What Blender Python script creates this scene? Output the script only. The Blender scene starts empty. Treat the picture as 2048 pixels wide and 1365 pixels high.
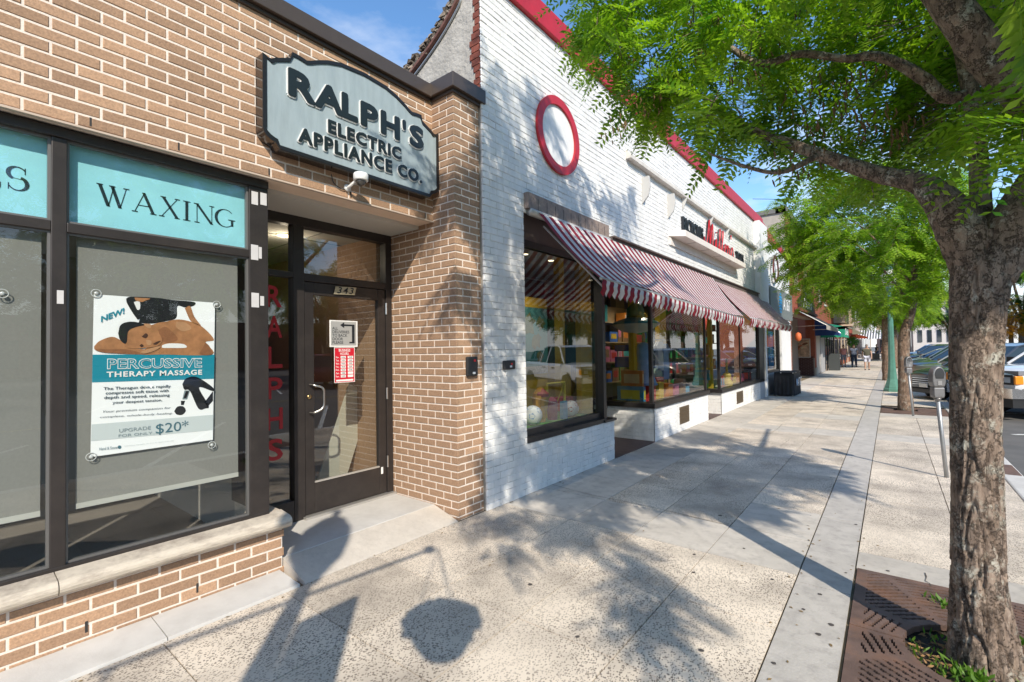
import bpy, math, random
import numpy as np
from mathutils import Vector, Matrix, noise
random.seed(7)
S = bpy.context.scene
COL = S.collection
# ---------------------------------------------------------------- camera
W_, H_, F_ = 2048., 1365., 950.
def cam(p): return np.array([p[0]-W_/2, -(p[1]-H_/2), -F_])
_y = cam((1781, 690.5)); _x = cam((-185, 721.))
_y /= np.linalg.norm(_y); _z = np.cross(_y, _x); _z /= np.linalg.norm(_z)
if _z[1] < 0: _z = -_z
RM = np.array([np.cross(_y, _z), _y, _z]); CP = np.array([0, 0, 1.6])
def ray(px, py): return RM @ cam((px, py))
def PX(px, py, X): d = ray(px, py); return CP + d*(X/d[0])          # photo pixel -> point on a plane X = const
def PZ(px, py, Z=0.): d = ray(px, py); return CP + d*((Z-1.6)/d[2])
def PD(px, py, D): return CP + ray(px, py)*(D/F_)                     # photo pixel at a depth in metres
def proj(P): v = RM.T @ (np.array(P)-CP); return (W_/2+F_*v[0]/max(-v[2], 1e-6), H_/2-F_*v[1]/max(-v[2], 1e-6), -v[2])
cd = bpy.data.cameras.new('camera'); co = bpy.data.objects.new('camera', cd); COL.objects.link(co)
M = Matrix.Identity(4)
for i in range(3):
    for j in range(3): M[i][j] = RM[i][j]
M[2][3] = 1.6
co.matrix_world = M
cd.sensor_width = 36; cd.lens = F_/W_*36; cd.clip_start = .05; cd.clip_end = 2000
S.camera = co
# ---------------------------------------------------------------- light
EL = math.radians(37.8); AZ = math.radians(131.3)
SUN = Vector((math.sin(AZ)*math.cos(EL), math.cos(AZ)*math.cos(EL), math.sin(EL)))
w = bpy.data.worlds.new('World'); S.world = w; w.use_nodes = True
nt = w.node_tree; nt.nodes.clear()
def N(nt, t, **k):
    n = nt.nodes.new(t)
    for a, b in k.items():
        if a.startswith('i_'): n.inputs[int(a[2:]) if a[2:].isdigit() else a[2:].replace('_', ' ')].default_value = b
        else: setattr(n, a, b)
    return n
sky = N(nt, 'ShaderNodeTexSky', sky_type='NISHITA', sun_disc=False, sun_elevation=EL, sun_rotation=AZ, altitude=50, air_density=1.1, dust_density=.25, ozone_density=2.5)
tc = N(nt, 'ShaderNodeTexCoord'); mp = N(nt, 'ShaderNodeMapping'); mp.inputs['Scale'].default_value = (1, 1, 2.6)
nz = N(nt, 'ShaderNodeTexNoise'); nz.inputs['Scale'].default_value = 2.3; nz.inputs['Detail'].default_value = 9; nz.inputs['Roughness'].default_value = .58
rp = N(nt, 'ShaderNodeValToRGB'); rp.color_ramp.elements[0].position = .54; rp.color_ramp.elements[1].position = .74
sx = N(nt, 'ShaderNodeSeparateXYZ'); mr = N(nt, 'ShaderNodeMapRange'); mr.inputs[1].default_value = .75; mr.inputs[2].default_value = .32; mr.inputs[3].default_value = .12; mr.inputs[4].default_value = 1.0
mu = N(nt, 'ShaderNodeMath', operation='MULTIPLY'); mx = N(nt, 'ShaderNodeMix', data_type='RGBA'); mx.inputs[7].default_value = (7.2, 7.5, 8.0, 1)
hs = N(nt, 'ShaderNodeHueSaturation'); hs.inputs['Saturation'].default_value = 1.16; hs.inputs['Value'].default_value = 1.6
bg = N(nt, 'ShaderNodeBackground'); bg.inputs[1].default_value = .13; ou = N(nt, 'ShaderNodeOutputWorld')
L = nt.links.new
L(tc.outputs['Generated'], mp.inputs[0]); L(mp.outputs[0], nz.inputs[0]); L(nz.outputs[0], rp.inputs[0])
L(tc.outputs['Generated'], sx.inputs[0]); L(sx.outputs[2], mr.inputs[0]); L(mr.outputs[0], mu.inputs[0]); L(rp.outputs[0], mu.inputs[1])
L(sky.outputs[0], hs.inputs['Color']); L(hs.outputs[0], mx.inputs[6]); hz = N(nt, 'ShaderNodeMapRange', interpolation_type='SMOOTHSTEP'); hz.inputs[1].default_value = .0; hz.inputs[2].default_value = .24; hz.inputs[3].default_value = .85; hz.inputs[4].default_value = 0; L(sx.outputs[2], hz.inputs[0])
mxm = N(nt, 'ShaderNodeMath', operation='MAXIMUM'); L(mu.outputs[0], mxm.inputs[0]); L(hz.outputs[0], mxm.inputs[1]); L(mxm.outputs[0], mx.inputs[0]); L(mx.outputs[2], bg.inputs[0]); L(bg.outputs[0], ou.inputs[0])
sl = bpy.data.lights.new('sun', 'SUN'); sl.energy = 4.9; sl.angle = math.radians(.55); sl.color = (1, .92, .79)
so = bpy.data.objects.new('sun', sl); COL.objects.link(so); so.rotation_euler = (-SUN).to_track_quat('-Z', 'Y').to_euler()
so.location = SUN*60
V = S.view_settings; V.view_transform = 'Standard'; V.look = 'None'; V.exposure = .27; V.gamma = 1; V.use_curve_mapping = False
S.render.engine = 'CYCLES'
cy = S.cycles; cy.max_bounces = 8; cy.transparent_max_bounces = 12; cy.diffuse_bounces = 4; cy.glossy_bounces = 4; cy.transmission_bounces = 4; cy.use_denoising = True; cy.caustics_reflective = False; cy.caustics_refractive = False
# ---------------------------------------------------------------- materials
MATS = {}
def mat(name, col=(.5, .5, .5), rough=.6, metal=0., var=0., vscale=8., rnd=0., bump=0., bscale=60., spec=.5, coat=0., emit=None, es=1., dirt=0., dcol=(.12, .1, .08), dscale=3., stretch=None):
    """Principled with grain (var), per-object tint (rnd), relief (bump) and blotchy wear (dirt)."""
    if name in MATS: return MATS[name]
    m = bpy.data.materials.new(name); MATS[name] = m; m.use_nodes = True; nt = m.node_tree; L = nt.links.new
    b = nt.nodes['Principled BSDF']
    b.inputs['Roughness'].default_value = rough; b.inputs['Metallic'].default_value = metal; b.inputs['Specular IOR Level'].default_value = spec
    b.inputs['Coat Weight'].default_value = coat; b.inputs['Coat Roughness'].default_value = .06
    c4 = (*col, 1); b.inputs['Base Color'].default_value = c4
    geo = N(nt, 'ShaderNodeNewGeometry'); vec = geo.outputs['Position']
    if stretch:
        mp = N(nt, 'ShaderNodeMapping'); mp.inputs['Scale'].default_value = stretch; L(vec, mp.inputs[0]); vec = mp.outputs[0]
    cur = None
    if var:
        n = N(nt, 'ShaderNodeTexNoise'); n.inputs['Scale'].default_value = vscale; n.inputs['Detail'].default_value = 5; n.inputs['Roughness'].default_value = .65; L(vec, n.inputs[0])
        r = N(nt, 'ShaderNodeMapRange'); r.inputs[1].default_value = .3; r.inputs[2].default_value = .7; r.inputs[3].default_value = 1-var; r.inputs[4].default_value = 1+var; L(n.outputs[0], r.inputs[0])
        x = N(nt, 'ShaderNodeVectorMath', operation='SCALE'); x.inputs[0].default_value = col; L(r.outputs[0], x.inputs[3]); cur = x.outputs[0]
    if dirt:
        n = N(nt, 'ShaderNodeTexNoise'); n.inputs['Scale'].default_value = dscale; n.inputs['Detail'].default_value = 8; n.inputs['Roughness'].default_value = .7; L(vec, n.inputs[0])
        r = N(nt, 'ShaderNodeMapRange'); r.inputs[1].default_value = .48; r.inputs[2].default_value = .72; r.inputs[4].default_value = dirt; L(n.outputs[0], r.inputs[0])
        x = N(nt, 'ShaderNodeMix', data_type='RGBA'); x.inputs[6].default_value = c4; x.inputs[7].default_value = (*dcol, 1); L(r.outputs[0], x.inputs[0])
        if cur: L(cur, x.inputs[6])
        cur = x.outputs[2]
    if rnd:
        o = N(nt, 'ShaderNodeObjectInfo'); r = N(nt, 'ShaderNodeMapRange'); r.inputs[3].default_value = 1-rnd; r.inputs[4].default_value = 1+rnd; L(o.outputs['Random'], r.inputs[0])
        h = N(nt, 'ShaderNodeVectorMath', operation='SCALE'); h.inputs[0].default_value = col; L(r.outputs[0], h.inputs[3])
        if cur: L(cur, h.inputs[0])
        cur = h.outputs[0]
    if cur: L(cur, b.inputs['Base Color'])
    if bump:
        n = N(nt, 'ShaderNodeTexNoise'); n.inputs['Scale'].default_value = bscale; n.inputs['Detail'].default_value = 4; L(vec, n.inputs[0])
        bp = N(nt, 'ShaderNodeBump'); bp.inputs['Strength'].default_value = min(bump, 1); bp.inputs['Distance'].default_value = .4/bscale; L(n.outputs[0], bp.inputs['Height']); L(bp.outputs[0], b.inputs['Normal'])
    if emit: b.inputs['Emission Color'].default_value = (*emit, 1); b.inputs['Emission Strength'].default_value = es
    return m
def glass(name, tint=(.93, .95, .94), k=.9, base=.085):
    if name in MATS: return MATS[name]
    m = bpy.data.materials.new(name); MATS[name] = m; m.use_nodes = True; nt = m.node_tree; nt.nodes.clear(); L = nt.links.new
    lw = N(nt, 'ShaderNodeLayerWeight'); lw.inputs[0].default_value = .5; f = N(nt, 'ShaderNodeMath', operation='POWER'); f.inputs[1].default_value = 5; L(lw.outputs['Facing'], f.inputs[0])
    a = N(nt, 'ShaderNodeMath', operation='MULTIPLY_ADD', use_clamp=True); a.inputs[1].default_value = k; a.inputs[2].default_value = base; L(f.outputs[0], a.inputs[0])
    t = N(nt, 'ShaderNodeBsdfTransparent'); t.inputs[0].default_value = (*tint, 1); g = N(nt, 'ShaderNodeBsdfGlossy'); g.inputs['Roughness'].default_value = .0
    x = N(nt, 'ShaderNodeMixShader'); o = N(nt, 'ShaderNodeOutputMaterial')
    L(a.outputs[0], x.inputs[0]); L(t.outputs[0], x.inputs[1]); L(g.outputs[0], x.inputs[2]); L(x.outputs[0], o.inputs[0]); return m
def leafmat(name, c1, c2, tr=.42):
    if name in MATS: return MATS[name]
    m = bpy.data.materials.new(name); MATS[name] = m; m.use_nodes = True; nt = m.node_tree; L = nt.links.new
    b = nt.nodes['Principled BSDF']; b.inputs['Roughness'].default_value = .45; o = nt.nodes['Material Output']
    g = N(nt, 'ShaderNodeNewGeometry'); n = N(nt, 'ShaderNodeTexNoise'); n.inputs['Scale'].default_value = 2.2; n.inputs['Detail'].default_value = 4; L(g.outputs['Position'], n.inputs[0])
    n2 = N(nt, 'ShaderNodeMath', operation='MULTIPLY_ADD'); n2.inputs[1].default_value = .35; L(g.outputs['Random Per Island'], n2.inputs[0]); L(n.outputs[0], n2.inputs[2])
    r = N(nt, 'ShaderNodeMapRange'); r.inputs[1].default_value = .38; r.inputs[2].default_value = .85; L(n2.outputs[0], r.inputs[0])
    x = N(nt, 'ShaderNodeMix', data_type='RGBA'); x.inputs[6].default_value = (*c1, 1); x.inputs[7].default_value = (*c2, 1); L(r.outputs[0], x.inputs[0]); L(x.outputs[2], b.inputs['Base Color'])
    t = N(nt, 'ShaderNodeBsdfTranslucent'); sc = N(nt, 'ShaderNodeVectorMath', operation='MULTIPLY'); sc.inputs[1].default_value = (1.5, 1.7, .7); L(x.outputs[2], sc.inputs[0]); L(sc.outputs[0], t.inputs[0])
    ms = N(nt, 'ShaderNodeMixShader'); ms.inputs[0].default_value = tr; L(b.outputs[0], ms.inputs[1]); L(t.outputs[0], ms.inputs[2]); L(ms.outputs[0], o.inputs[0]); return m
# ---------------------------------------------------------------- mesh helpers
class MB:
    def __init__(s): s.v = []; s.f = []; s.m = []
    def add(s, v, f, mi=0):
        n = len(s.v); s.v += [tuple(map(float, p)) for p in v]; s.f += [tuple(i+n for i in q) for q in f]; s.m += [mi]*len(f); return s
    def box(s, x0, x1, y0, y1, z0, z1, mi=0):
        if x0 > x1: x0, x1 = x1, x0
        if y0 > y1: y0, y1 = y1, y0
        if z0 > z1: z0, z1 = z1, z0
        return s.add([(x, y, z) for x in (x0, x1) for y in (y0, y1) for z in (z0, z1)], [(0, 1, 3, 2), (4, 6, 7, 5), (0, 4, 5, 1), (2, 3, 7, 6), (0, 2, 6, 4), (1, 5, 7, 3)], mi)
    def obox(s, c, ux, uy, hx, hy, hz, mi=0):          # oriented box: centre, two unit axes, half sizes
        c = Vector(c); ux = Vector(ux).normalized(); uy = Vector(uy).normalized(); uz = ux.cross(uy)
        return s.add([c+ux*(hx*a)+uy*(hy*b)+uz*(hz*d) for a in (-1, 1) for b in (-1, 1) for d in (-1, 1)], [(0, 1, 3, 2), (4, 6, 7, 5), (0, 4, 5, 1), (2, 3, 7, 6), (0, 2, 6, 4), (1, 5, 7, 3)], mi)
    def poly(s, pts, mi=0): return s.add(pts, [tuple(range(len(pts)))], mi)
    def prism(s, pts, d, mi=0):                         # polygon extruded by vector d
        n = len(pts); d = Vector(d); p = [Vector(q) for q in pts]
        return s.add(p+[q+d for q in p], [tuple(range(n))[::-1], tuple(range(n, 2*n))]+[(i, (i+1) % n, n+(i+1) % n, n+i) for i in range(n)], mi)
    def tube(s, pts, rad, n=8, mi=0, cap=True, disp=None):
        pts = [Vector(p) for p in pts]; rad = rad if hasattr(rad, '__len__') else [rad]*len(pts); V_ = []; ref = None
        for i, p in enumerate(pts):
            t = (pts[min(i+1, len(pts)-1)]-pts[max(i-1, 0)]).normalized()
            if ref is None: ref = Vector((0, 0, 1)) if abs(t.z) < .9 else Vector((1, 0, 0))
            u = (ref-t*ref.dot(t)).normalized(); ref = u; v = t.cross(u)
            for k in range(n):
                a = 2*math.pi*k/n; d = u*math.cos(a)+v*math.sin(a); r = rad[i]
                if disp: r += disp(p+d*r, d, r)
                V_.append(p+d*r)
        F = [(i*n+k, i*n+(k+1) % n, (i+1)*n+(k+1) % n, (i+1)*n+k) for i in range(len(pts)-1) for k in range(n)]
        if cap: F += [tuple(range(n))[::-1], tuple((len(pts)-1)*n+k for k in range(n))]
        return s.add(V_, F, mi)
    def lathe(s, prof, c=(0, 0, 0), n=16, axis='Z', mi=0, sq=None):   # prof: (r, h)
        V_ = []
        for r, h in prof:
            for k in range(n):
                a = 2*math.pi*(k+.5)/n; x, y = r*math.cos(a), r*math.sin(a)
                V_.append((c[0]+x, c[1]+y, c[2]+h) if axis == 'Z' else (c[0]+h, c[1]+x, c[2]+y) if axis == 'X' else (c[0]+x, c[1]+h, c[2]+y))
        F = [(i*n+k, i*n+(k+1) % n, (i+1)*n+(k+1) % n, (i+1)*n+k) for i in range(len(prof)-1) for k in range(n)]
        F += [tuple(range(n))[::-1], tuple((len(prof)-1)*n+k for k in range(n))]
        return s.add(V_, F, mi)
    def build(s, name, mats, parent=None, smooth=False, kind=None):
        me = bpy.data.meshes.new(name); me.from_pydata(s.v, [], s.f)
        for m in (mats if isinstance(mats, (list, tuple)) else [mats]): me.materials.append(m)
        if any(s.m): me.polygons.foreach_set('material_index', s.m)
        if smooth: me.polygons.foreach_set('use_smooth', [True]*len(s.f))
        me.update(); return link(name, me, parent, kind)
def link(name, me, parent=None, kind=None):
    o = bpy.data.objects.new(name, me); COL.objects.link(o)
    if parent is not None: attach(o, parent)
    if kind: o['kind'] = kind
    return o
def attach(o, p):
    o.parent = p; o.matrix_parent_inverse = Matrix.Translation(-Vector(p.location)) if p.type == 'EMPTY' else Matrix.Identity(4)
def tag(o, label, cat, group=None):
    o['label'] = label; o['category'] = cat
    if group: o['group'] = group
    return o
def thing(name, label, cat, loc=(0, 0, 0), group=None):
    o = bpy.data.objects.new(name, None); COL.objects.link(o); o.location = loc; o.empty_display_size = .1
    return tag(o, label, cat, group)
def struct(o): o['kind'] = 'structure'; return o
def dup(o, loc=None, rotz=None, label=None, parent=None, mats=None, scale=None):
    c = o.copy(); COL.objects.link(c)
    if parent is not None: c.parent = parent
    if loc is not None: c.location = loc
    if rotz is not None: c.rotation_euler = (0, 0, rotz)
    if scale is not None: c.scale = scale if hasattr(scale, '__len__') else (scale,)*3
    if label: c['label'] = label
    if mats and o.type == 'MESH':
        for sl_ in c.material_slots:
            if sl_.material and sl_.material.name in mats: nm = mats[sl_.material.name]; sl_.link = 'OBJECT'; sl_.material = nm
    for ch in list(o.children): dup(ch, parent=c, mats=mats)
    return c
def bevel(o, wd=.006, seg=2):
    b = o.modifiers.new('bevel', 'BEVEL'); b.width = wd; b.segments = seg; b.limit_method = 'ANGLE'; return o
def cr(pts, k=6):                                       # Catmull-Rom through points
    P = [np.array(p, float) for p in pts]; P = [2*P[0]-P[1]]+P+[2*P[-1]-P[-2]]; o = []
    for i in range(1, len(P)-2):
        for j in range(k):
            t = j/k; a, b, c, d = P[i-1:i+3]
            o.append(.5*(2*b+(c-a)*t+(2*a-5*b+4*c-d)*t*t+(3*b-a-3*c+d)*t**3))
    return o+[P[-2]]
def textmesh(s, offset=0., ext=0., shear=0., spacing=1., align='LEFT', ls=1.):
    c = bpy.data.curves.new('t', 'FONT'); c.body = s; c.offset = offset; c.extrude = ext; c.shear = shear; c.space_character = spacing; c.resolution_u = 3; c.align_x = align; c.space_line = ls
    o = bpy.data.objects.new('t', c); COL.objects.link(o); dg = bpy.context.evaluated_depsgraph_get(); me = bpy.data.meshes.new_from_object(o.evaluated_get(dg))
    bpy.data.objects.remove(o); bpy.data.curves.remove(c)
    return np.array([v.co[:] for v in me.vertices]), [tuple(p.vertices) for p in me.polygons]
def text(name, s, y0, y1, z0, z1, X, m, parent=None, offset=0., ext=0., shear=0., spacing=1., align='LEFT', ls=1., slope=0., nrm='X'):
    """letters fitted to a rectangle of a wall that faces +X (or -Y with nrm='Y': then y0,y1 run along X)"""
    v, f = textmesh(s, offset, 1. if ext else 0., shear, spacing, align, ls)
    a, b = v.min(0), v.max(0); q = np.empty_like(v)
    u = y0+(v[:, 0]-a[0])/(b[0]-a[0])*(y1-y0); t = z0+(v[:, 1]-a[1])/(b[1]-a[1])*(z1-z0)+slope*(u-y0)
    if nrm == 'X': q[:, 0] = X+v[:, 2]*ext; q[:, 1] = u; q[:, 2] = t
    else: q[:, 0] = u; q[:, 1] = X-v[:, 2]*ext; q[:, 2] = t
    mb = MB(); mb.add(q, f); return mb.build(name, m, parent)
# ================================================================ materials used
bronze = mat('dark_bronze', (.035, .029, .027), .42, .25, var=.15, vscale=6, dirt=.35, dcol=(.075, .06, .05), dscale=5)
bronze_in = mat('bronze_deep', (.03, .026, .025), .45, .2)
coping_m = mat('coping_brown', (.085, .066, .056), .38, .3, var=.06)
tanbrick = mat('tan_brick', (.37, .228, .140), .85, var=.26, vscale=90, rnd=.21, bump=.5, bscale=170)
mortar = mat('pale_mortar', (.72, .63, .55), .92, var=.1, vscale=30, bump=.5, bscale=90)
stucco_beige = mat('beige_soffit', (.78, .61, .48), .85, var=.05, bump=.15)
sillm = mat('precast_sill', (.52, .455, .37), .8, var=.1, vscale=20, dirt=.75, dcol=(.16, .12, .10), dscale=4, stretch=(1, 1.2, 6), bump=.2)
white_p = mat('white_paint', (.74, .735, .72), .62, var=.05, vscale=5, dirt=.16, dcol=(.45, .42, .38), dscale=2.2, bump=.25, bscale=45)
white_b = mat('white_brick', (.75, .74, .72), .6, var=.07, vscale=14, rnd=.035, dirt=.32, dcol=(.47, .44, .40), dscale=3.2, stretch=(1, 1, .28), bump=.5, bscale=60)
white_j = mat('white_joint', (.72, .71, .685), .8, var=.12, vscale=8, dirt=1., dcol=(.11, .10, .095), dscale=4.2)
red_p = mat('red_paint', (.44, .014, .025), .5, var=.14, vscale=6, dirt=.25, dcol=(.30, .05, .05), dscale=5)
dark_in = mat('dark_interior', (.03, .028, .027), .8)
black_m = mat('black_paint', (.012, .012, .013), .35, var=.2)
concrete = mat('concrete', (.47, .43, .38), .88, var=.14, vscale=2.2, dirt=.5, dcol=(.22, .20, .18), dscale=9, bump=.35, bscale=120, rnd=.09)
conc_lt = mat('light_concrete', (.52, .50, .47), .85, var=.08, vscale=4, dirt=.3, dcol=(.33, .30, .27), dscale=5, bump=.3, bscale=120)
asphalt = mat('asphalt', (.105, .10, .095), .9, var=.25, vscale=1.2, dirt=.5, dcol=(.17, .15, .135), dscale=.7, bump=.6, bscale=90)
pane_m = glass('window_glass'); pane_d = glass('shop_glass', (.76, .79, .77), .85, .17)
chrome = mat('brushed_steel', (.6, .58, .55), .28, 1.)
paper = mat('white_paper', (.78, .77, .75), .6)
ink = mat('black_ink', (.012, .015, .02), .5); red_v = mat('red_vinyl', (.42, .012, .02), .45)
rust = mat('rusty_iron', (.15, .097, .078), .72, .3, var=.3, vscale=6, dirt=.5, dcol=(.30, .14, .07), dscale=4, bump=.5, bscale=120)
# exposed-aggregate paving: dark stone chips in a pale matrix
def aggregate():
    m = bpy.data.materials.new('exposed_aggregate'); m.use_nodes = True; nt = m.node_tree; L = nt.links.new; b = nt.nodes['Principled BSDF']; b.inputs['Roughness'].default_value = .9
    g = N(nt, 'ShaderNodeNewGeometry'); n0 = N(nt, 'ShaderNodeTexNoise'); n0.inputs['Scale'].default_value = 40; n0.inputs['Detail'].default_value = 2; L(g.outputs['Position'], n0.inputs[0])
    d = N(nt, 'ShaderNodeVectorMath', operation='MULTIPLY_ADD'); d.inputs[1].default_value = (.018,)*3; L(n0.outputs['Color'], d.inputs[0]); L(g.outputs['Position'], d.inputs[2])
    fac = None
    for sc, lo, hi, gate in ((52, .26, .36, .36), (85, .30, .40, .32)):
        mp = N(nt, 'ShaderNodeMapping'); mp.inputs['Scale'].default_value = (1, 1.55, 1) if sc == 46 else (1.4, 1, 1); mp.inputs['Rotation'].default_value = (0, 0, .5 if sc == 46 else 1.3); L(d.outputs[0], mp.inputs[0])
        v = N(nt, 'ShaderNodeTexVoronoi', voronoi_dimensions='2D'); v.inputs['Scale'].default_value = sc; L(mp.outputs[0], v.inputs[0])
        r = N(nt, 'ShaderNodeMapRange'); r.inputs[1].default_value = hi; r.inputs[2].default_value = lo; L(v.outputs['Distance'], r.inputs[0])
        sp = N(nt, 'ShaderNodeSeparateColor'); L(v.outputs['Color'], sp.inputs[0]); gt = N(nt, 'ShaderNodeMath', operation='LESS_THAN'); gt.inputs[1].default_value = gate; L(sp.outputs[0], gt.inputs[0])
        q = N(nt, 'ShaderNodeMath', operation='MULTIPLY'); L(r.outputs[0], q.inputs[0]); L(gt.outputs[0], q.inputs[1])
        if fac is None: fac = q.outputs[0]
        else: mxx = N(nt, 'ShaderNodeMath', operation='MAXIMUM'); L(fac, mxx.inputs[0]); L(q.outputs[0], mxx.inputs[1]); fac = mxx.outputs[0]
    dn = N(nt, 'ShaderNodeTexNoise'); dn.inputs['Scale'].default_value = 1.1; dn.inputs['Detail'].default_value = 5; L(g.outputs['Position'], dn.inputs[0]); dr_ = N(nt, 'ShaderNodeMapRange'); dr_.inputs[1].default_value = .36; dr_.inputs[2].default_value = .6; dr_.inputs[3].default_value = .4; L(dn.outputs[0], dr_.inputs[0]); dmu = N(nt, 'ShaderNodeMath', operation='MULTIPLY'); L(fac, dmu.inputs[0]); L(dr_.outputs[0], dmu.inputs[1]); fac = dmu.outputs[0]
    n = N(nt, 'ShaderNodeTexNoise'); n.inputs['Scale'].default_value = 2.3; n.inputs['Detail'].default_value = 7; L(g.outputs['Position'], n.inputs[0])
    c = N(nt, 'ShaderNodeMix', data_type='RGBA'); c.inputs[6].default_value = (.66, .57, .465, 1); c.inputs[7].default_value = (.40, .345, .285, 1)
    r2 = N(nt, 'ShaderNodeMapRange'); r2.inputs[1].default_value = .42; r2.inputs[2].default_value = .7; L(n.outputs[0], r2.inputs[0]); L(r2.outputs[0], c.inputs[0])
    o = N(nt, 'ShaderNodeObjectInfo'); r3 = N(nt, 'ShaderNodeMapRange'); r3.inputs[3].default_value = .84; r3.inputs[4].default_value = 1.07; L(o.outputs['Random'], r3.inputs[0])
    h = N(nt, 'ShaderNodeVectorMath', operation='SCALE'); L(c.outputs[2], h.inputs[0]); L(r3.outputs[0], h.inputs[3])
    k = N(nt, 'ShaderNodeMix', data_type='RGBA'); k.inputs[7].default_value = (.17, .14, .115, 1); L(fac, k.inputs[0]); L(h.outputs[0], k.inputs[6])
    L(k.outputs[2], b.inputs['Base Color'])
    bp = N(nt, 'ShaderNodeBump'); bp.inputs['Strength'].default_value = .3; bp.inputs['Distance'].default_value = .003; L(fac, bp.inputs['Height']); L(bp.outputs[0], b.inputs['Normal']); return m
aggr = aggregate()
# ================================================================ ground, street, pavement
g = MB(); g.poly([(-400, -400, -.16), (400, -400, -.16), (400, 600, -.16), (-400, 600, -.16)]); struct(g.build('ground', mat('far_ground', (.16, .15, .135), .9, var=.2, vscale=.2)))
KX = 1.22
g = MB(); g.poly([(KX, -60, -.12), (60, -60, -.12), (60, 170, -.12), (KX, 170, -.12)]); road = struct(g.build('road', asphalt))
g = MB(); g.box(KX-.2, KX, -60, 170, -.16, .0); kerb = struct(bevel(g.build('kerb', conc_lt), .02))
g = MB()
for x0, x1, y0, y1 in ((-8, -.23, -60, 170), (-.23, KX-.2, -60, 2.55), (-.23, KX-.2, 4.24, 14.2), (-.23, KX-.2, 15.76, 170)): g.poly([(x0, y0, -.014), (x1, y0, -.014), (x1, y1, -.014), (x0, y1, -.014)])
side = struct(g.build('sidewalk', mat('joint_dirt', (.20, .155, .10), .95, var=.3, vscale=12)))
cols = [(-3.25, -2.41), (-2.41, -1.785), (-1.785, -1.165), (-1.165, -.55), (-.235, .40), (.40, 1.012)]
rows = [-4.0, -3.2, -2.42, -1.64, -.88, -.02, .87, 1.56, 2.26, 3.06, 3.86, 4.58]
y = 4.58
while y < 160:
    for _ in range(7): y += .80; rows.append(round(y, 3))
    y += .72; rows.append(round(y, 3))
band = lambda a, b: abs((b-a)-.72) < .002 or (abs(a-3.86) < .01)
far = {0: MB(), 1: MB()}
SQ = {}
GRATE = (-.225, 1.012, 2.55, 4.235)
for j in range(len(rows)-1):
    a, b = rows[j], rows[j+1]
    for i, (x0, x1) in enumerate(cols):
        sm = band(a, b) or (i == 0 and a > 4.5) or (i == 3 and a == 4.58) or (i in (2, 3) and 12.2 < a < 13.3)
        if i >= 4:
            if a < 4.235 and b > 2.55: continue                              # tree pit
            if 14.0 < (a+b)/2 < 16.0: continue
        if i == 0 and a < 3.5 and x0 < -3.2: x0 = -3.22
        if b > 16:
            far[1 if sm else 0].box(x0+.004, x1-.004, a+.004, b-.004, -.013, 0.); continue
        dz = random.uniform(-.0015, .0015)
        mb = MB(); mb.box(x0+.0035, x1-.0035, a+.0035, b-.0035, -.06, dz); mb.build('slab', concrete if sm else aggr, side)
for x0, x1, a, b in ((-.235, .40, 4.235, 4.58), (.40, 1.012, 4.235, 4.58), (-.235, .40, 2.26, 2.55), (.40, 1.012, 2.26, 2.55), (-.235, 1.012, 13.6, 14.2), (-.235, 1.012, 15.75, 16.05)):
    mb = MB(); mb.box(x0+.003, x1-.003, a+.003, b-.003, -.06, 0); mb.build('slab', concrete, side)
far[0].build('distant_paving', aggr, side, kind='stuff'); far[1].build('distant_paving', concrete, side, kind='stuff')
y = -4.0
while y < 90:
    mb = MB(); mb.box(-.543, -.241, y+.003, y+1.547, -.06, .001); mb.build('edging_stone' if y < 30 else 'edging_stone', mat('stripe_concrete', (.43, .40, .365), .85, var=.12, vscale=4, dirt=.5, dcol=(.2, .18, .17), dscale=11, bump=.3, rnd=.06), side); y += 1.55
# gum spots and trodden stains on the paving
rs = random.Random(3); mb = MB()
for px, py in ((1389, 1110), (1488, 1098), (1663, 1251), (1637, 1270), (1548, 1328), (1387, 1146), (1692, 1147), (1776, 1143), (1607, 1220), (1440, 1032), (1250, 985), (1120, 965), (690, 1107), (1155, 1275), (1402, 1302), (1060, 1170), (1712, 1050), (1640, 1190), (1545, 1160)):
    p = PZ(px, py); r = rs.uniform(.009, .018); mb.poly([(p[0]+r*math.cos(a)*rs.uniform(.8, 1.2), p[1]+r*math.sin(a)*rs.uniform(.8, 1.2), .004) for a in np.linspace(0, 6.28, 11)[:-1]])
mb.build('gum_spots', mat('gum', (.07, .06, .055), .8), side, kind='stuff')
ck = mat('crack_dark', (.10, .085, .07), .95)
for pts in (((1850, 1147), (1853, 1156), (1851, 1163), (1859, 1168), (1862, 1174)), ((1500, 856), (1600, 862), (1714, 873)), ((1540, 868), (1556, 858), (1563, 850)), ((1560, 893), (1580, 880)), ((1100, 969), (1180, 990), (1250, 1004), (1340, 1024), (1465, 1054)), ((300, 1262), (318, 1268), (326, 1284)), ((560, 1170), (572, 1178), (585, 1176))):
    P_ = cr([np.array(PZ(*q)) for q in pts], 4); mb = MB()
    for a, b in zip(P_[:-1], P_[1:]):
        n_ = np.array([-(b-a)[1], (b-a)[0], 0]); n_ = n_/max(np.linalg.norm(n_), 1e-6)*rs.uniform(.0015, .0035); mb.poly([(*(a-n_)[:2], .0045), (*(b-n_)[:2], .0045), (*(b+n_)[:2], .0045), (*(a+n_)[:2], .0045)])
    mb.build('crack', ck, side, kind='stuff')
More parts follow.
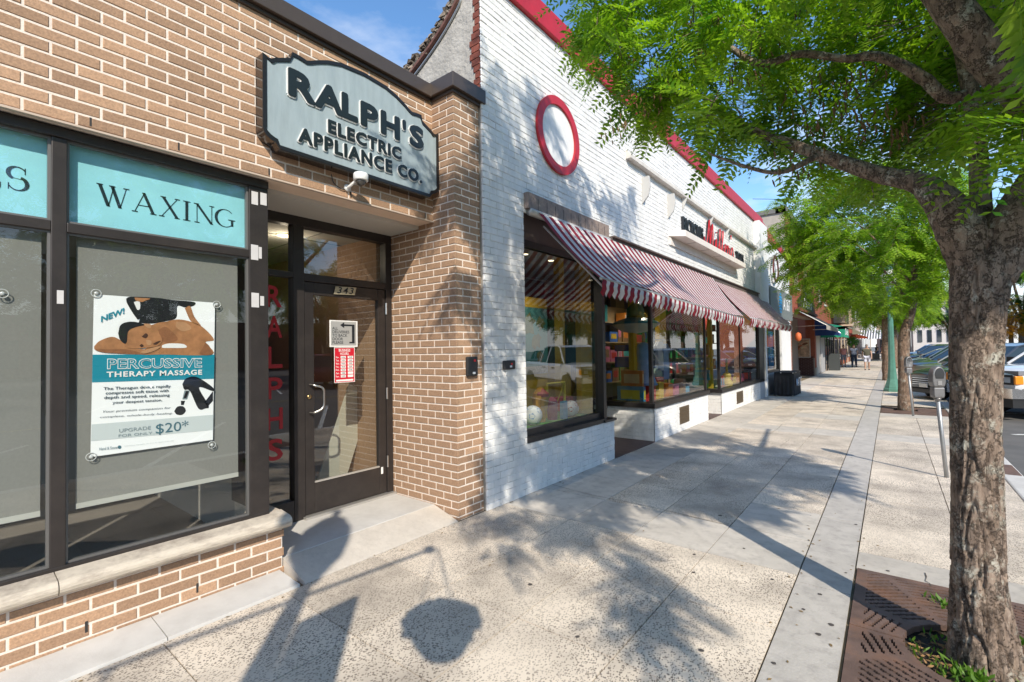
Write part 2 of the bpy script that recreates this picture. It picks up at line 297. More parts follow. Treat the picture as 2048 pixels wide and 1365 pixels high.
# dry leaves and bits of litter blown along the joints
mb = MB()
for _ in range(230):
    e_ = rs.random(); x, y = (rs.gauss(-3.17, .05), rs.uniform(.4, 12)) if e_ < .35 else (rs.gauss(-.55, .05), rs.uniform(1, 14)) if e_ < .6 else (rs.gauss(-.235, .03), rs.uniform(1, 12)) if e_ < .75 else (rs.uniform(-3.1, 1), rs.uniform(.5, 12))
    a = rs.uniform(0, 6.28); l = rs.uniform(.006, .018); w_ = l*.4; c_, s_ = math.cos(a), math.sin(a); mb.poly([(x+c_*l, y+s_*l, .005), (x-s_*w_, y+c_*w_, .008), (x-c_*l, y-s_*l, .005), (x+s_*w_, y-c_*w_, .006)])
mb.build('litter', mat('dry_leaf', (.20, .13, .05), .9), side, kind='stuff')
# parking bay lines painted on the road
lm = mat('road_paint', (.62, .61, .58), .8, var=.15, vscale=9, dirt=.5, dcol=(.2, .19, .18), dscale=7)
for k in range(-3, 16):
    y0 = 9.3+3.55*k; d = Vector((.85, .53, 0)); n_ = Vector((-.53, .85, 0))*.05; a = Vector((1.75, y0, -.116)); b = a+d*5.2
    mb = MB(); mb.poly([a-n_, b-n_, b+n_, a+n_]); mb.build('parking_line', lm, road)
for k in range(-3, 9):
    y0 = 3.3*k; a = Vector((12.2, y0, -.116)); b = a+Vector((4.6, 1.8, 0)); n_ = Vector((-.36, .93, 0))*.05
    mb = MB(); mb.poly([a-n_, b-n_, b+n_, a+n_]); mb.build('parking_line', lm, road)
mb = MB(); mb.poly([(9.0, -30, -.116), (9.1, -30, -.116), (9.1, 120, -.116), (9.0, 120, -.116)]); mb.build('lane_line', mat('yellow_paint', (.6, .42, .06), .8), road)
# ================================================================ brown brick storefront
FX = -3.53; CB = .0702
bA = thing('brick_storefront', 'tan brick storefront with dark bronze windows and a recessed glass door', 'building', (FX, 1.5, 0))
mb = MB()
mb.box(FX-.004, FX-.4, -6, 3.22, 2.895, 4.12)                       # mortar bed above the windows
mb.box(FX-.004, FX-.3, -6, 1.688, 0, .335)
mb.box(-4.23, -3.234, 3.209, 3.565, 0, 4.12); mb.box(-12, -4.23, 3.2, 3.565, 0, 4.12)
mb.build('wall', mortar, bA)
def brickmesh(l, h, t=.03):
    m_ = MB(); b = .003; m_.add([(-t, 0, 0), (-t, l, 0), (-t, l, h), (-t, 0, h), (-b, 0, 0), (-b, l, 0), (-b, l, h), (-b, 0, h), (0, b, b), (0, l-b, b), (0, l-b, h-b), (0, b, h-b)],
        [(0, 1, 5, 4), (1, 2, 6, 5), (2, 3, 7, 6), (3, 0, 4, 7), (4, 5, 9, 8), (5, 6, 10, 9), (6, 7, 11, 10), (7, 4, 8, 11), (8, 9, 10, 11)]); return m_
BM = {}
def brick(par, X, y0, y1, z0, z1, m, stuff=None, t=.03):
    if y1-y0 < .015: return 0
    dx = random.uniform(-.0015, .0015)
    if stuff is not None:
        q = brickmesh(y1-y0, z1-z0, t); stuff.add([(v[0]+X+dx, v[1]+y0, v[2]+z0) for v in q.v], q.f); return 0
    key = (round(y1-y0, 3), round(z1-z0, 4), m.name)
    if key not in BM:
        q = brickmesh(*key[:2], t); me = bpy.data.meshes.new('brick'); me.from_pydata(q.v, [], q.f); me.materials.append(m); BM[key] = me
    o = link('brick', BM[key], par); o.location = (X+dx, y0, z0); return 1
J = .0125; BL = .2135
rest = MB(); nb = 0
def course(par, X, y0, y1, z, h, off, m, stuff=None, ok=None):
    n = 0; y = y0-off
    while y < y1-.01:
        a, b = max(y, y0), min(y+BL-J, y1)
        if b-a > .02 and (ok is None or ok(a, b, z)):
            n += brick(par, X, a, b, z, z+h, m, stuff(a, b, z) if callable(stuff) else stuff)
        y += BL
    return n
vis = lambda a, b, z: None if b > .18 else rest
z = 2.906; k = 0
while z < 4.1:
    nb += course(bA, FX, -6, 3.205, z, min(CB-J, 4.115-z), BL*.5*(k % 2)+.06, tanbrick, vis); z += CB; k += 1
for k in range(5):
    z = -.018+k*CB; nb += course(bA, FX, -6, 1.70, max(z, .002), CB-J-(.0 if k else .018)-(.008 if k == 4 else 0), BL*.5*(k % 2)+.1, tanbrick, vis)
# pier: faces +X (front) and -Y (return towards the door)
for k in range(59):
    z = -.03+k*CB; h = CB-J
    if z+h > 4.12: break
    z0 = max(z, .004); st = None if 8 < k < 44 else rest
    w_ = BL*.5*(k % 2)
    nb += course(bA, -3.23, 3.2065, 3.562, z0, z+h-z0, w_, tanbrick, st)
    x = -3.23-(BL*.5 if k % 2 == 0 else BL)+J*.5                                  # return bricks, joined: they face -Y
    xs = [(-3.2305, x+J)]; xx = x
    while xx > -4.3: xs.append((xx, xx-BL+J)); xx -= BL
    for a, b in xs:
        q = brickmesh(abs(a-b), h-(z0-z)); rest.add([(a-v[1], 3.2035-v[0], v[2]+z0) for v in q.v], [f[::-1] for f in q.f])
    if z > 2.9:
        pass
rest.build('brick_rest', tanbrick, bA, kind='stuff')
for y in (.262+.0, .69, 1.255, 1.93, 2.75):                                          # weep holes over the lintel
    mb = MB(); mb.box(FX-.002, FX+.0015, y+.345, y+.355, 2.915, 2.965); mb.build('weep_hole', dark_in, bA)
for y in (.62-.02, 1.14): mb = MB(); mb.box(FX-.002, FX+.0015, y-.006, y+.006, .07+.005, .135); mb.build('weep_hole', dark_in, bA)
mb = MB(); mb.box(FX-.02, FX+.012, -6, 3.203, 2.888, 2.899); mb.build('lintel_flashing', mat('lintel_strip', (.5, .4, .32), .6), bA)
mb = MB(); mb.box(FX-.35, FX+.055, -6, 3.16, 4.115, 4.245); mb.box(FX-.35, FX+.02, -6, 3.16, 4.085, 4.115); bevel(mb.build('coping', coping_m, bA), .006)
mb = MB(); mb.box(-4.3, -3.175, 3.15, 3.62, 4.125, 4.265); mb.box(-4.2, -3.21, 3.185, 3.60, 4.095, 4.125); bevel(mb.build('coping', coping_m, bA), .006)
mb = MB(); mb.box(-9, FX-.36, -6, 3.5, 4.0, 4.1); mb.build('roof', mat('roof_felt', (.1, .1, .1), .9), bA)
mb = MB(); mb.box(-4.235, FX-.021, 1.62, 3.203, 2.893, 2.93); mb.build('soffit', stucco_beige, bA)
# sill
for a, b in ((-6, -.42), (-.415, .475), (.48, 1.722)):
    mb = MB(); pr = [(-3.62, .338), (-3.49, .338)]+[(-3.49+.045*math.sin(t), .380-.042*math.cos(t)) for t in np.linspace(0, 3.14, 9)]+[(-3.62, .436)]
    mb.prism([(x, a, z) for x, z in pr], (0, b-a, 0)); mb.build('sill', sillm, bA)
mb = MB(); mb.box(-4.22, -3.622, 1.63, 1.722, .0, .43); mb.build('sill', sillm, bA)
# window frames, panes
fr = MB(); FR = -3.60
for y0, y1 in ((-6, -5.9), (-3.6, -3.535), (-2.1, -2.035), (-.55, -.485), (.46, .525), (1.495, 1.628)): fr.box(FR-.05, FR, y0, y1, .45, 2.83)
fr.box(FR-.05, FR+.012, -6, 1.628, 2.83, 2.885); fr.box(FR-.05, FR+.004, -6, 1.626, .408, .455)
ys = [(-3.535, -2.1), (-2.035, -.55), (-.485, .46), (.525, 1.495)]
for a, b in ys: fr.box(FR-.05, FR-.002, a, b, 2.305, 2.36)
win = bevel(fr.build('window', bronze, bA), .004)
bead = MB()
for a, b in ys:
    for z0, z1 in ((.455, 2.305), (2.36, 2.83)):
        bead.box(FR-.05, FR-.018, a, a+.012, z0, z1); bead.box(FR-.05, FR-.018, b-.012, b, z0, z1); bead.box(FR-.05, FR-.018, a+.012, b-.012, z0, z0+.012); bead.box(FR-.05, FR-.018, a+.012, b-.012, z1-.012, z1)
        m_ = MB(); m_.poly([(FR-.03, a+.01, z0+.01), (FR-.03, b-.01, z0+.01), (FR-.03, b-.01, z1-.01), (FR-.03, a+.01, z1-.01)]); m_.build('pane', pane_m, win)
bead.build('glazing_bead', mat('bead_grey', (.16, .155, .15), .45, .3), win)
# room behind
mb = MB(); mb.box(-8.1, -8.0, -6, 3.2, 0, 3); mb.build('back_wall', mat('room_wall', (.35, .33, .29), .9), bA)
mb = MB(); mb.box(-8, -3.75, -6, 3.2, 2.86, 2.9); mb.build('ceiling', mat('room_ceiling', (.55, .54, .5), .9), bA)
mb = MB(); mb.box(-8, -3.7, -6, 3.2, -.02, .09); mb.build('floor', mat('room_floor', (.18, .16, .14), .6), bA)
mb = MB(); mb.box(-8, -3.74, 1.64, 1.68, .09, 2.86); mb.build('partition', mat('partition', (.30, .28, .25), .9), bA)
mb = MB(); mb.box(-8, -4.33, 3.10, 3.19, .09, 2.86); mb.build('partition', tanbrick, bA)
for y0 in (1.94, 2.62):
    mb = MB(); mb.box(-8, -4.3, y0, y0+.012, 2.852, 2.8595); mb.build('ceiling_bar', mat('tbar', (.2, .2, .19), .6), bA)
for x0 in (-5.0, -5.9): mb = MB(); mb.box(x0, x0+.012, 1.68, 3.1, 2.853, 2.8585); mb.build('ceiling_bar', MATS['tbar'], bA)
# roller shades, banners
shade = mat('shade_cloth', (.205, .205, .188), .95, var=.06, vscale=60)
for a, b, lab in ((.575, 1.44, 'grey roller shade drawn down behind the massage poster'), (-.43, .43, 'grey roller shade drawn in the window left of the massage poster'), (-1.98, -.6, 'grey roller shade drawn in the window beyond the left edge')):
    mb = MB(); mb.box(-3.668, -3.666, a, b, .765, 2.30); o = mb.build('roller_shade', shade); mb2 = MB(); mb2.box(-3.674, -3.661, a, b, .735, .765); mb2.build('hem_bar', mat('hem', (.42, .42, .38), .6), o); tag(o, lab, 'roller shade', 'grey roller shades')
teal = mat('teal_vinyl', (.29, .66, .74), .55, var=.06, vscale=5, dirt=.12, dcol=(.42, .7, .74), dscale=3)
for a, b, lab in ((.527, 1.493, 'teal window banner reading WAXING above the massage poster'), (-.483, .458, 'teal window banner ending in the letter S at the left edge')):
    mb = MB(); mb.box(-3.667, -3.665, a, b, 2.362, 2.828); o = mb.build('window_banner', teal); tag(o, lab, 'banner')
    # serif letters drawn as thick and thin strokes
    m_ = MB(); X = -3.663
    def st(p, q, w): m_.poly([(X, p[0]-w/2, p[1]), (X, p[0]+w/2, p[1]), (X, q[0]+w/2, q[1]), (X, q[0]-w/2, q[1])])
    def se(x, z, w=.034): m_.poly([(X, x-w/2, z-.003), (X, x+w/2, z-.003), (X, x+w/2, z+.003), (X, x-w/2, z+.003)])
    def arc(c, r, t0, t1, wf, rz=1.):
        T = np.linspace(t0, t1, 25)
        for t, u in zip(T[:-1], T[1:]):
            P_ = []
            for e, s_ in ((t, 1), (u, 1), (u, -1), (t, -1)):
                w = wf(e)*s_/2; P_.append((X, c[0]+(r+w)*math.cos(e), c[1]+(r*rz+w)*math.sin(e)))
            m_.poly(P_)
    h0, h1 = 2.508, 2.634
    def W(x): st((x+.012, h1), (x+.052, h0), .018); st((x+.052, h0), (x+.078, h1), .005); st((x+.07, h1), (x+.108, h0), .018); st((x+.108, h0), (x+.138, h1), .005); [se(x+d, h1, .03) for d in (.012, .07, .138)]
    def A(x): st((x, h0), (x+.05, h1), .005); st((x+.045, h1), (x+.095, h0), .018); m_.poly([(X, x+.016, h0+.04), (X, x+.078, h0+.04), (X, x+.078, h0+.045), (X, x+.016, h0+.045)]); se(x, h0, .03); se(x+.095, h0, .034)
    def Xl(x): st((x+.008, h1), (x+.085, h0), .019); st((x+.0, h0), (x+.086, h1), .005); [se(x+d, z_, .03) for d, z_ in ((.008, h1), (.086, h1), (0, h0), (.085, h0))]
    def I(x): st((x, h0), (x, h1), .017); se(x, h0, .042); se(x, h1, .042)
    def Nn(x): st((x, h0), (x, h1), .005); st((x, h1), (x+.09, h0), .018); st((x+.09, h0), (x+.09, h1), .005); se(x-.004, h1, .03); se(x, h0, .03); se(x+.09, h1, .03)
    def G(x): arc((x+.055, (h0+h1)/2), .058, .75, 5.75, lambda t: .004+.015*abs(math.cos(t))**1.5 if math.cos(t) < 0 else .005, 1.06); st((x+.1, h0+.012), (x+.1, h0+.055), .016); se(x+.098, h0+.055, .045)
    def Sl(x): arc((x, h1-.034), .034, .5, 4.2, lambda t: .006+.012*max(0, math.sin(t-1.6))); arc((x+.002, h0+.036), .036, -2.7, 1.25, lambda t: .006+.012*max(0, math.cos(t-.2))); st((x-.026, h1-.06), (x+.026, h0+.06), .02); st((x-.033, h0), (x-.033, h0+.035), .004); st((x+.03, h1-.035), (x+.03, h1), .004)
    def Ll(x): st((x, h0), (x, h1), .017); se(x, h1, .042); se(x+.03, h0, .085); st((x+.072, h0), (x+.072, h0+.03), .005)
    if a > 0:
        W(.665); A(.845); Xl(.985); I(1.125); Nn(1.185); G(1.305)
    else:
        Sl(.335); Ll(.20); A(.06); I(-.0); 
    m_.build('lettering', mat('navy_ink', (.012, .025, .035), .4), o)
# tape
tp = mat('masking_tape', (.55, .53, .52), .7, var=.06)
for y, z, a, b, lab in ((1.51, 2.79, .045, .095, 'wide'), (1.572, 2.795, .045, .09, 'square'), (1.505, 2.40, .05, .11, 'tall'), (1.558, 2.39, .022, .085, 'thin'), (1.507, 2.05, .052, .105, 'long'), (1.568, 2.03, .027, .07, 'small'), (.484, 1.975, .028, .075, 'grey')):
    mb = MB(); mb.box(-3.598, -3.5965, y, y+a, z-b, z); o = mb.build('tape_patch', tp)
    tag(o, {'wide': 'pale tape patch at the top left of the post beside the door recess', 'square': 'pale tape patch at the top right of the post beside the door recess', 'tall': 'large pale tape patch beside the lower edge of the WAXING banner', 'thin': 'narrow pale tape strip right of the large patch below WAXING', 'long': 'large pale tape patch in the middle of the post', 'small': 'small pale tape strip in the middle of the post', 'grey': 'single tape patch on the mullion left of the poster'}[lab], 'tape', 'tape patches on the window posts')
# door recess
DX = -4.20; dr = MB()
dr.box(DX-.1, DX, 1.70, 3.2, 2.775, 2.888); dr.box(DX-.1, DX, 3.125, 3.2, .1, 2.775); dr.box(DX-.1, DX, 2.12, 2.222, .1, 2.775); dr.box(DX-.1, DX, 1.70, 1.76, .1, 2.775)
dr.box(DX-.1, DX, 2.222, 3.125, 2.275, 2.345); dr.box(DX-.1, DX-.002, 1.76, 2.12, 2.295, 2.345); dr.box(DX-.1, DX-.002, 1.76, 2.12, .1, .29)
df = bevel(dr.build('door_frame', bronze, bA), .004)
mb = MB(); mb.box(-4.2, -3.622, 1.60, 1.628, .43, 2.888); mb.build('side_panel', bronze, bA)
for a, b, c, d in ((1.76, 2.12, .29, 2.295), (1.76, 2.12, 2.345, 2.775), (2.222, 3.125, 2.345, 2.775)):
    mb = MB(); mb.poly([(DX-.05, a, c), (DX-.05, b, c), (DX-.05, b, d), (DX-.05, a, d)]); mb.build('pane', pane_d, df)
mb = MB(); D1 = DX-.012
mb.box(D1-.05, D1, 2.228, 2.318, .125, 2.27); mb.box(D1-.05, D1, 3.03, 3.12, .125, 2.27); mb.box(D1-.05, D1, 2.318, 3.03, 2.155, 2.27); mb.box(D1-.05, D1, 2.318, 3.03, .125, .405)
door = bevel(mb.build('door', bronze, bA), .004)
mb = MB(); mb.poly([(D1-.03, 2.318, .405), (D1-.03, 3.03, .405), (D1-.03, 3.03, 2.155), (D1-.03, 2.318, 2.155)]); mb.build('pane', pane_d, door)
mb = MB(); mb.box(D1-.02, D1+.006, 2.318, 3.03, .405, .418); mb.build('glazing_bead', mat('bead_light', (.5, .47, .43), .4, .4), door)
mb = MB(); mb.tube(cr([(D1, 2.275, 1.315), (D1+.05, 2.29, 1.31), (D1+.075, 2.36, 1.28), (D1+.075, 2.37, 1.19), (D1+.075, 2.36, 1.10), (D1+.05, 2.29, 1.06), (D1, 2.275, 1.055)], 5), .011, 8); mb.build('handle', chrome, door, True)
mb = MB(); mb.lathe([(.021, 0), (.021, .008), (.012, .010)], (D1, 2.268, 1.205), 14, 'X'); mb.build('lock', mat('brass', (.5, .36, .18), .3, 1.), door, True)
for z in (.45, 1.17, 2.07): mb = MB(); mb.lathe([(.011, -.06), (.011, .06)], (D1+.012, 3.127, z), 8); mb.build('hinge', chrome, door)
mb = MB(); mb.box(D1, D1+.002, 3.05, 3.075, .33, .40); mb.build('sticker', paper, door)
mb = MB(); mb.box(DX-.1, DX+.05, 2.2, 3.2, .098, .122); mb.build('threshold', mat('alu', (.55, .53, .5), .4, .7), bA)
# step: landing and ramp
mb = MB(); mb.box(-4.4, -3.555, 1.66, 3.2, -.02, .1); bevel(mb.build('landing', conc_lt, bA), .006)
mb = MB(); mb.prism([(-3.55, 1.70, -.02), (-3.55, 1.70, .098), (-3.245, 1.70, .010), (-3.225, 1.70, .002), (-3.225, 1.70, -.02)], (0, 1.495, 0)); mb.build('ramp', mat('ramp_concrete', (.5, .45, .39), .88, var=.12, vscale=5, dirt=.25, dcol=(.28, .24, .2), dscale=30, bump=.3), bA)
for a, b in ((-6, -.5), (-.495, .895), (.90, 1.665)): mb = MB(); mb.prism([(FX-.02, a, -.02), (FX-.02, a, .03), (FX+.02, a, .028), (-3.235, a, .012), (-3.225, a, -.02)], (0, b-a, 0)); mb.build('footing', conc_lt, bA)
# numbers and notices
pl = mat('brass_plate', (.48, .42, .29), .45, .5, var=.08)
mb = MB(); mb.prism([(DX+.001, 2.515, 2.175), (DX+.001, 2.745, 2.185), (DX+.001, 2.765, 2.262), (DX+.001, 2.535, 2.252)], (.003, 0, 0)); o = mb.build('house_number', pl); tag(o, 'slanted brass plate with the number 343 above the glass door', 'house number')
text('lettering', '343', 2.55, 2.733, 2.186, 2.250, DX+.0055, ink, o, .012, 0, .25, 1.25, slope=.03)
grey_s = mat('silver_card', (.45, .45, .44), .35, .3)
mb = MB(); mb.box(DX-.020, DX-.016, 2.48, 2.785, 1.665, 1.925); o = mb.build('notice', paper); tag(o, 'grey ALL DELIVERIES TO BACK DOOR notice with a bent arrow', 'notice')
mb = MB(); mb.box(DX-.016, DX-.014, 2.492, 2.77, 1.68, 1.915); mb.build('panel', grey_s, o)
text('lettering', 'ALL\nDELIVERIES\nTO BACK\nDOOR\nPLEASE', 2.505, 2.69, 1.695, 1.86, DX-.013, ink, o, .01, ls=.9)
mb = MB(); X = DX-.013; mb.poly([(X, 2.72, 1.87), (X, 2.75, 1.87), (X, 2.75, 1.70), (X, 2.72, 1.70)]); mb.poly([(X, 2.63, 1.87), (X, 2.75, 1.871), (X, 2.75, 1.888), (X, 2.63, 1.888)]); mb.poly([(X, 2.69, 1.70), (X, 2.72, 1.70), (X, 2.72, 1.715), (X, 2.69, 1.715)]); mb.poly([(X, 2.59, 1.879), (X, 2.635, 1.85), (X, 2.635, 1.908)]); mb.build('arrow', ink, o)
mb = MB(); mb.box(DX-.020, DX-.016, 2.53, 2.745, 1.32, 1.655); o = mb.build('hours_sign', mat('sign_red', (.55, .012, .03), .4)); tag(o, 'red BUSINESS HOURS sign stuck on the door glass', 'sign')
text('lettering', 'BUSINESS', 2.575, 2.70, 1.618, 1.645, DX-.0145, paper, o, .012); text('lettering', 'HOURS:', 2.59, 2.685, 1.585, 1.611, DX-.0145, paper, o, .012)
for i, d in enumerate(('Mon.', 'Tues.', 'Wed.', 'Thur.', 'Fri.', 'Sat.', 'Sun.')):
    z = 1.555-i*.031; text('lettering', d, 2.542, 2.578, z, z+.017, DX-.0145, paper, o, .01)
    mb = MB(); mb.box(DX-.016, DX-.0148, 2.595, 2.65, z-.004, z+.02); mb.box(DX-.016, DX-.0148, 2.672, 2.732, z-.004, z+.02); mb.build('label', paper, o)
    text('lettering', '9:00' if i < 5 else 'CLOSED', 2.603, 2.642, z+.001, z+.015, DX-.0138, ink, o, .01)
    if i < 5: text('lettering', '5:00', 2.685, 2.72, z+.001, z+.015, DX-.0138, ink, o, .01)
mb = MB(); mb.box(DX-.016, DX-.0148, 2.545, 2.732, 1.328, 1.345); mb.build('label', paper, o)
mb = MB(); mb.box(DX-.016, DX-.0145, 2.53, 2.745, 1.315, 1.32); mb.box(DX-.016, DX-.0145, 2.525, 2.53, 1.315, 1.66); mb.box(DX-.016, DX-.0145, 2.745, 2.75, 1.315, 1.66); mb.box(DX-.016, DX-.0145, 2.53, 2.745, 1.655, 1.66); mb.build('border', paper, o)
o = None
for i, ch in enumerate("RALPHS"):
    z = 2.02-i*.27
    if o is None: o = text('window_lettering', ch, 1.90, 2.04, z, z+.19, DX-.046, red_v, None, .02); tag(o, 'red vertical lettering spelling RALPHS on the sidelight glass', 'lettering')
    else: text('letter', ch, 1.90, 2.04, z, z+.19, DX-.046, red_v, o, .02)
# leaning panel inside the door and ceiling lights
mb = MB(); mb.obox((-4.72, 2.93, .62), (.0, .35, .9), (1, 0, 0), .62, .012, .16); o = mb.build('leaning_board', mat('ivory_board', (.62, .58, .48), .6)); tag(o, 'pale board leaning inside the glass door at lower right', 'board')
for (px, py), lab in (((569, 471), 'lit ceiling downlight seen through the narrow transom'), ((633, 524), 'lit ceiling downlight seen through the wide transom over the door'), ((574, 561), 'lit ceiling downlight seen at the top of the sidelight')):
    d = ray(px, py); p = CP+d*((2.855-1.6)/d[2])
    pl_ = bpy.data.lights.new('downlight', 'POINT'); pl_.energy = 5; pl_.color = (1, .82, .6); pl_.shadow_soft_size = .02; po_ = bpy.data.objects.new('downlight', pl_); COL.objects.link(po_); po_.location = (p[0], p[1], p[2]-.12)
    mb = MB(); mb.lathe([(.075, 0), (.075, -.006), (.06, -.008)], (p[0], p[1], p[2]-.001), 18); o = mb.build('ceiling_light', mat('lamp_glow', (.9, .8, .6), .5, emit=(1, .78, .45), es=2.2)); tag(o, lab, 'ceiling light', 'ceiling downlights behind the door')
# poster
PXX = -3.648
def PP(u, v): p = PX(160+u*.2783, 560+v*.2783, PXX); return p[1], p[2]
def pq(mb, pts, lay, mi=0): mb.poly([(PXX+lay*.0012, *PP(*p)) for p in pts], mi)
mb = MB(); pts = [(100, 104), (970, 165), (955, 1150), (75, 1275)]; mb.prism([(PXX-.002, *PP(*p)) for p in pts], (.002, 0, 0)); po = mb.build('poster', mat('poster_paper', (.86, .87, .87), .45)); tag(po, 'PERCUSSIVE THERAPY MASSAGE poster held by suction cups in the window', 'poster')
tq = mat('poster_teal', (.012, .235, .32), .4); sk = mat('print_skin', (.36, .165, .07), .5, var=.25, vscale=18); skd = mat('print_skin_dark', (.25, .105, .045), .5, var=.2, vscale=25); skl = mat('print_skin_light', (.45, .24, .12), .5, var=.12, vscale=20); hair = mat('print_black', (.014, .014, .016), .4); grey = mat('print_grey', (.22, .28, .30), .5); pale = mat('print_pale', (.55, .60, .60), .5); lash = mat('print_brown', (.06, .025, .014), .5)
mb = MB(); pq(mb, [(90, 538), (966, 538), (962, 712), (86, 738)], 1); mb.build('band', tq, po)
def shape(nm, m, pts, lay, smooth=True):
    mb = MB(); P_ = cr(pts+[pts[0]], 5)[:-1] if smooth else pts; pq(mb, [tuple(p) for p in P_], lay); mb.build(nm, m, po)
shape('picture', hair, [(420, 310), (440, 270), (520, 200), (540, 140), (700, 148), (820, 160), (820, 185), (760, 200), (700, 190), (690, 275), (600, 300), (520, 315)], 1)     # therapist's dark uniform
shape('picture', sk, [(752, 205), (790, 190), (818, 260), (850, 305), (868, 330), (830, 318), (790, 290)], 2)
shape('picture', hair, [(330, 135), (380, 122), (620, 140), (622, 195), (560, 215), (430, 280), (400, 270), (340, 175)], 3)
shape('picture', paper, [(385, 160), (425, 155), (430, 205), (410, 215)], 4); shape('picture', sk, [(390, 128), (500, 135), (470, 150), (440, 160), (400, 150)], 4)
shape('picture', hair, [(575, 205), (592, 205), (592, 270), (610, 285), (600, 300), (570, 300), (560, 285), (576, 270)], 4)
shape('picture', sk, [(500, 330), (560, 310), (620, 300), (700, 285), (790, 300), (880, 340), (962, 430), (900, 450), (948, 537), (600, 537), (430, 530), (560, 430)], 2)   # back, shoulder, arm
shape('picture', paper, [(590, 470), (640, 458), (740, 462), (760, 488), (640, 490), (590, 488)], 3)
shape('picture', skl, [(690, 300), (760, 310), (800, 350), (740, 370), (690, 340)], 3); shape('picture', skd, [(560, 360), (620, 340), (700, 420), (650, 450), (590, 440)], 3); shape('picture', skd, [(900, 450), (930, 480), (948, 536), (860, 536), (880, 490)], 3)
shape('picture', sk, [(100, 480), (140, 440), (230, 410), (300, 440), (380, 490), (520, 500), (560, 480), (575, 490), (520, 525), (420, 536), (190, 525), (110, 505)], 3)   # forearm and hands
shape('picture', skd, [(110, 495), (200, 500), (330, 500), (430, 530), (200, 526), (120, 510)], 4)
shape('picture', sk, [(300, 400), (340, 350), (420, 320), (490, 318), (540, 350), (585, 420), (580, 455), (540, 480), (440, 492), (350, 490), (310, 450)], 5)                # face
shape('picture', hair, [(272, 385), (290, 325), (350, 302), (420, 308), (460, 325), (400, 340), (345, 370), (335, 440), (320, 460), (285, 430)], 6)
shape('picture', lash, [(440, 410), (470, 385), (486, 400), (470, 420)], 6); shape('picture', lash, [(425, 475), (440, 462), (455, 475), (440, 485)], 6); shape('picture', skl, [(455, 320), (500, 318), (508, 345), (480, 345)], 6); shape('picture', skl, [(470, 430), (510, 440), (505, 470), (480, 465)], 6); shape('picture', lash, [(520, 462), (550, 445), (578, 440), (545, 466)], 6)
shape('picture', skl, [(430, 520), (480, 500), (560, 478), (570, 488), (520, 515), (460, 530)], 6)
shape('picture', hair, [(735, 750), (760, 710), (820, 695), (880, 720), (955, 775), (953, 800), (855, 775), (925, 905), (900, 925), (850, 925), (790, 800), (750, 790)], 1)        # massage device
shape('picture', hair, [(955, 800), (925, 840), (895, 880), (915, 915), (955, 870)], 1, False); shape('picture', grey, [(750, 795), (790, 795), (770, 860), (735, 860)], 1, False); shape('picture', hair, [(760, 800), (782, 800), (764, 850), (742, 852)], 2, False); shape('picture', hair, [(725, 870), (755, 870), (745, 900), (725, 900)], 1, False); shape('picture', hair, [(676, 945), (700, 912), (740, 910), (760, 940), (735, 970), (695, 968)], 1)
mb = MB(); pq(mb, [(83, 1040), (958, 970), (956, 1080), (79, 1160)], 1); mb.build('band', pale, po)
def pt(s, u0, v0, u1, v1, m, dv=0, **k):                # text between a top-left and bottom-right crop position, sheared along the print
    (a, z1), (b, z0) = PP(u0, v0), PP(u1, v1); (c, zt) = PP(u1, v0+dv)
    return text('lettering', s, a, b, z1-(PP(u0, v0)[1]-PP(u0, v1-dv)[1]), z1, PXX+.004, m, po, slope=(zt-z1)/(b-a), **k)
pt('NEW!', 150, 262, 318, 245, tq, -62, offset=.03)
pt('THERAPY MASSAGE', 190, 660, 876, 687, paper, -14, offset=.03, spacing=1.15)
pt('PERCUSSIVE', 194, 566, 876, 640, paper, -4, offset=.035); tq2 = pt('PERCUSSIVE', 199, 571, 871, 634, tq, -4, offset=.0)
tq2.location.x = .0008
for s, u0, v0, u1, v1 in (('The Theragun device rapidly', 168, 772, 650, 782), ('compresses soft tissue with', 183, 803, 636, 814), ('depth and speed, releasing', 172, 836, 643, 846), ('your deepest tension.', 232, 872, 590, 880)): pt(s, u0, v0, u1, v1, mat('print_ink', (.03, .06, .08), .5), -18, offset=.012)
for s, u0, v0, u1, v1 in (('Your premium companion for', 162, 940, 651, 932), ('complete, whole-body healing.', 142, 980, 663, 969)): pt(s, u0, v0, u1, v1, MATS['print_ink'], -28, shear=.25)
pt('UPGRADE', 280, 1072, 508, 1076, grey, -22); pt('FOR ONLY...', 276, 1112, 548, 1108, grey, -24); pt('$20*', 543, 1034, 778, 1092, mat('print_slate', (.05, .14, .18), .5), -26)
pt('Hand & Stone', 138, 1205, 268, 1214, MATS['print_slate'], -12); pt('restrictions may apply, see store for details of this offer', 316, 1190, 676, 1160, pale, -40)
mb = MB(); pq(mb, [(272+14*math.cos(t)+12, 1203+13*math.sin(t)) for t in np.linspace(0, 6.28, 13)[:-1]], 1); mb.build('emblem', MATS['print_slate'], po)
clear = mat('clear_plastic', (.55, .56, .55), .12, spec=.8, coat=.5)
for u, v, w_ in ((115, 98, 'top left'), (980, 178, 'top right'), (78, 1272, 'bottom left'), (945, 1186, 'bottom right'), (-560, 100, 'of the next window at the left edge')):
    y, z = PP(u, v); mb = MB(); T = np.linspace(0, 6.283, 19); mb.tube([(PXX+.006, y+.023*math.cos(t), z+.023*math.sin(t)) for t in T], .0025, 5, cap=False); mb.lathe([(.011, 0), (.010, .005), (.005, .008)], (PXX+.005, y, z), 12, 'X'); o = mb.build('suction_cup', clear, None, True); tag(o, f'clear suction cup at the {w_} corner of the poster' if 'of the' not in w_ else 'clear suction cup on the window at the far left edge', 'suction cup', 'suction cups on the windows')
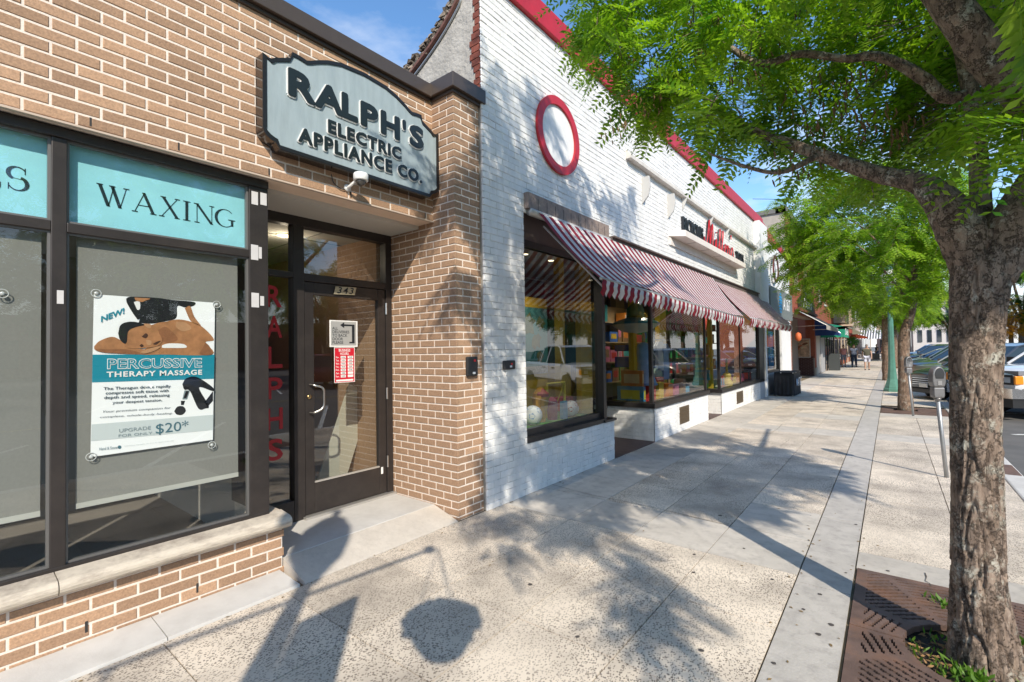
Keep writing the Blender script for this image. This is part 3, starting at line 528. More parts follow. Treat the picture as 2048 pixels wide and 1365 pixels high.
# ================================================================ electrician's sign
half = [(0, 3.185), (0, 3.735)]
top = [(1.512, 3.735)]+[(1.565+.105*math.sin(t)*1.0+.05, 3.735-.0+.04*(1-math.cos(t))-.035*math.sin(t)) for t in ()]
YA, YB = 1.512, 3.180; YC = (YA+YB)/2
def sgn(ins=0.):
    P_ = [(YA+ins, 3.20+ins*.6), (YA+ins, 3.735-ins)]
    P_ += [(YA+ins+.012+(.095-ins)*q, 3.735-.022*math.sin(math.pi*min(q*1.15, 1))+.012*q-ins) for q in np.linspace(.12, 1, 6)]
    P_ += [(YA+.2, 3.79-ins), (YA+.215+ins*.3, 3.842-ins)]
    for t in np.linspace(0, 1, 5)[1:]: P_.append((YA+.215+.11*t, 3.842-ins-.012*t+.004*math.sin(3*t)))
    P_ += [(YA+.355, 3.842-ins), (YA+.41, 3.873-ins), (YA+.50, 3.915-ins), (YA+.62, 3.950-ins), (YC, 3.967-ins)]
    R_ = [(2*YC-a, b) for a, b in P_[::-1][1:]]
    B_ = [(YB-ins, 3.20+ins*.6)]+[(YB-ins*.5-.13+.125*math.cos(t), 3.195-.075*math.sin(t)+ins) for t in np.linspace(.3, 1.25, 5)]+[(YB-.12, 3.085+ins)]
    C_ = [(2*YC-a, b) for a, b in B_[::-1][:-1]]
    return P_+R_[:-1]+B_+C_
sg = thing('shop_sign', "grey RALPH'S ELECTRIC APPLIANCE CO. signboard with black scalloped frame", 'sign', (FX, YC, 3.5))
mb = MB(); mb.prism([(FX+.002, *p) for p in sgn()], (.105, 0, 0)); mb.build('frame', mat('gloss_black', (.008, .008, .010), .16, coat=.6), sg)
mb = MB(); A_, B_ = sgn(), sgn(.028); nq = len(A_)
mb.add([(FX+.107, *p) for p in A_]+[(FX+.117, *p) for p in A_]+[(FX+.117, *p) for p in B_]+[(FX+.104, *p) for p in B_], [(i+k*nq, (i+1) % nq+k*nq, (i+1) % nq+(k+1)*nq, i+(k+1)*nq) for k in range(3) for i in range(nq)]); mb.build('rim', black_m, sg)
mb = MB(); mb.add([(FX+.1085, *p) for p in B_]+[(FX+.1085, YC, 3.20)], [(i, (i+1) % nq, nq) for i in range(nq)]); mb.build('panel', mat('sign_blue_grey', (.305, .365, .385), .5, var=.10, vscale=5, dirt=.3, dcol=(.2, .27, .3), dscale=3, stretch=(1, 3.5, .7)), sg)
SX = FX+.109
wl = mat('white_edge', (.75, .74, .72), .5); bl = mat('letter_black', (.012, .018, .020), .35)
def fat(s, y0, y1, z0, z1, X, m, r, ext, off, sp):       # bold letters: the same outline set down several times a few millimetres apart
    v, f = textmesh(s, off, 1., 0, sp); a, b = v.min(0), v.max(0); mb = MB()
    for k in range(9):
        dy, dz = (0, 0) if k == 8 else (r*math.cos(k*math.pi/4), r*math.sin(k*math.pi/4)); q = np.empty_like(v)
        q[:, 0] = X+v[:, 2]*ext+k*.0001; q[:, 1] = y0+(v[:, 0]-a[0])/(b[0]-a[0])*(y1-y0)+dy; q[:, 2] = z0+(v[:, 1]-a[1])/(b[1]-a[1])*(z1-z0)+dz; mb.add(q, f)
    mb.build('lettering', m, sg)
def dbl(s, y0, y1, z0, z1, r, sp, bo):
    fat(s, y0+r-.002, y1-r-.002, z0+r-.002, z1-r-.002, SX, wl, r+bo, .009, .008, sp); fat(s, y0+r, y1-r, z0+r, z1-r, SX+.0125, bl, r, .003, .008, sp)
for ch, a, b in zip("RALPH'S", (1.69, 1.895, 2.125, 2.30, 2.50, 2.735, 2.815), (1.905, 2.14, 2.275, 2.475, 2.705, 2.775, 2.985)):
    dbl(ch, a, b, 3.505 if ch != "'" else 3.625, 3.715, .012, 1, .0065)
dbl('ELECTRIC', 2.005, 2.72, 3.335, 3.445, .005, 1.12, .0055); dbl('APPLIANCE CO.', 1.765, 2.96, 3.185, 3.30, .005, 1.15, .0055)
# dome camera below the sign
dc = thing('security_camera', 'white dome security camera fixed below the signboard', 'camera', (FX, 2.27, 3.0))
mb = MB(); mb.lathe([(.02, .0), (.055, 0), (.06, -.01), (.06, -.055), (.055, -.06)], (FX+.16, 2.27, 3.075), 20); mb.build('housing', mat('white_plastic', (.75, .74, .72), .35), dc, True)
mb = MB(); mb.lathe([(.045*math.cos(t), -.045*math.sin(t)) for t in np.linspace(0, 1.5, 7)], (FX+.16, 2.27, 3.014), 18); mb.build('dome', mat('smoked_dome', (.05, .045, .04), .08, coat=1), dc, True)
mb = MB(); mb.tube(cr([(FX, 2.24, 2.985), (FX+.05, 2.24, 2.99), (FX+.11, 2.26, 3.03), (FX+.15, 2.27, 3.06)], 4), .012, 8); mb.lathe([(.03, 0), (.03, .02)], (FX, 2.24, 2.985), 12, 'X'); mb.build('bracket', MATS['white_plastic'], dc, True)
mb = MB(); mb.tube(cr([(FX+.003, 2.10, 3.06), (FX+.01, 2.12, 2.99), (FX+.01, 2.2, 2.96), (FX+.01, 2.24, 2.985)], 5), .004, 5); mb.build('cable', black_m, dc)
# ================================================================ white painted brick toy shop
WX = -3.19
bW = thing('white_brick_shop', 'white painted brick shop with red parapet trim and striped awnings', 'building', (WX, 10, 0))
mb = MB(); B_ = WX-.005
mb.box(B_, B_-.1, 3.60, 4.25, 0, 5.47); mb.box(B_, B_-.3, 4.25, 17.1, 3.20, 5.47)
mb.box(B_, B_-.3, 4.25, 6.38, 0, .565); mb.box(B_, B_-.3, 7.906, 10.95, 0, .575); mb.box(B_, B_-.3, 12.026, 16.33, 0, .515)
mb.box(-4.3, B_-.3, 7.906, 8.1, 0, .575); mb.box(-4.3, B_-.3, 12.026, 12.2, 0, .515)
mb.build('wall', white_j, bW)
holes = [(4.25, 17.2, .52, 3.2)]
WJ = .007; WC = .0702; WL = .215; wrest = MB(); WBM = {}; cand = []
def wbrick(y0, y1, z0, z1):
    cand.append((y0, y1, z0, z1))
k = 0; z = .003
while z < 5.46:
    y = 3.572-WL*.5*(k % 2)
    while y < 17.08:
        a, b = max(y, 3.572), min(y+WL-WJ, 17.09)
        segs = [(a, b)]
        if .56 < z+.03 < 3.19: segs = [(a, min(b, 4.25))]
        elif z+.03 <= .56:
            segs = [(max(a, u), min(b, v)) for u, v in ((3.572, 6.38), (7.90, 10.95), (12.02, 16.33))]
        for u, v in segs:
            if v-u > .025: cand.append((u, v, z, min(z+WC-WJ, 5.462 if z > 3 else 9)))
        y += WL
    z += WC; k += 1
def inview(c):
    px, py, d = proj((WX, (c[0]+c[1])/2, (c[2]+c[3])/2)); return -10 < px < 2060 and -10 < py < 1375
cand = [c for c in cand if c[3] <= .57 or c[2] >= 3.15 or c[1] <= 4.26]
cand.sort(key=lambda c: (0 if inview(c) else 1, (c[0]+c[1])**2/4+10+((c[2]+c[3])/2-1.6)**2))
for i, (a, b, z0, z1) in enumerate(cand):
    dx = random.uniform(-.0025, .0025)
    if i < 296:
        key = (round(b-a, 3), round(z1-z0, 3))
        if key not in WBM:
            q = brickmesh(*key, .02); me = bpy.data.meshes.new('brick'); me.from_pydata(q.v, [], q.f); me.materials.append(white_b); WBM[key] = me
        o = link('brick', WBM[key], bW); o.location = (WX+dx, a, z0)
    else:
        q = brickmesh(b-a, z1-z0, .02); wrest.add([(v[0]+WX+dx, v[1]+a, v[2]+z0) for v in q.v], q.f)
for Yr, top_ in ((7.90, .575), (12.02, .515)):              # returns of the two bays, facing the camera
    for k in range(int(top_/WC)):
        x = WX-(.1 if k % 2 else .205)
        xs = [(WX-.002, x+WJ)]
        while x > -4.2: xs.append((x, x-.208)); x -= WL
        for a, b in xs:
            q = brickmesh(abs(a-b), WC-WJ, .02); wrest.add([(a-v[1], Yr-v[0], v[2]+k*WC+.003) for v in q.v], [f[::-1] for f in q.f])
wrest.build('brick_rest', white_b, bW, kind='stuff')
# side wall: grey render with a ragged brick edge and rubble coping
gst = mat('grey_render', (.42, .39, .35), .95, var=.18, vscale=4, dirt=.6, dcol=(.20, .18, .16), dscale=2.2, bump=.9, bscale=26)
mb = MB(); pr = [(-3.30, 0), (-3.30, 5.47), (-3.42, 5.47), (-3.52, 5.30), (-3.9, 5.02), (-4.5, 4.74), (-5.4, 4.5), (-7, 4.4), (-12, 4.4), (-12, 0)]
mb.prism([(x, 3.587, z) for x, z in pr][::-1], (0, .25, 0)); mb.build('side_wall', gst, bW)
redb = mat('bare_red_brick', (.20, .055, .035), .9, var=.3, vscale=25, rnd=.2, bump=.5)
for k in range(66):
    z = .9+k*.0702; l = .10 if k % 2 else .075
    if z > 4.5 and z < 4.9: l += .05
    mb = MB(); mb.box(-3.2, -3.2-l, 3.572, 3.66, z, z+.061)
    if z > 4.15 and z < 5.45: mb.build('edge_brick', redb, bW)
mb = MB(); mb.box(-3.2, -3.305, 3.582, 3.66, 0, 5.46); mb.build('edge_mortar', mat('old_mortar', (.42, .37, .31), .95, var=.2), bW)
rs = random.Random(5); stone = mat('rubble_stone', (.20, .16, .125), .95, var=.5, vscale=30, rnd=.45, bump=.9, bscale=60)
path = cr([(-3.46, 5.46), (-3.52, 5.33), (-3.9, 5.05), (-4.5, 4.77), (-5.4, 4.53), (-7, 4.43), (-9, 4.42)], 12); n_ = 0
for i in range(0, len(path)-1):
    for lay in range(3):
        a = path[i]; u = rs.random(); b = path[i+1]; x, z = a+(b-a)*u; z += .02+lay*.055; s = rs.uniform(.035, .065)
        mb = MB(); V_ = [(x+rs.uniform(-.5, .5)*s+dx*s, 3.56+rs.uniform(-.02, .02)+dy, z+dz*s*.7+rs.uniform(-.2, .2)*s) for dx in (-.6, .6) for dy in (0, .16) for dz in (-.5, .5)]
        mb.add(V_, [(0, 1, 3, 2), (4, 6, 7, 5), (0, 4, 5, 1), (2, 3, 7, 6), (0, 2, 6, 4), (1, 5, 7, 3)]); mb.build('stone', stone, bW)
mb = MB(); P_ = [(x, 3.565, z-.012) for x, z in path[2:]]; mb.tube(P_, .028, 6); mb.build('tile_edge', mat('clay_edge', (.14, .06, .045), .8, var=.3, vscale=14), bW)
mb = MB(); P_ = [(x, 3.575, z-.075) for x, z in path[4:]]; mb.tube(P_, .014, 6); mb.build('conduit', mat('zinc', (.35, .36, .37), .4, .6), bW)
# red parapet trim, ledge, sign shelf, fins, ring
mb = MB(); mb.box(WX+.05, WX-.3, 3.55, 17.12, 5.465, 5.76); bevel(mb.build('parapet_trim', red_p, bW), .01)
mb = MB(); mb.prism([(WX+.05, 17.12, 5.40), (WX+.05, 22.2, 4.98), (WX+.05, 22.2, 5.2), (WX+.05, 17.12, 5.66)][::-1], (-.3, 0, 0)); mb.build('parapet_trim', red_p, bW)
mb = MB(); mb.prism([(WX, 4.75), (WX, 4.60), (WX+.10, 4.60), (WX+.10, 4.66), (WX+.02, 4.70)], (0, 0, 0)) if 0 else None
mb = MB(); mb.prism([(WX-.01, 6.95, 4.60), (WX+.09, 6.95, 4.60), (WX+.09, 6.95, 4.66), (WX+.02, 6.95, 4.735), (WX-.01, 6.95, 4.735)], (0, 9.3, 0)); mb.build('ledge', mat('ledge_paint', (.62, .58, .53), .7, var=.1, dirt=.4, dcol=(.3, .27, .24)), bW)
mb = MB(); mb.box(WX-.01, WX+.17, 15.95, 17.1, 3.0, 5.46); bevel(mb.build('pilaster', white_p, bW), .01)
c_ = (4.98, 4.27); mb = MB(); T = np.linspace(0, 2*math.pi, 57)[:-1]
R0 = [(.475, .0), (.475, .035), (.375, .035), (.375, 0)]
mb.add([(WX+h+.004, c_[0]+r*math.cos(t), c_[1]+r*math.sin(t)) for r, h in R0 for t in T], [(i+k*56, (i+1) % 56+k*56, (i+1) % 56+(k+1)*56, i+(k+1)*56) for k in range(3) for i in range(56)]); mb.build('ring', red_p, bW)
mb = MB(); mb.poly([(WX+.012, c_[0]+.38*math.cos(t), c_[1]+.38*math.sin(t)) for t in T]); mb.build('ring_disc', white_p, bW)
mb = MB(); c2 = (18.75, 4.32); mb.add([(WX+.1+h, c2[0]+r*math.cos(t)*1.05, c2[1]+r*math.sin(t)) for r, h in R0 for t in T], [(i+k*56, (i+1) % 56+k*56, (i+1) % 56+(k+1)*56, i+(k+1)*56) for k in range(3) for i in range(56)]); mb.build('ring', mat('dark_red', (.12, .02, .025), .5), bW)
mb = MB(); mb.prism([(WX, 8.72, 3.69), (WX+.25, 8.95, 3.69), (WX+.25, 13.65, 3.69), (WX, 13.65, 3.69)], (0, 0, .12)); bevel(mb.build('sign_shelf', mat('shelf_paint', (.66, .60, .54), .7, var=.06), bW), .006)
mb = MB(); mb.prism([(WX, 8.72, 3.54), (WX+.03, 8.8, 3.54), (WX+.03, 13.6, 3.54), (WX, 13.6, 3.54)], (0, 0, .15)); mb.build('shelf_back', MATS['shelf_paint'], bW)
for y in (9.6, 10.5, 11.4, 12.3): mb = MB(); mb.box(WX+.05, WX+.22, y, y+.02, 3.686, 3.692); mb.build('shelf_joint', mat('joint_brown', (.25, .2, .17), .8), bW)
for y in (7.55, 8.72): mb = MB(); mb.prism([(WX, y, 4.02), (WX+.11, y, 4.14), (WX+.15, y, 4.30), (WX+.13, y, 4.47), (WX, y, 4.47)], (0, .03, 0)); mb.build('fin', mat('fin_grey', (.5, .49, .47), .6), bW)
for y, b, c in ((9.5, .16, .25), (11.3, .16, .25), (12.7, .16, .25)): mb = MB(); mb.prism([(WX+.005, y, 4.6), (WX+.10, y+.05, 4.6), (WX+.005, y+.05, 4.6-c)], (0, .02, 0)); mb.build('fin', MATS['fin_grey'], bW)
# lettering over the shelf: black capitals and a red script word, standing off the wall
def setoff(o): return o
text('lettering', 'BICYCLES', 9.45, 10.75, 3.93, 4.22, WX+.02, ink, bW, .015, .03, 0, 1.1)
text('lettering', 'TOYS', 13.6, 14.4, 3.93, 4.17, WX+.02, ink, bW, .015, .03, 0, 1.1)
scr = [[(0, .55), (.05, .2), (.35, .1), (.6, .7), (.95, 1.9), (.98, .05)], [(.98, .1), (1.5, 1.75), (1.55, .1), (1.75, .0), (1.95, .35)], [(1.95, .3), (2.15, .85), (2.2, .1), (2.45, .05), (2.75, .7)], [(2.6, .4), (3.05, 1.5), (2.95, 1.75), (2.8, 1.2), (2.85, .1), (3.05, .03), (3.2, .4)], [(3.15, .3), (3.6, 1.5), (3.5, 1.75), (3.36, 1.2), (3.4, .1), (3.6, .03), (3.8, .4)], [(3.75, .35), (4.1, .65), (4.05, .88), (3.85, .7), (3.88, .12), (4.1, .02), (4.4, .35)], [(4.4, .35), (4.5, .9), (4.62, .75), (4.85, .75), (4.85, .2), (5.0, .05), (5.2, .35)], [(5.2, 1.75), (5.3, 1.85), (5.25, 1.55)], [(5.2, .3), (5.5, .95), (5.75, .3), (5.55, .02), (5.3, .12), (6.0, .0), (6.5, .25)], [(2.2, 1.3), (2.28, 1.38)]]
for nm, m, off, r in (('script_lettering', red_v, .06, .013), ('script_shadow', ink, .03, .013)):
    mb = MB()
    for stk in scr: mb.tube([(WX+off, 10.75+u*.43, 3.86+v*.33) for u, v in cr(stk, 5)], r, 6)
    mb.build(nm, m, bW)
# openings: head beams, header panels, frames, sills, panes
oldw = mat('weathered_taupe', (.27, .21, .18), .85, var=.2, vscale=9, dirt=.75, dcol=(.08, .06, .055), dscale=9, bump=.8, bscale=35)
mb = MB(); mb.box(WX+.06, WX-.1, 4.26, 6.22, 3.20, 3.385); bevel(mb.build('head_beam', oldw, bW), .008)
for i in range(10): mb = MB(); y = 4.45+i*.18; mb.box(WX+.059, WX+.0615, y, y+.007, 3.205, 3.34); mb.build('crack', dark_in, bW)
mb = MB(); mb.box(WX+.09, WX-.1, 6.225, 17.08, 3.13, 3.215); mb.box(WX+.13, WX-.02, 6.25, 17.09, 3.215, 3.235); mb.build('head_beam', mat('dark_taupe', (.11, .085, .075), .7, var=.2), bW)
mb = MB(); mb.box(WX-.09, WX-.13, 4.25, 17.1, 2.80, 3.21); mb.build('header_panel', mat('header_brown', (.115, .085, .078), .7, var=.1), bW)
blk = mat('shopfront_black', (.016, .014, .014), .4, var=.2)
mb = MB(); G = WX-.09
mb.box(G-.05, G+.02, 4.25, 6.12, 2.80, 2.88); mb.box(G-.05, G+.02, 4.25, 6.12, .62, .70); mb.box(WX+.012, WX-.2, 4.252, 6.12, .567, .622)
mb.box(G-.05, G+.02, 4.25, 4.27, .7, 2.8); mb.box(G-.06, G+.07, 6.11, 6.19, .57, 2.9)
mb.box(WX+.03, WX-.25, 6.05, 6.40, .567, .60)
f1 = mb.build('window', blk, bW)
mb = MB(); mb.poly([(G-.02, 4.27, .70), (G-.02, 6.11, .70), (G-.02, 6.11, 2.8), (G-.02, 4.27, 2.8)]); mb.build('pane', pane_d, f1)
mb = MB(); mb.poly([(G-.02, 6.15, .60), (-4.35, 6.30, .60), (-4.35, 6.30, 2.8), (G-.02, 6.15, 2.8)]); mb.build('pane', pane_d, f1)
mb = MB(); mb.box(-4.4, WX-.2, 6.16, 6.38, .0, .57); mb.build('wall', white_p, bW)
for Yc, Ye, zs, zt in ((7.90, 10.95, .575, .665), (12.02, 16.33, .515, .60)):
    mb = MB(); X0 = WX-.02
    mb.box(X0-.22, WX+.03, Yc-.06, Ye+.04, zs+.002, zs+.085); mb.box(-4.35, X0-.22, Yc-.06, Yc+.2, zs+.002, zs+.085)
    mb.box(X0-.06, X0, Yc-.03, Yc+.045, zs+.08, 2.9); mb.box(X0-.04, X0-.005, Ye-.035, Ye+.01, zs+.08, 2.9)
    mb.box(X0-.06, X0, Yc, Ye, 2.85, 2.95); mb.box(-4.35, X0-.06, Yc-.02, Yc+.04, 2.85, 2.95); mb.box(-4.36, -4.28, Yc-.02, Yc+.04, zs+.08, 2.9)
    if Yc > 12: mb.box(X0-.04, X0-.01, 14.05, 14.08, zs+.08, 2.9); mb.box(WX-.12, WX+.0, 16.33, 17.05, .5, 3.0)
    f2 = mb.build('window', blk, bW)
    mb = MB(); mb.poly([(X0-.03, Yc+.04, zs+.08), (X0-.03, Ye, zs+.08), (X0-.03, Ye, 2.9), (X0-.03, Yc+.04, 2.9)]); mb.build('pane', pane_d, f2)
    mb = MB(); mb.poly([(-4.3, Yc+.01, zs+.08), (X0-.05, Yc+.01, zs+.08), (X0-.05, Yc+.01, 2.9), (-4.3, Yc+.01, 2.9)]); mb.build('pane', pane_d, f2)
vent = mat('vent_brown', (.12, .085, .05), .6, .2)
for y0, y1, z0, z1 in ((9.12, 9.66, .14, .47), (13.42, 14.1, .11, .42)):
    mb = MB(); mb.box(WX-.02, WX+.006, y0, y1, z0, z1); v_ = mb.build('vent', vent, bW)
    for k in range(9): z = z0+.025+k*(z1-z0-.04)/9; mb = MB(); mb.obox((WX+.010, (y0+y1)/2, z), (0, 1, 0), (.7, 0, .7), (y1-y0)/2-.02, .009, .003); mb.build('louvre', vent, v_)
mb = MB(); mb.box(WX, WX-.3, 16.33, 17.12, 0, .55); mb.box(WX, WX-.2, 17.12, 22.2, 0, .70); mb.build('plinth', mat('grey_plinth', (.42, .42, .43), .7, var=.06), bW)
# telephone shop end of the same building
mb = MB(); mb.box(WX+.02, WX-.3, 17.05, 22.2, 3.6, 5.15); mb.box(WX-.02, WX-.3, 17.05, 22.2, 2.6, 3.6); mb.box(WX+.02, WX-.2, 20.1, 22.2, .0, 2.6); mb.box(WX+.04, WX-.2, 17.06, 17.3, .0, 2.6); mb.build('shop_end', white_p, bW)
mb = MB(); mb.box(WX-.12, WX-.06, 17.3, 20.1, .70, .78); mb.box(WX-.12, WX-.06, 17.3, 20.1, 2.28, 2.34); mb.box(WX-.12, WX-.04, 19.95, 20.1, .7, 2.6); mb.box(WX-.12, WX-.06, 17.3, 20.1, 2.55, 2.6); f3 = mb.build('window', blk, bW)
mb = MB(); mb.poly([(WX-.1, 17.3, .78), (WX-.1, 20.0, .78), (WX-.1, 20.0, 2.55), (WX-.1, 17.3, 2.55)]); mb.build('pane', pane_d, f3)
gp = thing('shop_sign', 'grey fascia sign with a blue striped globe and white AT&T lettering', 'sign', (WX, 19.5, 3.1))
mb = MB(); mb.box(WX+.02, WX+.16, 17.42, 21.8, 2.62, 3.62); mb.build('panel', mat('sign_grey', (.17, .19, .19), .5, var=.06), gp)
glb = mat('globe_blue', (.01, .28, .62), .4); mb = MB()
for k in range(7):
    z = 3.14+(k-3)*.105; r = math.sqrt(max(.36**2-((k-3)*.105)**2, .01))
    mb.poly([(WX+.166, 19.2+r*math.cos(t), z+.04*math.sin(t)-.05*math.cos(t)**2+.03) for t in np.linspace(0, 6.283, 19)[:-1]])
mb.build('globe', glb, gp); text('lettering', 'AT&T', 19.75, 21.3, 2.95, 3.4, WX+.163, paper, gp, .02)
o = None
mb = MB(); mb.box(WX-.115, WX-.112, 18.35, 19.25, .82, 2.15); o = mb.build('window_poster', mat('poster_blue', (.01, .33, .70), .5)); tag(o, 'tall bright blue poster in the telephone shop window', 'poster')
text('lettering', 'GET\nIT\n25', 18.5, 19.1, 1.05, 1.95, WX-.110, paper, o, .01, align='CENTER')
# entries
tile = mat('entry_tile', (.09, .055, .05), .6, var=.3, vscale=10)
for a_, b_ in ((6.38, 7.9), (10.95, 12.02)): mb = MB(); mb.box(-6.2, WX, a_, b_, -.02, .012); mb.build('entry_floor', tile, bW)
for a_, b_ in ((6.3, 8), (10.9, 12.1)): mb = MB(); mb.box(-5.6, -5.5, a_, b_, 0, 3); mb.build('entry_door', mat('door_dark', (.04, .03, .028), .4), bW)
# ---- shop interior
mb = MB(); mb.box(-7.3, -7.2, 3.7, 22, 0, 3.8); mb.box(-7.2, -3.35, 3.66, 3.72, 0, 3.3); mb.build('back_wall', mat('shop_wall', (.13, .115, .10), .9, var=.3, vscale=2), bW)
mb = MB(); mb.box(-7.2, WX-.14, 3.7, 22, 3.16, 3.2); mb.box(-7.2, -6.0, 3.7, 22, 2.9, 3.16); mb.build('ceiling', mat('shop_ceiling', (.42, .40, .33), .9, var=.1), bW)
mb = MB(); mb.box(-7.2, -4.35, 3.7, 22, -.02, .01); mb.build('floor', mat('shop_floor', (.14, .11, .08), .5), bW)
turf = mat('green_turf', (.07, .22, .05), .9, var=.3, vscale=20)
mb = MB(); mb.box(-4.35, WX-.1, 4.27, 6.28, .55, .64); mb.box(-4.3, WX-.1, 8.1, 10.9, .5, .6); mb.box(-4.3, WX-.1, 12.2, 16.3, .45, .54); mb.build('display_base', turf, bW)
yel = mat('yellow_post', (.55, .36, .03), .6, var=.1, vscale=3)
for X, y0, y1 in ((-4.12, 6.40, 6.55), (-4.12, 7.05, 7.42), (-3.95, 10.15, 10.55), (-3.9, 12.95, 13.3), (-3.6, 12.75, 12.85), (-3.75, 8.35, 8.5)):
    mb = MB(); mb.box(X-.1, X, y0, y1, .0, 3.1); o = mb.build('display_post', yel); tag(o, {6.40: 'thin yellow post right of the world map in the toy shop', 7.05: 'broad yellow post behind the first toy shop window', 10.15: 'yellow post near the right end of the middle toy shop window', 12.95: 'broad yellow post at the start of the far toy shop window', 12.75: 'thin yellow post at the corner of the far toy shop window', 8.35: 'yellow post just inside the corner of the middle toy shop window'}[y0], 'post', 'yellow display posts')
mb = MB(); mb.box(-4.35, -4.3, 4.3, 6.32, 2.26, 2.42); mb.box(-4.35, -4.3, 4.3, 7.0, .6, 1.34); mb.build('display_panel', yel, bW)
wm = thing('world_map', 'green and teal world map hung behind the first toy shop window', 'map', (-4.28, 5.6, 1.35))
mb = MB(); mb.box(-4.29, -4.27, 4.9, 6.27, 1.36, 2.26); mb.build('sheet', mat('map_sea', (.03, .17, .17), .6, var=.25, vscale=3), wm)
mb = MB(); rs = random.Random(11)
for cy_, cz, r in ((5.3, 1.95, .17), (5.5, 1.7, .12), (5.75, 2.0, .2), (5.95, 1.75, .14), (6.08, 2.02, .12), (5.35, 1.5, .08), (6.05, 1.5, .09)):
    mb.poly([(-4.266, cy_+r*rs.uniform(.6, 1.3)*math.cos(t), cz+r*rs.uniform(.5, 1.1)*math.sin(t)) for t in np.linspace(0, 6.28, 15)[:-1]])
mb.build('land', mat('map_land', (.12, .13, .05), .6, var=.4, vscale=9), wm)
mb = MB(); mb.box(-4.29, -4.268, 4.9, 6.27, 1.24, 1.36); mb.build('legend', mat('map_legend', (.35, .34, .3), .7, var=.5, vscale=40), wm)
tl = mat('track_white', (.6, .58, .5), .5)
for y, x in ((4.95, -3.7), (5.55, -3.7), (5.0, -4.6), (9.1, -3.75), (14.2, -3.75)):
    mb = MB(); mb.lathe([(.045, 2.86), (.045, 3.03)], (x, y, 0), 12); mb.lathe([(.012, 3.03), (.012, 3.16)], (x, y, 0), 6); pl_ = bpy.data.lights.new('spotlight_lamp', 'SPOT'); pl_.spot_size = 2.4; pl_.spot_blend = .6; pl_.energy = 38 if y < 8 else 75; pl_.color = (1, .88, .7); pl_.shadow_soft_size = .02; po_ = bpy.data.objects.new('spotlight_lamp', pl_); COL.objects.link(po_); po_.location = (x, y, 2.85)
    o = mb.build('spotlight', tl); m_ = MB(); m_.lathe([(.038, 2.854), (.038, 2.858)], (x, y, 0), 12); m_.build('lens', mat('spot_glow', (1, .9, .7), .5, emit=(1, .85, .6), es=3), o)
    tag(o, {4.95: 'left white cylinder spotlight on the toy shop ceiling', 5.55: 'right white cylinder spotlight on the toy shop ceiling', 5.0: 'white cylinder spotlight further back on the toy shop ceiling', 9.1: 'white spotlight over the display in the middle toy window', 14.2: 'white spotlight over the display in the far toy window'}[y], 'spotlight', 'shop ceiling spotlights')
mb = MB(); mb.box(-3.74, -3.66, 4.3, 6.2, 3.09, 3.13); o = mb.build('lighting_track', tl); tag(o, 'white lighting track on the toy shop ceiling', 'lighting track')
def ball(c, r, lab, cols):
    bm_ = MB(); n1, n2 = 10, 16; V_ = []; 
    for i in range(n1+1):
        for j in range(n2): th = math.pi*i/n1; ph = 2*math.pi*j/n2; V_.append((c[0]+r*math.sin(th)*math.cos(ph), c[1]+r*math.sin(th)*math.sin(ph), c[2]+r*math.cos(th)))
    bm_.add(V_, [(i*n2+j, (i+1)*n2+j, (i+1)*n2+(j+1) % n2, i*n2+(j+1) % n2) for i in range(n1) for j in range(n2)])
    o = bm_.build('ball', cols[0], None, True); tag(o, lab, 'ball')
    if len(cols) > 1:
        pm = MB(); ic = (1+5**.5)/2
        for a, b in ((1, ic), (1, -ic), (-1, ic), (-1, -ic)):
            for v in ((0, a, b), (a, b, 0), (b, 0, a)):
                d = Vector(v).normalized(); u = d.orthogonal().normalized(); w_ = d.cross(u)
                pm.poly([Vector(c)+(d*.94+u*.34*math.cos(t)+w_*.34*math.sin(t)).normalized()*r*1.012 for t in np.linspace(0, 6.28, 6)[:-1]])
        pm.build('panel', cols[1], o)
    return o
M_ = lambda n, c, r=.45: mat(n, c, r, var=.1)
ball((-3.62, 4.95, .77), .125, 'white and blue football at the left of the toy window', [M_('ball_white', (.6, .62, .65)), M_('ball_blue', (.1, .25, .5))])
ball((-3.62, 5.88, .76), .115, 'white and red football inside the toy goal', [M_('ball_white', 0), M_('ball_red', (.35, .05, .04))])
ball((-3.9, 4.75, .95), .16, 'dark red ball behind the blue football', [M_('ball_maroon', (.22, .015, .03))])
ball((-3.85, 11.0-.3, .82), .09, 'green ball on a jar in the middle toy window', [M_('ball_green', (.03, .45, .12))])
g_ = MB(); g_.tube([(-3.85, 5.62, .64), (-3.85, 5.62, 1.12), (-3.85, 6.08, 1.12), (-3.85, 6.08, .64)], .02, 8); g_.tube([(-3.85, 5.62, 1.10), (-4.05, 5.62, .66), (-4.05, 6.08, .66), (-3.85, 6.08, 1.10)], .012, 6); o = g_.build('toy_goal', M_('goal_yellow', (.6, .5, .05))); tag(o, 'yellow framed toy football goal behind the window', 'toy goal')
def tbox(nm, c, s, rz, lab, cat, m, m2=None):
    mb = MB(); u = (math.cos(rz), math.sin(rz), 0); mb.obox(c, u, (-u[1], u[0], 0), s[0]/2, s[1]/2, s[2]/2); o = mb.build(nm, m); tag(o, lab, cat)
    if m2:
        mb = MB(); mb.obox(Vector(c)+Vector((-u[1], u[0], 0))*(-s[1]/2-.002), u, (-u[1], u[0], 0), s[0]*.36, .002, s[2]*.28); mb.build('cover_print', m2, o)
        mb = MB(); mb.obox(Vector(c)+Vector((u[0], u[1], 0))*(s[0]/2+.002), (-u[1], u[0], 0), (-u[0], -u[1], 0), s[1]*.36, .002, s[2]*.28); mb.build('cover_print', m2, o)
    return o
tbox('toy_box', (-3.9, 4.62, 1.2), (.06, .3, .34), 0, 'stacked boxed toy with dark picture beside the map', 'box', M_('box_dark', (.08, .07, .08)), M_('print_red', (.4, .05, .04)))
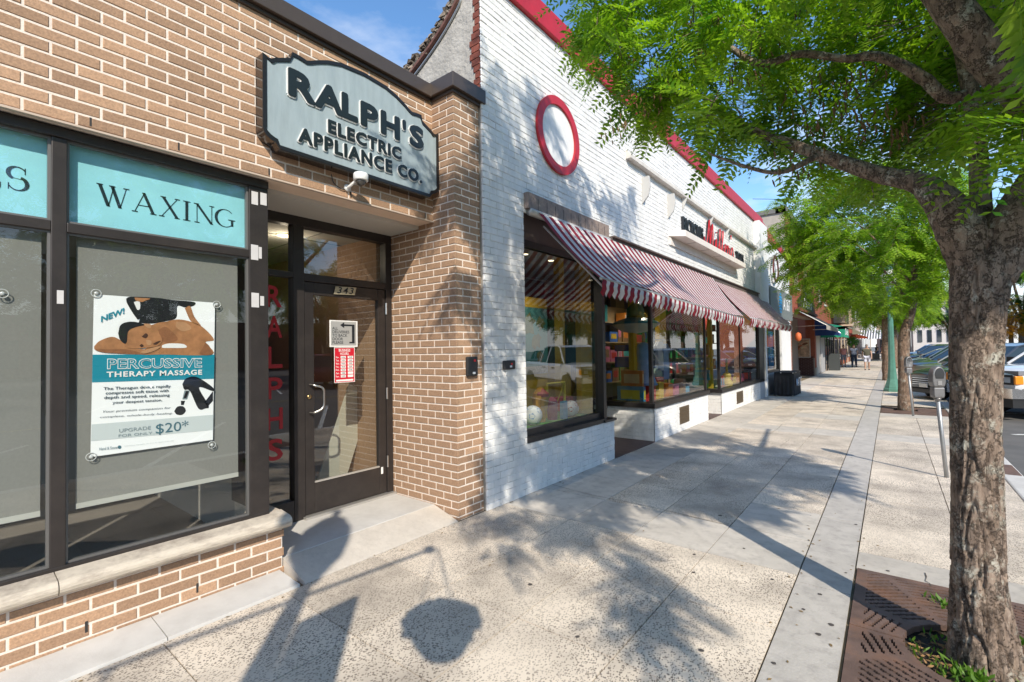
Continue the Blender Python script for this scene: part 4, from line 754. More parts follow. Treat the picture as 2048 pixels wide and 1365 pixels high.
tbox('toy_box', (-3.7, 4.5, .80), (.08, .25, .3), .3, 'boxed toy standing on the turf at the left of the window', 'box', M_('box_grey', (.25, .25, .27)), M_('print_tan', (.4, .25, .12)))
mb = MB(); mb.lathe([(.06, .64), (.11, .9), (.12, .95), (.10, 1.02), (.03, 1.1)], (-3.72, 5.27, 0), 10); o = mb.build('plush_toy', M_('plush_gold', (.5, .26, .03), .9)); mb = MB(); mb.lathe([(.10, .98), (.10, 1.02), (.02, 1.09)], (-3.70, 5.27, 0), 10); mb.build('hat', M_('ball_red', 0), o); tag(o, 'gold plush toy with red top between the footballs', 'toy')
mb = MB(); mb.lathe([(.07, .64), (.075, .9), (.02, .95)], (-3.70, 5.52, 0), 8); o = mb.build('plush_toy', M_('plush_pink', (.35, .07, .12), .9)); tag(o, 'pink and purple toy left of the yellow goal', 'toy')
tbox('toy_box', (-3.6, 5.66, .76), (.05, .12, .25), 0, 'pale blue upright toy box by the goal post', 'box', M_('box_sky', (.12, .4, .6)))
tbox('toy_box', (-3.95, 6.2, .78), (.2, .25, .2), 0, 'red toy box at the right end of the first window', 'box', M_('box_red', (.4, .03, .03)))
# second bay: saucer, mannequin, boxes
sc_ = thing('toy_saucer', 'blue and white hanging flying saucer with a green dome', 'toy', (-3.75, 8.45, 2.0))
c = (-3.75, 8.45, 2.05)
mb = MB(); mb.lathe([(.02, -.16), (.25, -.12), (.44, 0), (.45, .012)], c, 24); mb.build('underside', M_('saucer_white', (.55, .6, .58)), sc_, True)
mb = MB(); mb.lathe([(.455, .012), (.40, .06), (.2, .13), (.16, .14)], c, 24); mb.build('deck', M_('saucer_blue', (.02, .22, .36), .3), sc_, True)
mb = MB(); mb.lathe([(.17, .14), (.16, .3), (.1, .4), (.02, .43)], c, 18); mb.build('dome', M_('saucer_green', (.08, .2, .1), .2), sc_, True)
mb = MB(); mb.lathe([(.003, .43), (.003, 1.1)], c, 4); mb.build('wire', black_m, sc_)
mq = thing('mannequin', 'dress form in a pale blue dress behind the side glass', 'mannequin', (-3.66, 8.6, .6)); c = (-3.66, 8.6, 0)
mb = MB(); mb.lathe([(.02, 1.9), (.035, 1.84), (.03, 1.74), (.035, 1.72)], c, 12); mb.build('neck', M_('wood_neck', (.45, .3, .12)), mq, True)
mb = MB(); mb.lathe([(.04, 1.72), (.14, 1.66), (.155, 1.5), (.115, 1.32), (.14, 1.2), (.22, .98), (.25, .92)], c, 16); mb.build('dress', M_('dress_blue', (.18, .32, .58), .9), mq, True)
mb = MB(); mb.lathe([(.015, .6), (.015, .95)], c, 8); mb.lathe([(.12, .6), (.12, .615)], c, 14); mb.build('stand', chrome, mq)
cl = thing('clothes_stand', 'stand of patterned children clothes behind the middle window', 'clothes', (-3.7, 9.75, .6))
for y, m, z0, z1 in ((9.55, M_('cloth_white', (.5, .52, .55), .9), 1.15, 1.75), (9.85, M_('cloth_blue', (.2, .3, .5), .9), .95, 1.7), (9.4, M_('cloth_green', (.3, .42, .36), .9), .75, 1.2)):
    mb = MB(); mb.prism([(-3.7, y-.16, z0), (-3.7, y+.16, z0), (-3.7, y+.13, z1-.15), (-3.7, y+.2, z1-.2), (-3.7, y+.22, z1-.1), (-3.7, y+.08, z1), (-3.7, y-.08, z1), (-3.7, y-.22, z1-.1), (-3.7, y-.2, z1-.2), (-3.7, y-.13, z1-.15)], (-.06, 0, 0)); mb.build('shirt', m, cl)
mb = MB(); mb.tube([(-3.73, 9.75, .6), (-3.73, 9.75, 1.78), (-3.73, 9.3, 1.78), (-3.73, 10.1, 1.78)], .012, 6); mb.build('rail', chrome, cl)
tbox('toy_box', (-3.78, 8.33, 1.05), (.42, .07, .30), 0, 'orange game box stacked above the blue one in the side window', 'box', M_('box_orange', (.45, .12, .04)), M_('print_cream', (.55, .4, .25)))
tbox('toy_box', (-3.78, 8.27, .76), (.52, .09, .30), 0, 'blue game box at the bottom of the side window', 'box', M_('box_blue', (.02, .22, .42)), M_('print_yellow', (.6, .5, .06)))
tbox('toy_box', (-4.05, 8.6, 1.35), (.36, .12, .2), 0, 'blue plush toy box on the shelf behind the dress', 'box', M_('box_royal', (.03, .09, .42)))
tbox('toy_box', (-4.05, 8.6, 1.62), (.36, .12, .12), 0, 'dark blue folded cloth on the upper shelf behind the dress', 'cloth', M_('box_navy', (.03, .07, .35)))
tbox('toy_box', (-3.62, 9.2, .82), (.1, .3, .42), 0, 'red toy box near the clothes stand', 'box', M_('box_red', 0), M_('print_cream', 0))
tbox('toy_box', (-3.62, 10.55, .68), (.2, .35, .16), 0, 'pale blue bucket of toys at the end of the middle window', 'box', M_('tub_blue', (.15, .42, .62)))
# third bay: umbrella disc, boxes, skittles, guitar
mb = MB(); T = np.linspace(-math.pi, 0, 13); mb.prism([(-4.15+.0, 13.0+.75*math.cos(t), 2.62+.55*math.sin(t)) for t in T], (-.04, 0, 0)); o = mb.build('hanging_disc', M_('disc_yellow', (.6, .36, .04))); tag(o, 'yellow and red half disc hanging in the far toy window', 'decoration')
mb = MB(); mb.prism([(-4.13, 13.6+.7*math.cos(t), 2.6+.7*math.sin(t)) for t in T], (-.01, 0, 0)); mb.build('lower_half', M_('ball_red', 0), o)
for i, (m, z, lab) in enumerate((('box_brown', 1.55, 'top boxed kit on the shelf in the far toy window'), ('box_tan', 1.22, 'middle boxed kit on the shelf in the far toy window'), ('box_slate', .9, 'lower blue boxed kit in the far toy window'))): tbox('toy_box', (-3.85, 12.75, z), (.4, .2, .26), 0, lab, 'box', M_(m, ((.2, .12, .08), (.25, .18, .12), (.1, .22, .32))[i]), M_('print_tan', 0))
tbox('toy_box', (-3.45, 13.0, .72), (.12, .14, .32), 0, 'red and blue upright toy tower at the corner of the far window', 'toy', M_('box_red', 0), M_('box_blue', 0))
mb = MB(); mb.lathe([(.12, .55), (.15, .66), (.09, .78), (.11, .88), (.03, .95), (.025, 1.25), (.03, 1.3)], (-3.4, 13.35, 0), 14); o = mb.build('toy_guitar', M_('toy_yellow', (.6, .42, .04))); tag(o, 'yellow toy standing beside the red and blue tower', 'toy')
tbox('toy_box', (-3.5, 16.0, .72), (.2, .3, .36), 0, 'dark toy box at the far end of the far window', 'box', M_('box_dark', 0), M_('print_red', 0))
# crowded back shelves
rs = random.Random(77); PAL = [(n, mat('pack_%s' % n, c, .45, var=.25, vscale=18)) for n, c in (('red', (.5, .03, .03)), ('blue', (.03, .14, .5)), ('yellow', (.65, .42, .03)), ('green', (.05, .35, .1)), ('orange', (.6, .2, .03)), ('white', (.6, .6, .58)), ('pink', (.55, .15, .25)), ('teal', (.03, .35, .36)), ('brown', (.25, .14, .07)))]
seen = set()
def pack(x0, x1, y, w_, z, h_, c, prev, where, grp, pr=None):
    mb = MB(); mb.box(x0, x1, y, y+w_, z, z+h_); o = mb.build('toy_package', c[1]); lab = f'{"tall" if h_ > w_*1.5 else "wide" if w_ > h_*1.2 else "square"} {c[0]} box ' + (f'right of {prev} one, ' if prev else 'leftmost, ') + where
    for ext in ('', ', nearer end', ', farther end', ', far corner', ', last one'):
        if lab+ext not in seen: lab += ext; break
    seen.add(lab); tag(o, lab, 'box', grp)
    if pr: m_ = MB(); m_.box(x1, x1+.002, y+w_*.15, y+w_*.85, z+h_*.3, z+h_*.8); m_.build('print', pr, o)
for y0, y1, nm in ((8.3, 10.85, 'middle'), (12.4, 16.2, 'far')):
    sf = thing('shelf_unit', f'back shelves of boxed toys in the {nm} toy window', 'shelf', (-4.4, (y0+y1)/2, .6))
    for z, sh_ in ((.95, 'bottom'), (1.35, 'second'), (1.75, 'third'), (2.15, 'top')):
        mb = MB(); mb.box(-4.62, -4.36, y0, y1, z-.025, z); mb.build('shelf', mat('shelf_wood', (.35, .25, .14), .6), sf)
        y = y0+.06; prev = None
        while y < y1-.4:
            w_, h_ = rs.uniform(.16, .38), rs.uniform(.16, .34)
            if rs.random() < .85: c = rs.choice(PAL); pack(-4.58, -4.38, y, w_, z+.001, h_, c, prev, f'{sh_} shelf of the {nm} toy window', 'boxed toys on the back shelves', rs.choice(PAL)[1]); prev = c[0]
            y += w_+rs.uniform(.01, .06)
    mb = MB(); mb.box(-4.66, -4.62, y0, y1, .6, 2.5); mb.build('back_panel', MATS['shelf_wood'], sf)
for Y_, n, nm in ((9.6, 5, 'middle'), (14.6, 6, 'far')):
    prev = None
    for k in range(n):
        c = PAL[(k*2+int(Y_)) % 9]; z = .61 if Y_ < 12 else .55; pack(-3.62-rs.uniform(0, .2), -3.5, Y_+(k-n/2)*.42+rs.uniform(-.05, .05), rs.uniform(.14, .28), z, rs.uniform(.16, .34), c, prev, f'turf of the {nm} toy window', 'boxed toys on the window turf'); prev = c[0]
# key boxes on the walls
for X, y0, y1, z0, z1, lab in ((-3.23, 3.32, 3.47, 1.36, 1.55, 'black access box on the tan brick pier'), (WX, 3.83, 4.02, 1.405, 1.50, 'wide black access box on the white brick wall')):
    mb = MB(); mb.box(X+.001, X+.035, y0, y1, z0, z1); o = bevel(mb.build('access_box', mat('box_black', (.02, .02, .021), .5, dirt=.2)), .012); tag(o, lab, 'access box')
    m_ = MB(); c = (y0+y1)/2; m_.box(X+.035, X+.038, c+.012, c+.04, z1-.05, z1-.028); m_.build('red_label', red_v, o); m_ = MB(); m_.box(X+.035, X+.038, c-.005, c+.03, z0+.02, z0+.04); m_.build('white_label', paper, o)
# ---- striped awnings
stripe_r = mat('awning_red', (.25, .011, .026), .8, var=.12, vscale=4); stripe_w = mat('awning_white', (.66, .645, .63), .8, var=.06, vscale=4, dirt=.45, dcol=(.42, .37, .34), dscale=2.5)
def translucent(m, k):
    nt = m.node_tree; b = nt.nodes['Principled BSDF']; o = nt.nodes['Material Output']; t = N(nt, 'ShaderNodeBsdfTranslucent'); t.inputs[0].default_value = b.inputs['Base Color'].default_value
    x = N(nt, 'ShaderNodeMixShader'); x.inputs[0].default_value = k; nt.links.new(b.outputs[0], x.inputs[1]); nt.links.new(t.outputs[0], x.inputs[2]); nt.links.new(x.outputs[0], o.inputs[0])
translucent(stripe_r, .25); translucent(stripe_w, .25)
def awning(y0, y1, yf0, yf1, xf, zt, zf, lab, ns, zg=None):
    zg = zf if zg is None else zg; ZF = lambda u: zf+(zg-zf)*u
    aw = thing('striped_awning', lab, 'awning', (WX, (y0+y1)/2, zt), 'striped shop awnings')
    fb = MB(); n = ns*2; sag = 10
    for i in range(n):
        u0, u1 = i/n, (i+1)/n
        for j in range(sag):
            s0, s1 = j/sag, (j+1)/sag
            def pt_(u, s): 
                ya = y0+(y1-y0)*u; yb = yf0+(yf1-yf0)*u; b = .07*math.sin(math.pi*s)+.02*math.sin(u*9+s*2)*s+.012*math.sin(u*23+1)*s
                return (WX+.09+(xf-WX-.09)*s, ya+(yb-ya)*s, zt+(ZF(u)-zt)*s-b*.8)
            fb.add([pt_(u0, s0), pt_(u1, s0), pt_(u1, s1), pt_(u0, s1)], [(0, 1, 2, 3)], i % 2)
    fb.build('fabric', [stripe_r, stripe_w], aw)
    vb = MB()
    for i in range(n):
        u0, u1 = i/n, (i+1)/n
        ya, yb = yf0+(yf1-yf0)*u0, yf0+(yf1-yf0)*u1
        def col(u, yy):
            w_ = .03*math.sin(u*n*math.pi*.9); return [(xf+.03*math.sin(k*1.0+0)*k/4+.012*math.sin(u*n*math.pi*.7)*k/4, yy+.022*math.sin(k*2.2), ZF(u)-.155*k/4-(.02*math.sin(math.pi*((u*n) % 1.)) if k == 4 else 0)) for k in range(5)]
        A_, B_ = col(u0, ya), col(u1, yb); C_ = col((u0+u1)/2, (ya+yb)/2); C_[4] = (C_[4][0], C_[4][1], C_[4][2]-.022)
        vb.add(A_+C_+B_, [(k, k+1, k+6, k+5) for k in range(4)]+[(k+5, k+6, k+11, k+10) for k in range(4)], i % 2)
    vb.build('valance', [stripe_r, stripe_w], aw)
    mb = MB(); mb.tube([(WX+.04, y0-.12, zt-.0), (WX+.04, y1+.05, zt)], .045, 12); mb.build('roller', mat('roller_grey', (.42, .40, .38), .4, .4), aw, True)
    mb = MB(); mb.tube([(xf-.01, yf0, zf-.012), (xf-.01, yf1, zg-.012)], .018, 8); mb.build('front_bar', MATS['roller_grey'], aw, True)
    for y in (yf0+.25, (yf0+yf1)/2, yf1-.4): mb = MB(); mb.tube([(WX+.05, y, zt-.12), (xf-.05, y, (zf+zg)/2-.06)], .012, 6); mb.build('arm', MATS['roller_grey'], aw)
    return aw
awning(4.42, 11.2, 4.32, 10.25, -2.27, 3.17, 2.335, 'near red and white striped awning over the toy shop windows', 35, 2.19)
awning(11.32, 17.0, 10.75, 16.0, -2.25, 3.12, 2.22, 'far red and white striped awning with faded stripes', 29)
# ================================================================ buildings further along the pavement
BX = -3.3
rbrick = mat('red_brick_wall', (.30, .085, .045), .88, var=.25, vscale=30, bump=.5, rnd=.1)
dbrick = mat('dark_brick', (.085, .035, .028), .85, var=.3, vscale=30, rnd=.15)
rmort = mat('red_mortar', (.33, .26, .21), .95)
bR = thing('red_brick_building', 'two storey red brick building beyond the white shop with grey and blue awnings', 'building', (BX, 31, 0))
mb = MB(); mb.box(BX-.02, BX-.4, 22.4, 42, 3.05, 7.3); mb.box(BX-.02, BX-.4, 22.4, 23.45, 0, 3.1); mb.box(BX, BX-9, 22.3, 22.39, 3, 7.3); mb.box(BX-.7, BX-1.0, 23.45, 30.5, 0, 3.1); mb.box(BX-1.0, BX+.05, 30.5, 30.56, 0, .95+0); mb.box(BX-.02, BX-.35, 31.2, 42, 0, 3.1); mb.build('wall', [rmort], bR)
mb = MB(); mb.box(BX-.01, BX-9, 22.27, 22.3, 3, 7.15); mb.build('side_wall', mat('taupe_render', (.40, .35, .30), .9, var=.1, vscale=2, dirt=.3), bR)
mb = MB(); mb.box(BX+.08, BX-9, 22.2, 22.5, 7.15, 7.34); mb.box(BX+.1, BX-.3, 22.2, 42.1, 7.15, 7.4); mb.build('cornice', mat('cornice_grey', (.16, .15, .14), .7), bR)
br = MB()
for k in range(105):                                        # courses of the brick front
    z = .01+k*.0702
    y = 22.4-(.107 if k % 2 else 0)
    while y < 42:
        a, b = max(y, 22.4), min(y+.205, 42)
        if z > 3.05 and not (4.3 < z < 6.4 and any(u < (a+b)/2 < v for u, v in ((24.5, 25.9), (27.5, 28.9), (33.5, 34.9), (36.5, 37.9)))) or (z <= 3.05 and b < 23.46):
            br.box(BX-.03, BX+random.uniform(-.002, .002), a, b, z, z+.061)
        y += .215
br.build('brick_face', rbrick, bR, kind='stuff')
# brick column and dark half wall facing the camera
mb = MB(); mb.box(BX-.35, BX+.06, 30.6, 31.2, .4, 3.1)
for k in range(42): mb.box(BX-.36, BX+.072, 30.59, 31.21, .42+k*.0632, .42+k*.0632+.052)
mb.build('column', rbrick, bR)
mb = MB(); mb.box(BX-.4, BX+.12, 30.52, 31.28, 0, .42); mb.build('column_base', mat('stone_base', (.42, .37, .30), .8, var=.15, vscale=6), bR)
mb = MB()
for k in range(15):
    x = BX-1.2-(.1 if k % 2 else 0)
    while x < BX-.0: mb.box(max(x, BX-1.2), min(x+.2, BX), 30.47, 30.5, .0+k*.0702, .0+k*.0702+.06); x += .212
mb.build('half_wall', dbrick, bR)
for y0, y1 in ((24.5, 25.9), (27.5, 28.9), (33.5, 34.9), (36.5, 37.9)):
    mb = MB(); mb.box(BX-.1, BX-.05, y0, y0+.08, 4.3, 6.4); mb.box(BX-.1, BX-.05, y1-.08, y1, 4.3, 6.4); mb.box(BX-.1, BX-.05, y0+.08, y1-.08, 5.3, 5.38); mb.box(BX-.1, BX+.06, y0, y1, 4.2, 4.3); mb.box(BX-.1, BX+.0, y0, y1, 6.36, 6.44); o = mb.build('window', mat('sash_white', (.7, .68, .64), .6), bR)
    mb = MB(); mb.poly([(BX-.09, y0, 4.3), (BX-.09, y1, 4.3), (BX-.09, y1, 6.4), (BX-.09, y0, 6.4)]); mb.build('pane', mat('dark_pane', (.03, .04, .05), .05, spec=1), o)
fp = thing('food_poster', 'framed food photograph poster on the dark brick wall', 'poster', (BX-.5, 30.4, 1))
mb = MB(); mb.box(BX-1.12, BX-.12, 30.40, 30.43, .98, 2.02); mb.build('frame', mat('frame_alu', (.5, .48, .45), .4, .5), fp)
mb = MB(); mb.box(BX-1.08, BX-.16, 30.39, 30.4, 1.02, 1.98); mb.build('print', mat('food_print', (.42, .26, .16), .5, var=.6, vscale=5), fp)
rs = random.Random(2); mb = MB()
for i in range(16):
    x, z, r = BX-1.0+rs.random()*.7, 1.35+rs.random()*.5, rs.uniform(.06, .16); mb.poly([(x+r*math.cos(t), 30.388-.0004*i, z+r*.45*math.sin(t)+.3*r*math.cos(t)) for t in np.linspace(0, 6.28, 12)[:-1]], i % 3)
mb.build('print', [mat('food_red', (.42, .09, .03), .5, var=.3), mat('food_brown', (.16, .06, .025), .5), mat('food_cream', (.5, .4, .24), .5)], fp)
ln = thing('paper_lantern', 'small orange lantern hanging by the brick column', 'lantern', (BX+.1, 24.3, 2)); mb = MB(); mb.lathe([(.03, -.2), (.11, -.13), (.13, 0), (.11, .13), (.03, .2)], (BX+.12, 24.3, 2.02), 12); mb.build('shade', mat('lantern_orange', (.55, .12, .03), .6), ln, True); mb = MB(); mb.lathe([(.008, .2), (.008, .55)], (BX+.12, 24.3, 2.02), 5); mb.build('cord', black_m, ln)
# storefront strip under the awnings
mb = MB(); mb.box(BX-.01, BX-.1, 31.3, 33.6, 0, 3.05)
for k in range(9): mb.box(BX-.0, BX+.015, 31.35+k*.25, 31.55+k*.25, .05, 3.0)
mb.build('siding', mat('cream_siding', (.55, .50, .43), .7), bR)
mb = MB(); mb.box(BX, BX+.03, 33.7, 36.0, 0, 3); mb.build('siding', mat('grey_siding', (.33, .33, .34), .7), bR)
mb = MB(); mb.box(BX-.0, BX+.02, 36.1, 42, .45, 2.7); gq = mb.build('shop_window', mat('dark_pane', 0), bR); mb = MB(); [mb.box(BX+.02, BX+.06, y, y+.12, .1, 3) for y in (36.05, 37.6, 39.1, 40.4, 41.9)]; mb.build('mullion', black_m, gq)
def shed(nm, lab, y0, y1, zt, zf, xo, m, side=None):
    t = thing(nm, lab, 'awning', (BX, (y0+y1)/2, zt))
    mb = MB(); A_ = [(BX+.02, y0, zt), (xo, y0, zf), (xo, y0, zf-.18)]; mb.add(A_+[(x, y1, z) for x, y, z in A_], [(0, 1, 4, 3), (1, 2, 5, 4)]); mb.build('fabric', m, t)
    mb = MB(); mb.tube([(BX, y0+.04, zf), (xo, y0+.04, zf), (BX+.02, y0+.04, zt)], .015, 5); mb.tube([(BX, y1-.04, zf), (xo, y1-.04, zf), (BX+.02, y1-.04, zt)], .015, 5); mb.build('frame', chrome, t)
    if side: mb = MB(); mb.poly([(BX+.02, y0, zt), (xo, y0, zf), (xo, y0, zf-.18), (BX+.02, y0, zf-.18)]); mb.build('side_panel', m, t)
    return t
cv = lambda n, c: mat(n, c, .85, var=.12, vscale=3)
shed('canvas_awning', 'plain grey canvas awning on the brick building', 24.6, 30.6, 3.25, 2.5, BX+1.15, cv('canvas_grey', (.36, .33, .29)))
shed('canvas_awning', 'dark blue canvas awning between the grey and green ones', 30.8, 33.6, 3.2, 2.35, BX+1.05, cv('canvas_blue', (.02, .06, .22)), True)
t = shed('canvas_awning', 'boxy green canvas awning with white lettering', 33.8, 37.6, 3.0, 2.75, BX+1.2, cv('canvas_green', (.015, .26, .15)), True)
mb = MB(); mb.poly([(BX+1.2, 33.8, 2.75), (BX+1.2, 37.6, 2.75), (BX+1.2, 37.6, 2.1), (BX+1.2, 33.8, 2.1)]); mb.poly([(BX+.02, 33.8, 2.6), (BX+1.2, 33.8, 2.75), (BX+1.2, 33.8, 2.1), (BX+.02, 33.8, 2.1)]); mb.build('fascia', MATS['canvas_green'], t); text('lettering', 'Deli', 34.6, 37.0, 2.25, 2.65, BX+1.21, paper, t, .02)
shed('canvas_awning', 'dark red folded awning in front of the black shop window', 38.2, 42.0, 2.9, 2.45, BX+1.1, cv('canvas_red', (.30, .03, .04)), True)
ss = thing('shop_sign', 'dark irregular sign with white script letters above the grey awning', 'sign', (BX, 27.5, 3.6)); mb = MB(); mb.prism([(BX+.02, 25.3, 3.35), (BX+.02, 29.8, 3.35), (BX+.02, 30.0, 3.8), (BX+.02, 28.4, 4.1), (BX+.02, 26.2, 4.05), (BX+.02, 25.2, 3.75)], (.12, 0, 0)); mb.build('panel', mat('sign_dark', (.05, .045, .045), .5), ss); text('lettering', 'Nails', 25.9, 29.2, 3.45, 3.95, BX+.15, paper, ss, .03, shear=.3)
mb = MB(); mb.box(BX+.02, BX+.2, 24.2, 31, 3.22, 3.34); mb.build('fascia_strip', mat('strip_red', (.2, .05, .04), .6), bR)
# next building: beige bays over a red fascia
bB = thing('bay_window_building', 'brick building with beige upper bays and dark red window awnings', 'building', (BX, 52, 0))
mb = MB(); mb.box(BX, BX-8, 42.1, 62, 0, 8.2); mb.build('wall', rbrick, bB)
beige = mat('bay_beige', (.48, .38, .28), .8, var=.08)
for y0, y1 in ((43.0, 46.5), (49.5, 53.0)):
    mb = MB(); mb.prism([(BX, y0, 3.3), (BX+.75, y0+.2, 3.3), (BX+.75, y1-.2, 3.3), (BX, y1, 3.3)], (0, 0, 3.0)); o = mb.build('bay', beige, bB)
    mb = MB(); mb.box(BX+.75, BX+.77, y0+.5, y1-.5, 4.0, 5.6); mb.build('pane', mat('dark_pane', 0), o)
    t = thing('window_awning', 'dark red awning over the ' + ('nearer' if y0 < 45 else 'farther') + ' beige bay', 'awning', (BX, y0, 6)); mb = MB(); mb.prism([(BX, y0-.2, 6.4), (BX+1.6, y0-.2, 5.4), (BX+1.6, y0-.2, 5.2), (BX, y0-.2, 5.3)], (0, y1-y0+.4, 0)); mb.build('fabric', cv('canvas_wine', (.14, .015, .025)), t)
mb = MB(); mb.box(BX, BX+.5, 42.1, 62, 2.75, 3.1); mb.build('fascia', mat('fascia_red', (.33, .07, .05), .6), bB)

for y in (42.2, 45.6, 49, 52.5, 56, 59.5): mb = MB(); mb.box(BX, BX+.06, y, y+.5, 0, 2.75); mb.build('pier', beige, bB)
1; mb = MB(); mb.box(BX, BX+.02, 42.1, 62, .5, 2.75); mb.build('shop_window', mat('dark_pane', 0), bB)
shed('canvas_awning', 'olive awning under the beige bays', 55.5, 60, 3.5, 2.85, BX+1.2, cv('canvas_olive', (.2, .2, .14)), True)
shed('canvas_awning', 'orange and red awning at the far end of the brick row', 61, 64, 3.0, 2.5, BX+1.4, cv('canvas_orange', (.55, .1, .05)), True)
bF = thing('far_storefront', 'distant pale storefront row at the end of the pavement', 'building', (BX, 75, 0))
mb = MB(); mb.box(BX, BX-8, 62.1, 130, 0, 7.5); mb.build('wall', mat('far_wall', (.35, .27, .21), .9, var=.2, vscale=.5), bF); 
for k in range(10): mb = MB(); mb.box(BX, BX+.05, 63+k*6, 67.5+k*6, .4, 2.8); mb.build('shop_window', mat('dark_pane', 0), bF); mb = MB(); mb.box(BX, BX+.05, 63.5+k*6, 66.5+k*6, 4, 6); mb.build('window', mat('dark_pane', 0), bF)
t = thing('striped_canopy', 'white and dark striped canopy over the far pavement tables', 'awning', (-1.6, 80, 2.6)); mb = MB()
for i in range(24): x0, x1 = -3.3+i*.14, -3.3+(i+1)*.14; mb.add([(x0, 74, 2.4), (x1, 74, 2.4), (x1, 79, 3.6), (x0, 79, 3.6)], [(0, 1, 2, 3)], i % 2)
mb.build('fabric', [paper, mat('stripe_dark', (.05, .055, .07), .8)], t)
# blocks at the end of the street
mb = MB(); mb.box(3, 11, 104, 114, 0, 9); o = thing('pale_building', 'white building with dark windows at the end of the street', 'building', (7, 109, 0)); mb.build('wall', mat('far_white', (.62, .57, .53), .8), o)
for r in range(2):
    for k in range(6): m_ = MB(); x = 3.6+k*1.2; m_.box(x, x+.55, 103.9, 104, 2.0+r*3.3, 4.0+r*3.3); m_.build('window', mat('dark_pane', 0), o)
mb = MB(); mb.box(9.6, 15, 115, 124, 0, 10.5); o = thing('brick_block', 'red brick building with arched gable behind the white one', 'building', (12.3, 119, 0)); mb.build('wall', rbrick, o); mb = MB(); mb.prism([(9.7+2.6*(1-math.cos(t)), 115, 10.5+2.2*math.sin(t)) for t in np.linspace(0, math.pi, 13)], (0, 1, 0)); mb.build('gable', rbrick, o)
mb = MB(); mb.box(-2, 2.9, 112, 120, 0, 6.5); o = thing('pink_building', 'low pink building at the far end of the street', 'building', (0, 116, 0)); mb.build('wall', mat('far_pink', (.5, .36, .30), .8), o); 
for x in (-1.5, .2, 1.7): m_ = MB(); m_.box(x, x+.8, 111.9, 112, 1, 2.6); m_.build('window', mat('dark_pane', 0), o)
# low building row across the street (seen in the shop glass)
mb = MB(); mb.box(46, 56, -40, 60, 0, 5.0); o = thing('far_side_row', 'low brick row on the far side of the parking lot', 'building', (50, 10, 0)); mb.build('wall', rbrick, o); 
for y in range(-38, 58, 5): m_ = MB(); m_.box(45.95, 46, y, y+3, .8, 3); m_.build('window', mat('dark_pane', 0), o)
# overhead wires
wr = thing('overhead_wires', 'thin overhead wires above the white parapet', 'wire', (-2, 30, 9))
for z, x in ((8.2, -4.5), (9.0, -5.2)): mb = MB(); mb.tube(cr([(x, 26, z), (x+4, 29, z-.1), (x+12, 34, z+.6), (x+25, 42, z+1.5)], 6), .012, 4); mb.build('wire', black_m, wr)
# ================================================================ pavement furniture
# table with a printed black cloth
tb = MB(); y0, y1, x0, x1, zt = 17.5, 18.95, -3.0, -2.45, .77; rs = random.Random(9)
ring = [(x0, y0), (x1, y0), (x1, y1), (x0, y1)]
V_ = []; n = 64
for lev in range(7):
    for k in range(n):
        s = k/n*4; i = int(s); f = s-i; a, b = ring[i], ring[(i+1) % 4]; x, y = a[0]+(b[0]-a[0])*f, a[1]+(b[1]-a[1])*f; cx, cy_ = (x0+x1)/2, (y0+y1)/2
        o_ = lev/6*(.03+.035*math.sin(k*1.9)+.02*math.sin(k*.7+1)); d = Vector((x-cx, y-cy_, 0)).normalized(); V_.append((x+d.x*o_, y+d.y*o_, zt-lev/6*(zt-.03)))
tb.add(V_, [(l*n+k, l*n+(k+1) % n, (l+1)*n+(k+1) % n, (l+1)*n+k) for l in range(6) for k in range(n)]+[tuple(range(n))])
t = thing('promo_table', 'small table under a draped black cloth with a blue and white print', 'table', (-2.7, 18.2, 0)); mb = MB(); mb.box(x0, x1, y0, y1, zt-.03, zt-.006); mb.build('tabletop', paper, t)
mb = MB(); [mb.lathe([(.02, 0), (.02, zt-.03)], (x, y, 0), 8) for x in (x0+.05, x1-.05) for y in (y0+.06, y1-.06)]; mb.build('leg', chrome, t)
o = tb.build('tablecloth', mat('black_cloth', (.012, .013, .018), .75, var=.2), None, True); tag(o, 'draped black tablecloth with blue and white lettering hanging to the pavement', 'tablecloth')
text('lettering', 'AT&T', 18.0, 18.8, .30, .58, x1+.055, paper, o, .01); mb = MB(); mb.poly([(x1+.055, 17.8+.12*math.cos(q), .45+.12*math.sin(q)) for q in np.linspace(0, 6.28, 15)[:-1]]); mb.build('emblem', glb, o)
# sandwich board
t = thing('sandwich_board', 'folding pavement sign standing by the black shop window', 'sign', (-2.9, 37.5, 0)); mb = MB(); mb.obox((-2.9, 37.35, .55), (1, 0, 0), (0, .22, 1), .3, .56, .012); mb.build('board', mat('chalkboard', (.04, .045, .045), .6), t); mb = MB(); mb.obox((-2.9, 37.6, .55), (1, 0, 0), (0, -.22, 1), .3, .56, .012); mb.build('board', MATS['chalkboard'], t)
t = thing('hanging_planter', 'round green hanging plant in front of the far shops', 'plant', (-2.2, 46, 2)); rs = random.Random(4); mb = MB()
for _ in range(500):
    d = Vector((rs.gauss(0, 1), rs.gauss(0, 1), rs.gauss(0, 1))).normalized()*rs.uniform(.2, .45); p = Vector((-2.35, 46, 1.9))+d; u = Vector((rs.gauss(0, 1), rs.gauss(0, 1), rs.gauss(0, 1))).normalized()*.06; v = u.orthogonal().normalized()*.04; mb.poly([p-u, p-v, p+u, p+v])
leafA = leafmat('leaf_green', (.035, .125, .012), (.13, .27, .02)); mb.build('foliage', leafA, t); mb = MB(); mb.tube([(-2.35, 46, 2.3), (-2.35, 46, 2.9), (-3.3, 46, 2.9)], .015, 5); mb.build('bracket', black_m, t)
mb = MB(); mb.box(-2.2, -.9, 61, 62.2, .1, .75); o = mb.build('planter_box', mat('planter_dark', (.06, .06, .055), .7)); tag(o, 'dark low planter box by the far dining tables', 'planter')
